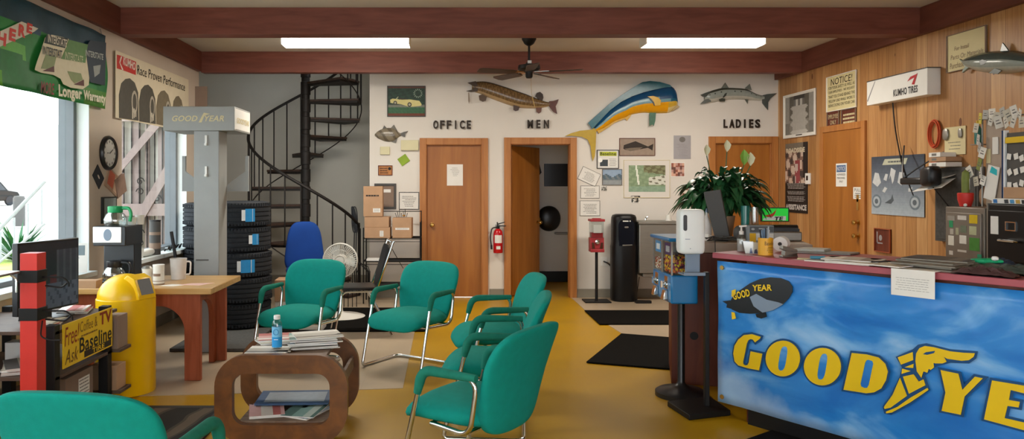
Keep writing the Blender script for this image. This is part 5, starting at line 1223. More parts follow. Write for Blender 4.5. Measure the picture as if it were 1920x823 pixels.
# posters right of the men door
r, w, h = hang('tire_ad_frame', (1119, 281, 1160, 316), 'black-framed tire shop advert under the fish tail', 'frame', 'black', .007)
m = MB('vc'); m.colr('#b9c233'); m.rect(-w*.75, h*.35, w*.8, h*.8, -.0075); m.colr('#20201a'); m.text('Baseline', -w*.7, h*.42, w*.75, h*.75, -.0085, 0, .02); m.colr('#3c444a'); m.rect(-w*.72, -h*.75, 0, -h*.05, -.0075); m.colr('#f6f6f0'); m.prism(ell(.03, .03, 10, -w*.7, -h*.1), -.009, -.0085); m.colr('#8a8a86'); m.lines(w*.1, -h*.75, w*.8, h*.1, 6, -.0075, .3, 3); m.build('print', r, smooth=0)
r, w, h = hang('fish_photo', (1161, 259, 1228, 292), 'brown photograph of a dark fish in a thin frame under the mahi-mahi', 'picture', 'cherry', .006, bg_='cardd')
m = MB('vc'); m.colr('#9a8878'); m.rect(-w+.006, -h+.006, w-.006, h-.006, -.0072); m.colr('#2c2118'); m.prism([(-w*.78, -h*.2), (-w*.75, h*.2), (-w*.4, h*.45), (-w*.1, h*.65), (w*.2, h*.4), (w*.6, h*.05), (w*.9, h*.35), (w*.85, -h*.4), (w*.6, -h*.1), (w*.2, -h*.25), (-w*.3, -h*.45), (-w*.7, -h*.3)], -.009, -.0078); m.colr('#766858'); m.prism([(-w*.7, -h*.2), (-w*.3, -h*.1), (w*.3, -h*.05), (w*.1, -h*.3), (-w*.4, -h*.5)], -.0098, -.009); m.build('print', r, smooth=0)
r, w, h = hang('memorial_plaque', (1263, 254, 1295, 298), 'grey metal plaque with faint portrait right of the mahi-mahi tail', 'plaque', None, bg_='dgrey2') if False else (None, 0, 0)
M['silv'] = mat('silver_grey_plaque', '#a9a7aa', .4, .3, var=.04)
r, w, h = hang('metal_plaque', (1263, 254, 1295, 298), 'silver grey plaque with faint portrait, right of the fish photograph', 'plaque', None, bg_='silv')
m = MB('inkg'); m.prism(ell(.04, .035, 16, 0, h*.65), -.0072, -.0065); m.lines(-w*.7, -h*.8, w*.7, h*.3, 8, -.0068, .12, 8, .3); m.build('engraving', r, smooth=0)
def falls(u, v):
    n_ = math.sin(u*23+v*9)*math.sin(v*31-u*7)
    if v < .22: return (138, 164, 140) if n_ > 0 else (146, 172, 146)
    if abs(u-.2-.1*(1-v)) < .025 and v > .25: return (232, 236, 222)
    if u > .55 and .25 < v < .55+.2*(u-.6): return (214, 216, 202) if n_ > -.4 else (120, 118, 98)
    if v > .8-.15*u and u > .4: return (108, 104, 74) if n_ > 0 else (132, 136, 100)
    return (146, 166, 132) if n_ > .1 else (132, 154, 120)
r, w, h = hang('landscape_print', (1169, 300, 1256, 371), 'large cream-matted green landscape print of a stream and waterfall', 'picture', 'paper2', .006, .01, bg_='wall')
MB('vc').pic(-w*.78, -h*.68, w*.80, h*.72, -.0075, 44, 34, falls).build('print', r, smooth=0)
r, w, h = hang('shop_photo', (1129, 317, 1166, 347), 'framed bluish photo of parked cars beside the tire advert', 'picture', 'inkg', .006)
MB('vc').pic(-w+.006, -h+.006, w-.006, h-.006, -.0075, 20, 14, lambda u, v: (150, 172, 196) if v > .6+.1*math.sin(u*9) else ((86, 106, 120) if v > .35 and math.sin(u*21+v*13) > -.2 else (118, 128, 132) if v > .25 else (150, 156, 158))).build('print', r, smooth=0)
def snap(box, label, seed, cols, group=None):
    r_, w, h = hang('snapshot', box, label, 'photograph', group=group)
    rd = random.Random(seed); g_ = [[rd.choice(cols) for _ in range(9)] for _ in range(9)]
    MB('vc').pic(-w*.9, -h*.88, w*.9, h*.88, -.0075, 12, 10, lambda u, v: g_[int(u*6)][int(v*6)]).build('print', r_, smooth=0)
snap((1127, 349, 1138, 358), 'tiny snapshot below the bluish photo of cars', 1, [(90, 90, 84), (200, 198, 190), (130, 128, 120)])
snap((1183, 367, 1200, 380), 'small snapshot tucked under the landscape print', 2, [(40, 40, 38), (150, 140, 128), (225, 222, 214)])
snap((1257, 304, 1284, 332), 'reddish family snapshot right of the landscape print', 3, [(150, 90, 72), (214, 170, 150), (190, 150, 140), (110, 74, 66)])
snap((1275, 346, 1297, 378), 'snapshot of a cap wearer half hidden by plant leaves', 4, [(188, 164, 150), (226, 220, 208), (120, 84, 64)])
# gumball stand, cooler, fountain
gx, gy = at(1119, 9.3), 9.32
r = thing('gumball_stand', 'red-topped gumball machine on a black pole beside the men door', 'gumball machine', (gx, gy, .004))
m = MB('blackm'); m.box(-.16, -.13, 0, .16, .13, .015); m.cyl((0, 0, .01), (0, 0, .68), .018, 12); m.build('stand', r, bev=.002)
M['redold'] = mat('faded_red_enamel', '#a03238', .4, var=.1)
m = MB('redold'); m.box(-.085, -.075, .62, .085, .08, .66); m.box(-.085, -.05, .66, .085, .08, .80); m.build('body', r, bev=.006); m = MB('redold'); m.box(-.09, -.085, 1.0, .09, .09, 1.03); m.box(-.05, -.05, 1.03, .05, .05, 1.04); m.build('lid', r, bev=.006)
m = MB('clear'); m.box(-.078, -.07, .80, .078, .075, .998); m.build('globe', r); m = MB('paper'); m.box(-.05, -.064, .86, .05, -.06, .96); m.build('card', r); m = MB('redold'); m.box(-.07, -.05, .802, .07, .07, .86); m.build('candy_fill', r)
m = MB('chrome'); m.prism([(-.065, .665), (-.03, .665), (-.045, .74), (-.07, .74)], -.06, -.05); m.prism([(.065, .665), (.03, .665), (.045, .74), (.07, .74)], -.06, -.05); m.lathe([(0, 0), (.028, 0), (.028, -.02), (0, -.025)], (0, -.05, .75), 14, axis='y'); m.build('coin_mechanism', r)
r = thing('water_cooler', 'tall rounded black water cooler against the back wall', 'water cooler', (at(1169.5, 9.42), 9.42, .004))
def cool(w0, w1): return rrect
m = MB('bcab'); sec = rrect(.325, .30, .12, 8)
def ring(sc, z): return [(x*sc, y*sc) for x, y in sec]
zs = [(.95, .0), (1.0, .03), (1.0, .68), (.97, .70), (.94, .74), (.94, 1.0), (.92, 1.045), (.84, 1.075), (.6, 1.088)]
rings = [m.P([(x, y, z) for x, y in ring(sc, z)]) for sc, z in zs]
for a, b_ in zip(rings, rings[1:]):
    for k in range(len(a)): m.face([a[k], a[(k+1) % len(a)], b_[(k+1) % len(a)], b_[k]])
m.face(rings[0][::-1]); m.face(rings[-1]); m.build('body', r, smooth=50)
m = MB('blackgl'); m.box(-.09, -.146, .70, .09, -.10, .845); m.prism(rrect(.2, .32, .08, 6, 0, .87), -.143, -.141); o = m.build('dispensing_alcove', r)
m = MB('steel'); m.prism([(-.05, .697), (.07, .705), (.07, .715), (-.05, .712)], -.156, -.14); m.prism(rrect(.05, .02, .008, 4, 0, .93), -.15, -.14); m.build('drip_grille', r); 
m = MB('paper'); m.prism([(-.045, .998), (.025, .998), (.025, 1.012), (-.045, 1.012)], -.146, -.14); m.prism([(.035, 1.005), (.045, .995), (.055, 1.005), (.045, 1.016)], -.146, -.14); m.build('logo_strip', r)
fx0, fx1 = at(1198, 9.3), at(1278, 9.3)
r = thing('drinking_fountain', 'wall-mounted brushed steel drinking fountain right of the water cooler', 'drinking fountain', ((fx0+fx1)/2, YB, 0)); w = (fx1-fx0)/2
m = MB('steel'); m.box(-w, -.38, .36, w, -.01, .97); m.box(-w+.05, -.36, .31, w-.03, -.02, .36); m.build('body', r, bev=.01); m = MB('steel'); m.box(-w-.01, -.39, .97, w+.01, -.005, 1.0); m.box(-w+.03, -.36, 1.0, w-.03, -.02, 1.006); m.build('basin', r, bev=.006)
m = MB('greyd'); 
for k in range(16): m.box(-w-.002, -.30, .60+k*.018, -w+.001, -.1, .608+k*.018)
m.build('side_grille', r); m = MB('chrome'); m.tube(rpath([(-.12, -.12, 1.0), (-.12, -.12, 1.04), (-.09, -.12, 1.05)], .02), .012); m.build('bubbler', r)
tag(MB('foam').lathe([(0, 0), (.04, 0), (.033, .05), (.028, .075), (0, .08)], n=18).build('upturned_cup', None, (at(1259, 9.3), 9.42, 1.007)), 'white crumpled cup on top of the drinking fountain', 'cup')
r, w, h = hang('wall_outlet', (1126, 482, 1138, 498), 'white wall outlet with black plug left of the water cooler', 'outlet', None, bg_='white'); MB('black').tube(rpath([(0, -.005, 0), (0, -.05, 0), (.05, -.06, -.02), (.10, -.03, -.08)], .03), .01, 8).build('plug_and_cord', r)
m = MB('black'); m.box(-.11, -.04, 0, .08, .04, .03); m.tube(rpath([(-.06, .05, .02), (-.06, .15, .02), (-.02, .16, .3)], .04), .005, 6); tag(m.build('power_strip', None, (at(1212, 9.1), 9.2, .006)), 'black power strip on the floor under the drinking fountain', 'power strip')
# ceiling fan
fx, fy = at(992, 8.0), 8.0
r = thing('ceiling_fan', 'dark ceiling fan hanging from the ceiling between the beams', 'ceiling fan', (fx, fy, 0))
m = MB('blackm'); m.lathe([(.0, ZC), (.075, ZC), (.078, ZC-.03), (.05, ZC-.08), (.02, ZC-.10), (.0, ZC-.10)], n=24); m.build('canopy', r); m = MB('blackm'); m.cyl((0, 0, ZC-.1), (0, 0, 2.76), .012, 10); m.build('downrod', r)
m = MB('blackm'); m.lathe([(0, 2.775), (.03, 2.77), (.04, 2.755), (.115, 2.74), (.12, 2.70), (.10, 2.685), (.04, 2.675), (.038, 2.62), (.03, 2.605), (0, 2.60)], n=30); m.build('motor', r)
m = MB('white'); m.box(-.02, -.06, 2.755, .02, -.03, 2.785); m.build('white_tag', r)
M['blade'] = woodmat('dark_fan_blade', '#3a2a22', '#4d3a2e', .5, 4, (2, 6, 6))
for k in range(5):
    a = math.radians(-20+72*k); T_ = Matrix.Rotation(a, 4, 'Z') @ Matrix.Translation((0, 0, 2.665)) @ Matrix.Rotation(math.radians(12), 4, 'X')
    m = MB('blade'); m.T = T_; m.slab([(.15, -.04), (.20, -.055), (.54, -.068), (.575, -.04), (.575, .04), (.54, .068), (.20, .055), (.15, .04)], -.004, .004); m.build('blade', r, bev=.002)
    m = MB('chrome'); m.T = T_; m.box(.06, -.02, .004, .22, .02, .01); m.build('blade_iron', r)
m = MB('brass'); m.tube([(.02, 0, 2.61), (.025, 0, 2.45), (.06, 0, 2.30)], .002, 5); m.build('pull_chain', r)
# ================================================================ THINGS ON THE LEFT WALL
XW = XL
def lw(px, py, X=XW): Y = X*F/(px-VX); return (Y, EYE+(VY-py)*Y/F)
# clock
a = lw(201, 287); r = thing('wall_clock', 'round black-rimmed wall clock between the two left windows', 'clock', (XL, a[0], a[1]), PI/2)
m = MB('black'); m.lathe([(.15, 0), (.152, -.02), (.14, -.035), (.122, -.03), (.12, -.02)], n=40, axis='y', cap=False); m.build('rim', r, smooth=60); m = MB('paper'); m.lathe([(0, -.02), (.122, -.02)], n=40, axis='y', cap=False); m.use('black')
for k in range(12): q = k*PI/6; m.prism([(.1*math.sin(q)-.004, .1*math.cos(q)-.01), (.1*math.sin(q)+.004, .1*math.cos(q)-.01), (.1*math.sin(q)+.004, .1*math.cos(q)+.01), (.1*math.sin(q)-.004, .1*math.cos(q)+.01)], -.0225, -.021)
m.build('dial', r, smooth=0); m = MB('black'); m.prism([(-.004, 0), (.0, -.006), (.06, .03), (.058, .036)], -.026, -.024); m.prism([(.003, 0), (-.003, 0), (-.055, -.005), (-.055, .003)], -.028, -.026); m.build('hands', r, smooth=0)
# caps / cards below the clock
def lcard(name, box, label, cat, col, tilt=0, d=.006, extra=None):
    loc, rz, W_, H_ = onside(*box, X=XL); r_ = thing(name, label, cat, loc); r_.rotation_euler = (Matrix.Rotation(PI/2, 3, 'Z') @ Matrix.Rotation(tilt, 3, 'Y')).to_euler()
    m_ = MB('vc'); m_.colr(col); m_.box(-W_/2, -d, -H_/2, W_/2, 0, H_/2); m_.build('card', r_, smooth=0)
    if extra: m_ = MB('vc'); extra(m_, W_/2, H_/2, -d-.001); m_.build('print', r_, smooth=0)
    return r_
def ex1(m_, w, h, y): m_.colr('#d8d0c8'); m_.prism(ell(w*.3, h*.15, 12), y, y+.001)
lcard('dark_postcard', (175, 318, 346, 192, 316, 346), 'dark diamond-hung postcard left below the clock', 'card', '#2b3038', math.radians(45), extra=ex1)
def ex2(m_, w, h, y): m_.colr('#c8674c'); m_.rect(-w*.8, -h*.7, w*.1, h*.8, y); m_.colr('#d8b89c'); m_.rect(w*.2, -h*.8, w*.8, h*.6, y)
lcard('red_leaflet', (197, 322, 360, 222, 322, 360), 'fanned red and tan leaflets under the clock', 'leaflet', '#b3967e', math.radians(25), .012, ex2)
lcard('brown_leaflet', (214, 330, 366, 232, 330, 366), 'brown leaflet at the right of the fan under the clock', 'leaflet', '#8d7466', math.radians(-20), .02)
def ex3(m_, w, h, y): m_.colr('#8d9694'); m_.rect(-w*.85, -h*.9, w*.85, h*.9, y); m_.colr('#c9ccc8'); m_.prism(ell(w*.5, h*.3, 16, w*.1, 0), y-.001, y); m_.colr('#5d6a68'); m_.prism([(0, 0), (.01, 0), (.01, h*.2), (0, h*.2)], y-.002, y-.001)  # pale disc and dark stroke paint the clock's reflection
lcard('grey_certificate', (189, 370, 420, 215, 368, 416), 'grey picture in dark frame behind the coffee carafe', 'picture', '#2f3331', 0, .02, ex3)
# green battery banner
G0, G1, GZ0, GZ1 = 3.7, 6.42, 2.115, 2.745
r = thing('battery_banner', 'green battery advertising banner above the nearest left window', 'banner', (XL+.03, (G0+G1)/2, (GZ0+GZ1)/2), PI/2); w, h = (G1-G0)/2, (GZ1-GZ0)/2
def gpic(u, v):
    x = (u-.5)*2*w; c1 = (28, 92, 52)
    d = v-.25-.5*(u-.35)
    if v > .80-.12*u: return (34, 70, 86)
    if u < .62 and v > 1.02-.55*(u+.02)*1.0-.02: return (34, 78, 104)
    if u < .55 and abs(v-(.62-.35*u)) < .07: return (104, 186, 84)
    if u < .45 and v < .22-.2*(u-.2): return (94, 172, 44)
    if u > .85 and v < .22: return (86, 140, 60)
    return (44, 136, 66) if math.sin(u*9+v*4) > 0 else (38, 122, 62)
m = MB('vc'); nx, ny = 60, 18; ids = [[m.V((-w+2*w*i/nx, -.012-.012*math.sin(i*.5)*math.sin(j*.4+i*.13), -h+2*h*j/ny)) for i in range(nx+1)] for j in range(ny+1)]
for j in range(ny):
    for i in range(nx): m.colr(gpic((i+.5)/nx, (j+.5)/ny)); m.face([ids[j][i], ids[j][i+1], ids[j+1][i+1], ids[j+1][i]])
sh = m.build('vinyl_sheet', r, smooth=180); md = sh.modifiers.new('solid', 'SOLIDIFY'); md.thickness = .002
def lc(px, py): Y, z = lw(px, py, XL+.06); return (Y-(G0+G1)/2, z-(GZ0+GZ1)/2)
sE = 210/910
def E_(p): return [lc(x*sE, 20+y*sE) for x, y in p]
y0 = -.034
m = MB('vc'); m.colr('#ddd8c8'); m.prism(E_([(-260, 283), (170, 88), (305, 145), (270, 172), (0, 290), (-260, 410)]), y0-.002, y0); m.colr('#d33a2a')
hc = [E_([(x, y)])[0] for x, y in ((-80, 280), (-10, 255), (60, 215), (130, 180), (215, 140))]
for ch, c0, c1, t_ in (('H', -35, 45, (270, 188)), ('E', 62, 122, (238, 156)), ('R', 138, 196, (204, 124)), ('E', 206, 256, (176, 112))):
    a_ = lc(c0*sE, 20+t_[0]*sE); b_ = lc(c1*sE, 20+t_[1]*sE)
    m.text(ch, a_[0], a_[1], b_[0], b_[1], y0-.004, .1, .05)
# battery shapes
m.colr('#ddd6b8'); m.prism(smooth_loop(E_([(370, 185), (545, 225), (560, 240), (700, 290), (725, 480), (712, 645), (520, 620), (475, 530), (275, 495), (285, 440), (330, 320)])), y0-.002, y0); m.colr('#23332e'); m.prism(E_([(370, 195), (545, 225), (520, 305), (350, 262)]), y0-.004, y0-.003)
m.colr('#5a8a4a'); m.prism(E_([(550, 235), (705, 275), (685, 425), (490, 390), (530, 300)]), y0-.005, y0-.003); m.colr('#1c3040'); m.prism(E_([(725, 240), (855, 260), (845, 608), (725, 582), (700, 400), (690, 300)]), y0-.004, y0-.002)
m.colr('#8a9a68'); m.prism(E_([(365, 355), (450, 375), (425, 480), (325, 470)]), y0-.004, y0-.003); m.prism(E_([(540, 490), (650, 510), (665, 560), (600, 590), (570, 560)]), y0-.004, y0-.003); m.colr('#5a2a26'); m.prism(E_([(335, 490), (430, 450), (432, 500)]), y0-.005, y0-.004); m.prism(E_([(590, 600), (672, 560), (675, 612)]), y0-.005, y0-.004); m.colr('#9aa2a0'); m.prism(E_([(750, 450), (810, 440), (800, 510), (760, 540)]), y0-.005, y0-.004)
def ltext(t, pts4, col, sh_=.15, bo=.02):
    m.colr(col); (x0, yb), (x1, yt) = pts4[:2]; a_ = lc(x0*sE, 20+yb*sE); b_ = lc(x1*sE, 20+yt*sE); hh = pts4[2]; zc = (a_[1]+b_[1])/2; an = math.atan2(b_[1]-a_[1], b_[0]-a_[0])
    m.text(t, a_[0], zc-hh/2, b_[0], zc+hh/2, y0-.007, sh_, bo, ang=an)
ltext('INTERSTATE', ((376, 222), (532, 268), .06), '#e6e2d0'); ltext('INTERSTAT', ((334, 318), (495, 358), .062), '#2a302a'); ltext('INTERSTATE', ((515, 362), (665, 400), .058), '#c8d0a8'); ltext('INTERSTATE', ((682, 342), (830, 378), .05), '#b8c0bc')
ltext('MORE', ((320, 620), (430, 640), .085), '#8a3030'); ltext('Longer', ((465, 660), (655, 690), .115), '#ece8d0', 0, .04); ltext('Warranty', ((668, 692), (848, 728), .10), '#ece8d0', 0, .04)
m.build('printed_artwork', r, smooth=0)
m = MB('steel')
for x in (-w+.05, -.1, w-.05): m.tube([(x, 0, h-.02), (x, .02, h+.05)], .004, 6)
m.build('hanging_ties', r)
# racing tyre banner
K0, K1, KZ0, KZ1 = 6.64, 8.52, 2.06, 2.66
r = thing('tyre_banner', 'cream banner with four tyres and racing slogan above the second window', 'banner', (XL+.02, (K0+K1)/2, (KZ0+KZ1)/2), PI/2); w, h = (K1-K0)/2, (KZ1-KZ0)/2
M['cream'] = mat('cream_banner_vinyl', '#ded3b8', .6, var=.03)
MB('cream').box(-w, -.004, -h, w, 0, h).build('vinyl_sheet', r)
def kc(px, py): Y, z = lw(px, py, XL+.03); return (Y-(K0+K1)/2, z-(KZ0+KZ1)/2)
sF = 270/1307
def F_(p): return [kc(210+x*sF, 90+y*sF) for x, y in p]
m = MB('vc'); m.colr('#c4362e'); m.prism(F_([(50, 60), (85, 70), (222, 125), (220, 245), (100, 200), (50, 185)]), -.006, -.004); m.colr('#e8dcd0'); m.prism(F_([(70, 130), (85, 75), (95, 80), (78, 135), (108, 200), (95, 198)]), -.007, -.006)
a_ = kc(210+105*sF, 90+150*sF); b_ = kc(210+215*sF, 90+125*sF); m.text('KUMHO', a_[0], a_[1]-.01, b_[0], b_[1], -.007, .1, .03, ang=-.06); m.colr('#2b2620')
for t_, x0, yb, x1, yt in (('Race', 232, 215, 318, 205), ('Proven', 335, 245, 455, 262), ('Performance', 470, 295, 665, 345)):
    a_ = kc(210+x0*sF, 90+yb*sF); b_ = kc(210+x1*sF, 90+yt*sF+0*sF); zc = (a_[1]+b_[1])/2; m.text(t_, a_[0], zc-.045, b_[0], zc+.045, -.007, .1, .0)
m.colr('#5d574c')
for (x0, x1, yt, yb0, yb1) in ((68, 245, 275, 635, 660), (250, 400, 333, 665, 690), (405, 540, 385, 690, 720), (550, 655, 435, 720, 735)):
    m.colr('#55524a' if x0 < 300 else '#7a705c'); pts = F_([(x0+2, yb0), (x0, yt+150), (x0+(x1-x0)*.12, yt+45), (x0+(x1-x0)*.33, yt+6), (x0+(x1-x0)*.55, yt), (x0+(x1-x0)*.8, yt+40), (x1-4, yt+130), (x1, yb1)]); m.prism(pts, -.007, -.005)
    cx_, cz_ = F_([(x0+(x1-x0)*.78, (yt+yb1)/2+25)])[0]; m.colr('#b0a898'); m.prism(ell((pts[-1][0]-pts[0][0])*.16, .11, 16, cx_, cz_), -.009, -.007); m.colr('#55524a'); m.prism(ell((pts[-1][0]-pts[0][0])*.10, .08, 16, cx_, cz_), -.010, -.009)
    m.colr('#c9c2b0'); zz = KZ0-(KZ0+KZ1)/2
    for q in range(3): m.rect(cx_-.06+.035*q, zz+.02+.012*q, cx_-.035+.035*q, zz+.13-.01*q, -.0105)
m.build('printed_artwork', r, smooth=0)
m = MB('cardd'); m.box(-.10, -.01, -.15, .10, 0, .15); a = lw(373, 186, -3.0); tag(m.build('brown_board', None, (at(373, 8.82), 8.82, zat(186, 8.82)), smooth=0), 'small brown board on the wall above the grey header box', 'board')
m = MB('blackm'); m.tube([(-.04, 0, -.04), (.04, -.01, .05)], .012, 6); tag(m.build('marker_clip', None, (at(671, 9.6), 9.64, zat(362, 9.6))) if False else m.build('marker_clip', None, (-.995, YB+.1, zat(362, 9.6))), 'short dark rod stuck to the wall corner above the cartons', 'rod')
# ================================================================ THINGS ON THE PINE WALL
def rl(c0): return lambda px, py: ((c0[1]-rwp(px, py)[0]), rwp(px, py)[1]-c0[2])
def rsign(name, box, label, cat, bgm, ft=None, fm=None):
    loc, rz, W_, H_ = onside(*box, X=XR); r_ = thing(name, label, cat, (loc[0]-.001, loc[1], loc[2]), rz); w, h = W_/2, H_/2
    m_ = MB(bgm); m_.box(-w, -.008, -h, w, 0, h); m_.build('board', r_, bev=.001)
    if fm: m_ = MB(fm); frame(m_, w, h, ft, .02); m_.build('frame', r_, bev=.002)
    return r_, w, h
M['signc'] = mat('cream_sign_board', '#d8cc9c', .6, var=.03)
r, w, h = rsign('notice_sign', (1552, 145, 209, 1608, 131, 203), 'cream hand-lettered NOTICE sign high on the pine wall above the door', 'sign', 'signc', .008, 'paper')
m = MB('ink'); m.text('NOTICE!', -w*.72, h*.48, w*.72, h*.85, -.0095, .08)
for k, t_ in enumerate(('FOR YOUR SAFETY AS WELL AS', 'OUR EMPLOYEES - WE REQUEST', 'THAT YOU STAND BEHIND THE', 'YELLOW LINE WHILE WORK IS', 'BEING DONE ON YOUR CAR')): m.text(t_, -w*.88, h*(.26-.25*k), w*.88, h*(.42-.25*k), -.0095)
m.build('lettering', r, smooth=0)
r, w, h = rsign('small_sign', (1553, 209, 241, 1575, 207, 238), 'small brown employees sign left of its twin above the pine wall door', 'sign', 'cherry', .004, 'cardd'); m = MB('paper2'); m.text('EMPLOYEES', -w*.85, h*.1, w*.85, h*.6, -.0095); m.text('ONLY', -w*.5, -h*.6, w*.5, -h*.1, -.0095); m.build('lettering', r, smooth=0)
r, w, h = rsign('small_sign', (1580, 206, 238, 1607, 203, 234), 'small brown sign right of its twin above the pine wall door', 'sign', 'cherry', .004, 'cardd'); m = MB('paper2'); m.lines(-w*.85, -h*.75, w*.85, h*.6, 3, -.0095, .5, 6, .05); m.build('lettering', r, smooth=0)
def ph1(u, v):
    if abs(u-.5) < .2 and v > .9: return (60, 58, 54)
    if abs(u-.5) < .26+.04*math.sin(v*30) and v < .72: return (178, 176, 170) if v > .1 else (196, 194, 188)
    if abs(u-.5) < .2 and v >= .72: return (110, 108, 104) if math.sin(u*40) > 0 else (190, 188, 182)
    if abs(u-.5) < .34: return (96, 92, 84) if v > .35 else (132, 128, 120)
    return (150, 148, 142) if v > .3 else (120, 118, 112)
r, w, h = rsign('framed_photograph', (1471, 181, 263, 1531, 164, 250), 'large black and white photograph in white frame at the back of the pine wall', 'picture', 'paper', .02, 'paper')
m = MB('vc'); m.pic(-w*.88, -h*.85, w*.88, h*.88, -.0095, 26, 30, ph1); m.colr('#20201e'); m.rect(-w*.2, -h*.95, w*.2, -h*.88, -.011); m.build('print', r, smooth=0)
def ph2(u, v):
    if v < .42: return (34, 33, 32)
    if u > .82 and v > .5: return (40, 36, 36)
    if v > .9: return (120, 112, 100)
    n_ = math.sin(u*17+v*8)*math.sin(v*21-u*5)
    if .45 < u < .7 and v < .75: return (150, 74, 78) if n_ > -.2 else (196, 178, 170)
    return (206, 186, 170) if n_ > .1 else ((132, 104, 92) if n_ > -.4 else (70, 62, 60))
r, w, h = rsign('roadside_poster', (1474, 265, 398, 1515, 271, 400), 'tall roadside assistance poster with black lower half beside the pine wall door', 'poster', 'black')
m = MB('vc'); m.pic(-w, -h, w, h, -.009, 22, 40, ph2); m.colr('#d8cdb4'); m.text('ROADSIDE', -w*.9, h*.72, w*.8, h*.86, -.0105, 0, .05); m.colr('#c9c5c0')
m.text('ASSISTANCE', -w*.95, -h*.92, w*.95, -h*.76, -.0105, 0, .05)
for a_, b_ in ((-.15, -.32), (-.38, -.48), (-.52, -.68)): m.lines(-w*.85, h*b_, w*.85, h*a_, 4, -.0105, .3, 3, .1)
m.build('print', r, smooth=0)
a = rwp(1517, 335); r = thing('wall_thermostat', 'white wall thermostat beside the roadside poster', 'thermostat', (XR, a[0], a[1]), -PI/2); MB('white').box(-.05, -.025, -.065, .05, 0, .065).build('case', r, bev=.004); MB('blackgl').box(-.02, -.027, -.02, .025, -.025, .035).build('screen', r)
# lightbox
loc, rz, W_, H_ = onside(1629, 152, 194, 1743, 130, 182, X=XR-.10); r = thing('tyre_lightbox', 'white KUMHO TIRES lightbox sign on the pine wall', 'lightbox sign', (XR, loc[1], loc[2]), -PI/2); w, h = W_/2, H_/2
m = MB('white'); m.box(-w, -.12, -h, w, -.002, h); m.build('box', r, bev=.004); m = MB('greyd'); m.box(-w-.001, -.122, h, w+.001, 0, h+.008); m.build('top_edge', r)
m = MB('vc'); m.colr('#2c2c30'); m.text('KUMHO TIRES', -w*.05, -h*.68, w*.72, -h*.12, -.1215, 0, .03); m.colr('#9a9aa0'); m.prism([(-w*.98, -h*.6), (-w*.96, -h*.68), (-w*.68, h*.92), (-w*.70, h*.92)], -.1225, -.121)
m.colr('#b3202c'); m.prism([(w*.40, h*.30), (w*.50, h*.62), (w*.68, h*.72), (w*.72, h*.78), (w*.62, -h*.05), (w*.54, h*.0), (w*.62, h*.50), (w*.5, h*.40)], -.1225, -.121); m.build('lettering', r, smooth=0)
m = MB('black'); m.tube(rpath([(-w*.4, -.03, -h), (-w*.36, -.02, -h-.25), (-w*.1, -.02, -.75), (.1, -.01, -1.0)], .15), .006, 6); m.build('power_cord', r)
# materials sign
r, w, h = rsign('materials_sign', (1778, 68, 135, 1852, 46, 124), 'cream sign about parts or materials near the ceiling at right', 'sign', 'signc', .006, 'cardd')
for t_, x0, z0_, x1, z1_ in (('For Install', -.6, .1, .15, .32), ('Parts Or Materials', -.8, -.35, .85, -.1), ('Purchased', -.85, -.82, 0, -.52)): MB('cardd').text(t_, w*x0, h*z0_, w*x1, h*z1_, -.0095, .1).build('lettering', r, smooth=0)
# mounted tuna
sG = 480/1646
tn = [(1440+x*sG, 20+t*sG, 20+b_*sG) for x, t, b_ in [(1272, 316, 330), (1295, 304, 352), (1330, 290, 374), (1380, 274, 392), (1440, 262, 402), (1500, 257, 406), (1560, 256, 404), (1620, 262, 396), (1700, 285, 385), (1790, 320, 370), (1830, 336, 356)]]
fish('mounted_tuna', 'silver and dark grey mounted fish at the top right of the pine wall', (1890, 110), rwp, tn,
     [('dorsal_fin', '#4a5a56', Zc([(1525, 262), (1540, 205), (1556, 225), (1580, 258)], 1440, 20, sG), .03, .01), ('jaw', '#8a9a90', Zc([(1266, 310), (1305, 335), (1330, 365), (1285, 400), (1290, 380), (1305, 360)], 1440, 20, sG), .03, .02), ('pelvic_fin', '#59625c', Zc([(1500, 402), (1540, 370), (1585, 385), (1560, 408)], 1440, 20, sG), .09, .01), ('pectoral_fin', '#4a5450', Zc([(1455, 325), (1475, 312), (1510, 322), (1490, 345), (1465, 352)], 1440, 20, sG), .11, .01), ('tail_fin', '#4a5a56', Zc([(1825, 340), (1880, 240), (1850, 345), (1890, 450), (1828, 356)], 1440, 20, sG), .03, .01)],
     .0, .12, lambda t, s_: (70, 84, 82) if s_ > .25 else ((148, 158, 152) if s_ > -.5 else (176, 180, 170)), -PI/2)
# signs on the pine door
yd = XR-.0185
r = thing('door_notice', 'white and blue NOTICE authorized personnel sign on the pine wall door', 'notice', (yd, *rwp(1581, 328)), -PI/2); w, h = .11, .125
m = MB('white'); m.box(-w, -.003, -h, w, 0, h); m.build('plate', r); m = MB('vc'); m.colr('#4a6a94'); m.rect(-w*.85, h*.25, w*.85, h*.85, -.0045); m.colr('#e8eaec'); m.text('NOTICE', -w*.75, h*.38, w*.75, h*.72, -.0055); m.colr('#3a3a3a')
for k, t_ in enumerate(('AUTHORIZED', 'PERSONNEL', 'ONLY')): m.text(t_, -w*.75 if k < 2 else -w*.35, h*(-.05-.3*k), w*.75 if k < 2 else w*.35, h*(.12-.3*k), -.0045)
m.build('lettering', r, smooth=0)
r = thing('door_sign', 'small white PULL sign above the door knobs of the pine wall door', 'sign', (yd, *rwp(1612, 362)), -PI/2); w, h = .085, .062
m = MB('paper'); m.box(-w, -.003, -h, w, 0, h); m.build('plate', r); m = MB('ink'); m.text('PULL', -w*.7, h*.25, w*.7, h*.8, -.0045); m.lines(-w*.8, -h*.85, w*.8, h*.1, 3, -.0045, .35, 2); m.build('lettering', r, smooth=0)
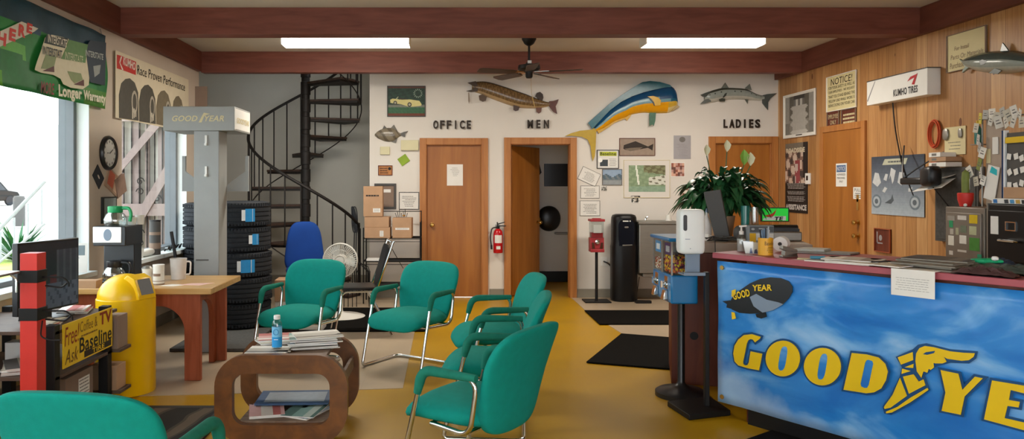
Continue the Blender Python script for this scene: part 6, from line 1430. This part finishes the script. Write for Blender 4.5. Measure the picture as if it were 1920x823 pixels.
# chassis poster
def pos(u, v):
    t = v; return tuple(int(a_*(1-t)+b_*t) for a_, b_ in zip((168, 180, 190), (58, 66, 80)))
r, w, h = rsign('chassis_poster', (1636, 293, 401, 1735, 290, 407), 'grey-blue car suspension poster on the pine wall', 'poster', 'greyd')
m = MB('vc'); m.pic(-w, -h, w, h, -.009, 8, 24, pos); m.colr('#b9bba6'); m.prism([(-w*.55, h*.7), (-w*.45, h*.9), (w*.42, h*.9), (w*.35, h*.7)], -.0105, -.0095); m.colr('#5a5f62'); m.lines(-w*.4, h*.76, w*.3, h*.84, 1, -.011, .7, 2)
m.colr('#c2c6c8')
for pts in ([(-.95, .1), (-.85, .45), (-.7, .42), (-.6, .1), (-.75, -.05)], [(-.5, .2), (-.42, .4), (-.32, .38), (-.38, .15)], [(-.28, .2), (-.2, .6), (-.02, .5), (-.1, .15), (-.15, .05), (-.22, .35)], [(.05, .1), (.12, .45), (.3, .42), (.2, .0)], [(.45, -.1), (.6, -.05), (.55, -.2), (.45, -.2)], [(-.55, -.2), (-.45, -.05), (-.35, -.1), (-.45, -.25)]): m.prism([(x*w, z*h) for x, z in pts], -.0105, -.0095)
for cx_ in (-.78, .68):
    m.colr('#6d7a84'); m.prism(ell(w*.19, h*.24, 24, cx_*w, -.55*h), -.0105, -.0095); m.colr('#a8b2ba'); m.prism(ell(w*.14, h*.17, 24, cx_*w, -.55*h), -.0115, -.0105); m.colr('#5a646c'); m.prism(ell(w*.07, h*.09, 20, cx_*w, -.55*h), -.0125, -.0115)
m.colr('#50585e'); m.prism([(-.45*w, -.6*h), (-.2*w, -.45*h), (-.15*w, -.3*h), (-.1*w, -.5*h), (-.2*w, -.62*h)], -.0105, -.0095); m.build('print', r, smooth=0)
# desk lamp clamp
a = rwp(1738, 333, XR-.2); r = thing('wall_work_lamp', 'black articulated work lamp clamped over the chassis poster', 'lamp', (XR-.2, a[0], a[1]), -PI/2)
m = MB('black'); m.box(-.34, -.03, -.06, -.02, .03, .0); m.build('lamp_body', r, bev=.015); m = MB('black'); m.sup(.085, .06, .085, .5, .6, 20, 12, lambda x, y, z: (x+.05, y, z+.01+.1*x)); m.build('lamp_shade', r)
m = MB('black'); m.tube([(-.34, .0, -.02), (-.42, .05, .12), (-.56, .15, .30)], .007, 6); m.tube([(-.34, 0, -.01), (-.22, .05, .08), (-.04, .17, .22)], .007, 6); m.tube([(.08, 0, -.08), (.09, .17, -.3), (.08, .19, -.85)], .005, 6); m.build('spring_arm', r)
r, w, h = rsign('knotted_plaque', (1642, 428, 474, 1672, 429, 472), 'small brown wooden plaque with silver corner low on the pine wall', 'plaque', 'cherry', .008, 'redw'); m = MB('silv'); m.rect(-w*.75, -h*.3, w*.0, -h*.2, -.0095); m.rect(-w*.75, -h*.3, -w*.62, h*.7, -.0095); m.prism(ell(w*.2, h*.25, 12, -w*.25, h*.2), -.0105, -.0095); m.build('print', r, smooth=0)
a = rwp(1756, 251); r = thing('orange_cord_coil', 'coil of orange cord hung on the pine wall', 'cord', (XR, a[0], a[1]), -PI/2)
M['orange'] = mat('orange_cord', '#c9502a', .6)
m = MB('orange')
for k in range(5): m.tube([((.058+.006*k)*math.cos(t_*PI/12), -.012-.01*(k % 3), (.10+.006*k)*math.sin(t_*PI/12)) for t_ in range(24)], .005, 6, True)
m.build('cord_loops', r)
a = rwp(1752, 307); r = thing('orange_tag', 'orange-red hanging tag left of the grey wall panel', 'tag', (XR, a[0], a[1]), -PI/2); MB('orange').prism([(-.055, -.05), (-.02, -.09), (.055, -.09), (.055, .09), (-.02, .09), (-.02, .0)], -.02, -.004).build('tag_card', r); MB('steel').lathe([(.008, -.025), (.012, -.025), (.012, -.02)], (.02, 0, .07), 10, axis='y', cap=False).build('eyelet', r)
r, w, h = rsign('key_card', (1773, 238, 290, 1812, 237, 290), 'white card with keys taped to the pine wall', 'card', 'paper2'); m = MB('inkg'); m.lines(-w*.7, -h*.7, w*.7, 0, 3, -.0095, .2, 3, .2); m.build('print', r, smooth=0); m = MB('steel'); m.sup(.022, .008, .04, .6, .8, 12, 8, lambda x, y, z: (x+w*.6, y-.017, z+h*.5)); m.sup(.035, .01, .05, .7, .7, 12, 8, lambda x, y, z: (x-w*.8, y-.018, z+h*.5)); m.build('keys', r)
# grey electrical panel
Yp0, Yp1 = rwp(1766, 300)[0], 5.95
r = thing('electrical_panel', 'dark grey metal panel on the pine wall behind the red cactus pot', 'panel', (XR, (Yp0+Yp1)/2, 1.32), -PI/2); w = (Yp0-Yp1)/2
MB('greyd').box(-w, -.06, -.34, w, -.001, .29).build('door_plate', r, bev=.004); m = MB('greymat'); m.box(-w+.02, -.065, -.32, w-.02, -.06, .27); m.build('inner_panel', r, bev=.002)
for i, (z, l_, mm, lb) in enumerate(((1.615, .22, 'paper', 'bottom'), (1.66, .22, 'card', 'middle'), (1.70, .15, 'paper', 'top'))):
    r = thing('parts_box', 'narrow parts box on the grey panel, %s one of the stack' % lb, 'box', (XR-.06, Yp0-.20, z), -PI/2, 'boxes on the grey panel'); MB(mm).box(-.16, -.08, 0, -.16+l_, .055, .038).build('carton', r, bev=.002); MB('inkg').box(-.12, -.081, .01, -.06, -.0802, .03).build('print', r, smooth=0)
m = MB('paper'); m.poly([(-.16, -.0, 0), (.14, -.0, .02), (.16, -.13, -.06), (-.20, -.15, -.10)]); m.poly([(-.16, -.01, .003), (.14, .0, .05), (.13, -.08, .02), (-.12, -.1, 0)]); o = tag(m.build('pinned_sheets', None, (XR-.07, Yp0-.14, 1.50), -PI/2, smooth=0), 'curled white sheets pinned on the grey panel left of the cactus', 'paper'); s_ = o.modifiers.new('s', 'SOLIDIFY'); s_.thickness = .002
# ---- cabinets
CX = 3.70; Q9 = -PI/2
r = thing('taupe_filing_cabinet', 'taupe metal cabinet covered with stickers behind the counter', 'filing cabinet', (CX, 5.53, .004), Q9)
MB('tcab').box(0, 0, 0, .40, .58, 1.30).build('body', r, bev=.006); m = MB('tcab'); m.box(.02, -.012, .80, .38, .002, 1.26); m.build('drawer_front', r, bev=.004); m = MB('tcab'); m.box(.02, -.012, .32, .38, .002, .78); m.build('drawer_front', r, bev=.004)
for k, (x0, z0_, x1, z1_, c_) in enumerate(((.27, 1.19, .35, 1.25, '#d8b81c'), (.27, 1.11, .34, 1.17, '#b9bb94'), (.27, 1.0, .37, 1.09, '#4d8a3a'), (.17, 1.04, .24, 1.10, '#e4e0d6'), (.05, 1.02, .11, 1.09, '#e2ddd0'), (.06, 1.15, .10, 1.20, '#2f9a66'), (.35, .93, .39, .98, '#2c9c78'), (.15, 1.21, .24, 1.24, '#d6cfc6'), (.18, 1.12, .24, 1.17, '#6f7a66'), (.13, 1.10, .16, 1.15, '#a9a88c'), (.07, 1.1, .105, 1.14, '#bcb4a8'), (.06, .95, .10, .98, '#d6cfc8'), (.15, .98, .24, .995, '#cfc8bd'), (.04, 1.2, .12, 1.235, '#9d968c'))):
    m = MB('vc'); m.colr(c_); m.box(x0, -.0135, z0_, x1, -.012, z1_); m.build('sticker', r, smooth=0)
r = thing('black_filing_cabinet', 'glossy black filing cabinet at the right edge behind the counter', 'filing cabinet', (CX, 5.10, .004), Q9)
MB('bcab').box(.01, 0, 0, .46, .58, 1.33).build('body', r, bev=.006)
MB('steel').box(-.004, -.004, .0, .008, .3, 1.335).build('side_edge', r)
for z0_, z1_ in ((.96, 1.29), (.64, .94), (.32, .62), (.03, .30)):
    d = MB('bcab'); d.box(.02, -.014, z0_, .44, .002, z1_); dd = d.build('drawer_front', r, bev=.004); zc = (z0_+z1_)/2
    hd = MB('chrome'); hd.tube(rpath([(.15, -.014, zc-.03), (.15, -.045, zc-.03), (.31, -.045, zc-.03), (.31, -.014, zc-.03)], .015), .008, 8); hd.build('handle', dd)
    lh = MB('chrome'); frame(lh, .045, .03, .006, .006, 0); lh.build('label_holder', dd, (.23, -.014, zc+.065))
m = MB('paper'); m.box(.05, -.0165, 1.13, .12, -.0145, 1.25); m.build('taped_note', r, smooth=0)
# pot with cactus
px_, py_ = 3.80, 5.46
r = thing('cactus_pot', 'red ribbed pot with a tall green cactus on the taupe cabinet', 'potted plant', (px_, py_, 1.306))
MB('red').lathe([(0, 0), (.036, 0), (.05, .05), (.052, .095), (.046, .10), (.044, .09), (0, .088)], n=24).build('pot', r)
MB('leafl').colr('#6b7a3a'); m = MB('vc'); m.colr('#74803c')
m.lathe([(.0, .08), (.024, .08), (.026, .2), (.022, .25), (0, .27)], n=12); m.build('cactus', r)
for i, (dx, dy, hh, mm, lb) in enumerate(((.11, .05, .16, 'card', 'tan'), (.2, .1, .2, 'cardd', 'grey-brown'))):
    pass
m = MB('card'); m.sup(.07, .05, .075, .6, .6, 18, 10, lambda x, y, z: (x, y, z+.076)); tag(m.build('paper_bag', None, (px_+.10, py_-.12, 1.306)), 'crumpled tan paper bag right of the cactus pot', 'bag')
tag(MB('foam').sup(.012, .012, .012, 1, 1, 10, 8, lambda x, y, z: (x, y, z+.012)).build('white_ball', None, (px_-.05, py_-.07, 1.306)), 'tiny white ball at the foot of the red pot', 'ball')
# hutch on the black cabinet
HZ = 1.338
r = thing('parts_tray', 'shallow printed box lid on top of the black filing cabinet', 'tray', (CX+.02, 5.10, HZ), Q9); MB('paper').box(.01, 0, 0, .44, .30, .035).build('tray', r, bev=.003)
m = MB('vc')
for k in range(7): m.colr(['#2f6fb0', '#e8e8e4', '#3a4046', '#4f95c4', '#c9a24a', '#2a2c30', '#dfe2e2'][k]); m.prism([(.03+.05*k, .004), (.065+.05*k, .004), (.06+.05*k, .03), (.025+.05*k, .028)], -.0015, -.0005)
m.build('print', r, smooth=0)
tag(MB('card').box(-.0, 0, 0, .22, .2, .075).build('flat_carton', None, (CX+.10, 5.09, HZ+.036), Q9, bev=.003), 'low tan carton on the tray on the black filing cabinet', 'box')
r = thing('key_board', 'tall tan board with clipboards, tags and edge light painted white above the black cabinet', 'board', (CX+.14, 5.31, HZ-.02), Q9)
MB('beigel').box(0, 0, .0, .155, .02, .63).build('backboard', r, bev=.003)
m = MB('vcg'); m.colr('#173a66'); m.box(.163, -.01, 0, .18, .02, .52); m.colr('#e6eef2'); m.box(.18, -.01, 0, .192, .02, .52); o = m.build('edge_strip', r)  # white strip paints the light beside the dark blue bar
m = MB('paper'); m.box(.07, -.006, .36, .125, -.001, .48); m.build('clipboard_sheet', r, bev=.002)
m = MB('paper'); m.T = Matrix.Translation((.07, -.008, .16)) @ Matrix.Rotation(math.radians(12), 4, 'Y'); m.box(-.055, -.004, -.12, .055, 0, .12); m.use('vc').colr('#1fb8c4'); m.prism([(-.03, .07), (.04, .06), (.035, .10), (-.02, .115)], -.0055, -.004); m.build('clipboard_sheet', r)
m = MB('paper2'); m.box(.01, -.004, .30, .05, -.001, .40); m.build('note', r)
MB('greyd').box(.2, .0, 0, .46, .02, .50).build('tag_panel', r, bev=.002)
m = MB('gold'); m.box(.2, -.012, .43, .40, -.001, .47); m.build('yellow_strip', r)
rd = random.Random(5)
for k in range(16):
    x = .215+.055*(k % 4)+rd.uniform(-.005, .005); z = .06+.09*(k//4)+rd.uniform(-.01, .01); m = MB('paper'); m.T = Matrix.Translation((x+.015, -.004, z)) @ Matrix.Rotation(rd.uniform(-.5, .5), 4, 'Y'); m.box(-.018, -.004, -.02, .018, 0, .02); m.build('hanging_tag', r, smooth=0)
# cluster of price cards over and beside the board
rd = random.Random(9)
spots_ = [(1848, 215), (1860, 212), (1870, 219), (1880, 210), (1891, 216), (1902, 209), (1912, 214), (1858, 226), (1872, 229), (1886, 228), (1900, 227), (1916, 229), (1838, 222), (1830, 240), (1834, 262), (1836, 276), (1842, 286), (1836, 308), (1838, 324), (1830, 340), (1843, 338), (1818, 322), (1816, 345)]
XK = 3.82
def kp(px, py, X=XK): Y = X*F/(px-VX); return (X, Y, EYE+(VY-py)*Y/F)
for k, (px, py) in enumerate(spots_):
    m = MB('vc'); m.colr(rd.choice(['#d9d6cc', '#c8c6c0', '#e6e3da', '#b9b8b2', '#cfc9b8']) if k not in (17, 12) else ('#7f8a44' if k == 17 else '#d8c84a'))
    m.T = Matrix.Rotation(rd.uniform(-.5, .5), 4, 'Y'); w_ = rd.uniform(.02, .03); h_ = rd.uniform(.03, .045); m.box(-w_, -.002, -h_, w_, .002, h_); m.colr('#6a6864'); m.rect(-w_*.6, -h_*.3, w_*.6, -h_*.1, -.0025); m.rect(-w_*.5, h_*.2, w_*.4, h_*.35, -.0025)
    od = ['leftmost', 'second from left', 'third from left', 'fourth from left', 'fifth from left', 'sixth from left', 'rightmost']; oc = ['first', 'second', 'third', 'fourth', 'fifth', 'sixth', 'seventh', 'eighth', 'lowest']
    if k < 7: lb = 'small price card, %s in the upper row over the tan key board' % od[k]
    elif k < 12: lb = 'small price card, %s in the lower row over the tan key board' % (od[k-7] if k < 11 else 'rightmost')
    elif k == 12: lb = 'yellow price card at the top left corner of the tan key board'
    elif k == 17: lb = 'olive price card left of the tan key board'
    else: lb = 'small price card, %s down the left side of the tan key board' % oc[k-13 if k < 17 else k-14]
    tag(m.build('price_card', None, kp(px, py), Q9+rd.uniform(-.4, .4), smooth=0), lb, 'card', ('price cards over the key board' if k < 12 else 'price cards left of the key board') if k not in (12, 17) else None)
m = MB('steel'); a_ = kp(1842, 224, XK+.01); b_ = kp(1935, 218, XK+.01); b_ = (b_[0], b_[1], a_[2]); m.tube([a_, b_], .006, 6); m.tube([a_, (a_[0], a_[1], 1.31)], .006, 6); tag(m.build('hook_rail', None), 'thin steel rail that holds the price cards', 'rail')
r = thing('glue_bottle', 'teal spray bottle with yellow cap left of the tan board', 'bottle', kp(1834, 270, 3.86), Q9)
m = MB('vcg'); m.colr('#2f7c74'); m.lathe([(0, 0), (.022, 0), (.024, .02), (.024, .10), (.012, .13), (0, .13)], n=16); m.build('body', r); m = MB('gold'); m.lathe([(0, .13), (.012, .13), (.012, .17), (0, .172)], n=12); m.build('cap', r)
tag(MB('steel').box(-.04, -.03, -.006, .04, .435, 0).build('wall_ledge', None, (kp(1834, 270, 3.86)[0], kp(1834, 270, 3.86)[1], kp(1834, 270, 3.86)[2]-.001), Q9), 'small steel ledge under the teal spray bottle', 'ledge')
# ================================================================ ON THE BACK CABINET
def onC(px, Y): return (at(px, Y), Y)
px_, py_ = at(1352, 5.95), 5.93
def leaf2(mb, b0, c0, t0, wd):
    n = 9; b0, c0, t0 = Vector(b0), Vector(c0), Vector(t0); prev = None; h = (t0-b0); h.z = 0
    if h.length < .01: h = Vector((1, 0, 0))
    sd = Vector((-h.y, h.x, 0)).normalized()
    for i in range(n+1):
        t = i/n; p = b0*(1-t)**2+c0*2*t*(1-t)+t0*t*t
        w_ = .003 if t < .42 else max(wd*math.sin((t-.38)/.62*PI)**.75, .002) if t < 1 else .001
        cur = (mb.V(p-sd*w_+Vector((0, 0, w_*.4))), mb.V(p), mb.V(p+sd*w_+Vector((0, 0, w_*.4))))
        if prev: mb.face([prev[0], prev[1], cur[1], cur[0]]); mb.face([prev[1], prev[2], cur[2], cur[1]])
        prev = cur
r = thing('peace_lily', 'large peace lily with dark drooping leaves and cream flowers on the beige-topped cabinet', 'potted plant', (px_, py_, TZ+.004))
m = MB('card'); m.lathe([(0, 0), (.075, 0), (.10, .17), (.095, .17), (.07, .01), (0, .01)], n=24); o = m.build('pot', r); o['label'] = 'pale wrapped pot'
m = MB('leaf'); rd = random.Random(4)
for k in range(330):
    az = rd.random()*2*PI; el = math.asin(rd.uniform(-.12, .97)); q = rd.uniform(.72, 1.0) if k % 3 else rd.uniform(.4, .8)
    hx_ = (.43 if abs(math.cos(az)) > .6 else .33)*q*math.cos(el)**.8; tz = .22+.34*q*math.sin(el)-.05*math.cos(el)
    b0 = (rd.uniform(-.06, .06), rd.uniform(-.06, .06), .15); t0 = (hx_*math.cos(az), hx_*math.sin(az), tz)
    c0 = (t0[0]*.62, t0[1]*.62, max(tz, .2)+.10+.12*math.cos(el))
    leaf2(m, b0, c0, t0, rd.uniform(.022, .036))
m.build('foliage', r, smooth=60)
for fpx, fpy, s_, mm in ((1325, 284, .75, 'spathe'), (1363, 276, .8, 'spathe'), (1395, 298, 1.05, 'leafl'), (1407, 301, .9, 'spathe')):
    x_ = at(fpx, 5.93)-px_; z_ = zat(fpy, 5.93)-TZ; m = MB('leaf'); m.tube([(x_*.2, 0, .15), (x_*.7, 0, z_*.7), (x_, 0, z_-.05*s_)], .004, 6); m.build('flower_stalk', r)
    m = MB(mm); R_ = .036*s_; pts = [(0, -.055*s_), (R_*.7, -.02*s_), (R_, .02*s_), (R_*.5, .05*s_), (0, .07*s_), (-R_*.5, .05*s_), (-R_, .02*s_), (-R_*.7, -.02*s_)]
    c_ = m.V((x_, .012, z_)); ring = [m.V((x_+a_, -.015*abs(a_)/R_, z_+b_)) for a_, b_ in pts]
    for i in range(8): m.face([c_, ring[i], ring[(i+1) % 8]])
    m.build('flower', r)
def slabthing(): pass
# tilted monitor seen from behind
r = thing('tilted_monitor', 'dark grey back of a leaning flat panel in front of the plant', 'monitor', (at(1346, 5.60), 5.60, TZ+.004), math.radians(-28))
m = MB('greyd'); m.prism([(-.02, 0.02), (.085, .035), (.02, .38), (-.10, .36), (-.095, .33)], -.02, .02); m.build('casing', r, bev=.004); m = MB('black'); m.prism([(-.06, 0), (.08, 0), (.06, .03), (-.03, .03)], -.05, .08); m.build('foot', r, bev=.003)
r = thing('cleaning_bottle', 'translucent white squeeze bottle left of the leaning panel', 'bottle', (at(1325, 5.66), 5.66, TZ+.001)); MB('milky').lathe([(0, 0), (.035, 0), (.036, .11), (.01, .19), (.008, .21), (0, .21)], n=18).build('body', r); MB('dgrey').lathe([(0, .21), (.012, .21), (.006, .24), (0, .24)], n=12).build('nozzle', r)
m = MB('greyd'); rd = random.Random(3)
for k in range(9):
    x0_ = rd.uniform(-.14, .0); m.tube([(x0_, rd.uniform(-.06, .04), .006+.004*k), (x0_+.06, rd.uniform(-.08, .03), .02+.006*(k % 4)), (x0_+.13, rd.uniform(-.06, .05), .012+.006*(k % 3)), (x0_+.22, rd.uniform(-.06, .04), .01+.003*k)], .0045, 5)
m.tube([(-.10, -.07, .03), (-.11, -.16, .02), (-.11, -.168, -.1)], .0035, 5)
tag(m.build('cable_tangle', None, (at(1352, 5.52), 5.50, TZ+.002)), 'tangle of grey cables on the beige cabinet top', 'cables')
m = MB('paper'); m.prism([(-.05, 0), (.05, 0), (.03, .02), (-.045, .05)], -.05, .05); tag(m.build('crumpled_bag', None, (at(1341, 5.5), 5.62, TZ+.002), .3), 'crumpled white plastic beside the leaning panel', 'plastic bag')
def vase(px, Y, pr, mm, label, z=TZ+.001, name='glass_vase', cat='vase'): return tag(MB(mm).lathe(pr, n=20).build(name, None, (at(px, Y), Y, z)), label, cat)
M['tealg'] = mat('teal_glass', '#127a70', .15, spec=.6, alpha=.9)
vase(1397, 5.62, [(0, 0), (.035, 0), (.03, .06), (.032, .26), (.028, .26), (.026, .02), (0, .01)], 'tealg', 'tall teal glass vase behind the battery boxes')
vase(1414, 5.66, [(0, 0), (.035, 0), (.036, .25), (.032, .25), (.032, .02), (0, .01)], 'clear', 'tall clear glass vase right of the teal vase')
tag(MB('greyd').sup(.06, .05, .06, .8, .8, 16, 10, lambda x, y, z: (x, y, z+.061)).build('dark_bag', None, (at(1386, 5.55), 5.50, TZ+.001)), 'small dark bag below the teal vase', 'bag')
# boxes with yellow corner
by = 5.36; r = thing('battery_box', 'grey and white printed box with yellow corner behind the pen cup', 'box', (at(1428, by), by, TZ+.001), -.1)
m = MB('vc'); m.colr('#8f9496'); m.box(-.085, 0, 0, .085, .12, .125); m.build('carton', r, bev=.002); m = MB('vc'); m.colr('#e8b818'); m.rect(-.083, .003, -.04, .07, -.001); m.colr('#dcdcd6'); m.rect(-.038, .02, .083, .07, -.001); m.colr('#55595a'); m.rect(-.083, .078, .083, .12, -.001); m.colr('#a9adad'); m.prism(ell(.012, .008, 12, -.06, .1), -.002, -.001); m.rect(-.02, .1, .04, .108, -.0015); m.build('print', r, smooth=0)
# green lit sign
gy = 5.75; r = thing('green_tyre_sign', 'small bright green sign with red swoosh in black frame', 'sign', (at(1453, gy), gy, TZ+.19), -.05)
M['litg'] = mat('bright_green_panel', '#22c43a', .4, emit=.25)
m = MB('black'); frame(m, .105, .055, .007, .03, .02); m.box(-.10, .0, -.05, .10, .02, .05); m.build('frame', r, bev=.002); m = MB('litg'); m.box(-.098, -.004, -.048, .098, 0, .048); m.build('panel', r); m = MB('vc'); m.colr('#cc3a24'); m.prism([(-.085, -.01), (-.02, .008), (.01, .04), (-.005, .0), (-.03, -.025)], -.006, -.0045); m.colr('#e8e8e0'); m.prism([(-.09, -.045), (.08, -.045), (.08, -.012), (-.02, -.012), (-.09, -.03)], -.006, -.0045); m.colr('#14160f'); m.text('TE', -.005, -.046, .06, -.016, -.007, .15, .04); m.build('print', r, smooth=0)
r = thing('cash_printer', 'grey receipt printer with dark roller below the green sign', 'printer', (at(1466, 5.62), 5.62, TZ+.001), -.1); MB('dgrey2' if False else 'steel').box(-.12, -.08, 0, .12, .1, .07).build('case', r, bev=.01); m = MB('black'); m.cyl((-.12, 0, .09), (.11, 0, .09), .028, 14); m.box(-.12, -.05, .065, .11, .06, .09); m.build('roller_cover', r)
# ================================================================ ON THE COUNTER TOP
def C2(px, py, z=KZ):      # point on the counter top plane seen at the pixel
    Y = (EYE-z)*F/(py-VY); return ((px-VX)*Y/F, Y, z+.001)
def ct(u, v): p = CO+CD*u+CN*v; return (p.x, p.y, KZ+.001)
CNb = CN
r = thing('pump_bottle', 'clear hand sanitizer bottle with white pump on the counter end', 'bottle', (at(1390, 4.80), 4.80, KZ+.001))
m = MB('clear'); m.lathe([(0, 0), (.026, 0), (.028, .005), (.028, .09), (.022, .105), (.012, .11), (0, .11)], n=20); m.build('body', r); m = MB('milky'); m.lathe([(0, .003), (.025, .003), (.025, .08), (0, .08)], n=18); m.build('gel_fill', r); m = MB('white'); m.lathe([(0, .11), (.014, .11), (.014, .13), (.006, .135), (.005, .16), (0, .16)], n=14); m.tube([(-.014, 0, .162), (.03, -.01, .165)], .006, 6); m.build('pump', r)
r = thing('card_holder', 'clear stand with white and blue cards beside the pen cup', 'card holder', (at(1412, 4.62), 4.64, KZ+.001), -.15); MB('clear').prism([(-.04, 0), (.045, 0), (.045, .075), (-.055, .08)], -.004, .03).build('holder', r); m = MB('paper'); m.prism([(-.036, .003), (.04, .003), (.042, .07), (-.05, .075)], .004, .007); m.use('vc').colr('#2c4a80'); m.prism([(-.012, .003), (.006, .003), (.0, .035), (-.008, .035)], .002, .0035); m.prism([(.014, .003), (.036, .003), (.03, .03), (.018, .026)], .002, .0035); m.build('cards', r)
r = thing('pen_cup', 'yellow round Baseline cup full of pens on the counter', 'pen cup', (at(1438, 4.55), 4.57, KZ+.001))
M['ycup'] = mat('amber_yellow_plastic', '#e3a82a', .4, var=.03)
MB('ycup').lathe([(0, 0), (.043, 0), (.043, .105), (.039, .105), (.038, .01), (0, .01)], n=30).build('cup', r)
m = MB('ink'); T0 = MB('ink'); T0.text('Baseline', -.03, .062, .04, .085, 0); T0.lines(-.02, .015, .038, .055, 4, 0, .25, 6, .2); T0.v = [(.0436*math.sin((x+.008)/.0436), -.0436*math.cos((x+.008)/.0436), z) for x, y, z in T0.v]; T0.build('lettering', r, smooth=0)
rd = random.Random(8)
for k in range(13):
    a_ = rd.random()*2*PI; q = rd.uniform(.005, .03); m = MB('vc'); m.colr(rd.choice(['#8d98a2', '#c9cdd0', '#39424c', '#5f7a98', '#aab4bc', '#2c2f33'])); m.tube([(q*math.cos(a_)*.6, q*math.sin(a_)*.6, .015), (q*math.cos(a_)*1.15, q*math.sin(a_)*1.15, rd.uniform(.15, .178))], .0045, 7); m.build('pen', r)
r = thing('paper_roll', 'white paper tape roll lying on a small machine behind the stapler', 'paper roll', (at(1469, 4.75), 4.78, KZ+.004), math.radians(-35)); m = MB('paper'); m.lathe([(.012, -.045), (.045, -.045), (.045, .045), (.012, .045)], (0, 0, .05), 30, axis='y', cap=False); m.build('roll', r); m = MB('black'); m.lathe([(.012, -.0455), (.012, .0455)], (0, 0, .05), 16, axis='y'); m.build('core', r)
r = thing('stapler', 'silver grey stapler on the counter before the paper roll', 'stapler', (at(1482, 4.42), 4.44, KZ+.001), math.radians(18)); m = MB('steel'); m.prism([(-.06, .05), (-.055, .07), (.05, .045), (.055, .03), (-.02, .035)], -.014, .014); m.build('lever', r, bev=.003); m = MB('steel'); m.prism([(-.06, .0), (-.06, .012), (-.045, .012), (-.04, .04), (.05, .026), (.05, .016), (0, .012), (.05, .010), (.055, 0)], -.016, .016); m.build('base', r, bev=.003)
m = MB('vc'); m.colr('#8d8a84'); m.slab([(-.14, -.06), (.20, -.09), (.26, .05), (-.06, .10)], 0, .012); m.colr('#b9bab2'); m.slab([(-.12, -.04), (.06, -.05), (.1, .08), (-.05, .10)], .012, .028); tag(m.build('binder', None, (at(1528, 4.68), 4.70, KZ+.001), -.45, bev=.002), 'open grey binder lying on the counter right of the stapler', 'binder')
tag(MB('vc').colr('#4d8fa8').tube([(-.035, 0, .012), (.04, 0, .012)], .011, 10).build('teal_marker', None, (at(1537, 4.22), 4.25, KZ+.003), -.3), 'teal marker lying on the counter', 'marker')
tag(MB('paper2').box(-.05, -.03, 0, .05, .03, .006).build('notepad', None, (at(1518, 4.27), 4.30, KZ+.001), -.5, bev=.001), 'small cream notepad left of the teal marker', 'notepad')
# catalogues
def catal(px, Y, rz, w, d, t, cols, label, z=0, grp='catalogues on the counter'):
    o = mag((at(px, Y), Y, KZ+.001+z), rz, w, d, t, cols, label, grp, int(px), name='catalogue', pg='#857d70' if 'brown' in label else '#e6e2da')
    return o
ca = CA+PI
catal(1585, 4.16, CA+.1, .34, .25, .008, PAL[0], 'wide open white catalogue at the left of the counter papers')
catal(1640, 4.02, CA-.05, .40, .27, .007, PAL[5], 'long white catalogue in the middle of the counter papers', .009)
catal(1600, 4.12, CA+.25, .28, .2, .006, PAL[3], 'beige catalogue lying on the open white catalogue', .017)
BR = [['#7d7264', '#8d8374', '#6a6256'], ['#5c5a56', '#77736c', '#48474a'], ['#8a8070', '#6d6658', '#9a9182']]
for k, (px, Y, a_, lb) in enumerate(((1745, 3.84, .05, 'bottom'), (1752, 3.87, -.12, 'second from bottom'), (1748, 3.85, .02, 'third from bottom'), (1760, 3.88, -.18, 'fourth from bottom'), (1765, 3.9, .1, 'topmost'))):
    catal(px, Y, CA+a_, .30, .24, .009, BR[k % 3], 'brown-grey catalogue, %s of the stack in the middle of the counter' % lb, .0097*k, 'brown catalogues on the counter')
tag(MB('ink').tube([(-.04, 0, 0), (.04, 0, .002)], .004, 6).build('black_pen', None, (at(1645, 3.97), 3.95, KZ+.0235), -.2), 'black pen lying on the white catalogues', 'pen')
def cloth(px, Y, sx, sy, hh, c_, label, rz, seed):
    m_ = MB('vc'); m_.colr(c_); n = 16; rd = random.Random(seed); f1, f2 = rd.uniform(2, 4), rd.uniform(2, 4)
    ids = [[m_.V((sx*(i/n-.5), sy*(j/n-.5), (hh*(.45+.55*abs(math.sin(i*f1*.3+j*.5+seed)*math.cos(j*f2*.35-i*.2)))*math.sin(PI*min(max(i/n, .03), .97))**.5*math.sin(PI*min(max(j/n, .03), .97))**.5))) for i in range(n+1)] for j in range(n+1)]
    for j in range(n):
        for i in range(n): m_.face([ids[j][i], ids[j][i+1], ids[j+1][i+1], ids[j+1][i]])
    lo = m_.P([(sx*(-.5), -sy*.5, 0), (sx*.5, -sy*.5, 0), (sx*.5, sy*.5, 0), (-sx*.5, sy*.5, 0)]); m_.face(lo[::-1])
    return tag(m_.build('folded_cloth', None, (at(px, Y), Y, KZ+.001), CA+rz, smooth=70), label, 'cloth', 'cloths on the counter')
cloth(1850, 3.75, .40, .26, .045, '#6d6f66', 'crumpled grey shop cloth right of the brown catalogues', .1, 1)
cloth(1848, 3.55, .26, .12, .05, '#543c3c', 'crumpled maroon cloth at the front counter edge', .0, 2)
cloth(1905, 3.62, .30, .2, .05, '#47544e', 'dark green folded cloth at the right end of the visible counter', -.1, 3)
cloth(1868, 3.98, .18, .12, .05, '#2f3c52', 'small navy cloth behind the grey one', .3, 4)
r = thing('green_glove', 'bright green rag with white tag on the cloth pile', 'rag', (at(1850, 3.78), 3.78, KZ+.036), -.4); m = MB('vc'); m.colr('#17a06c'); m.sup(.07, .03, .014, .8, .7, 18, 8, lambda x, y, z: (x, y+.01*math.sin(x*60), z+.01)); m.build('rag', r); MB('paper').sup(.016, .014, .012, .8, .8, 10, 6, lambda x, y, z: (x+.03, y-.02, z+.025)).build('tag', r)
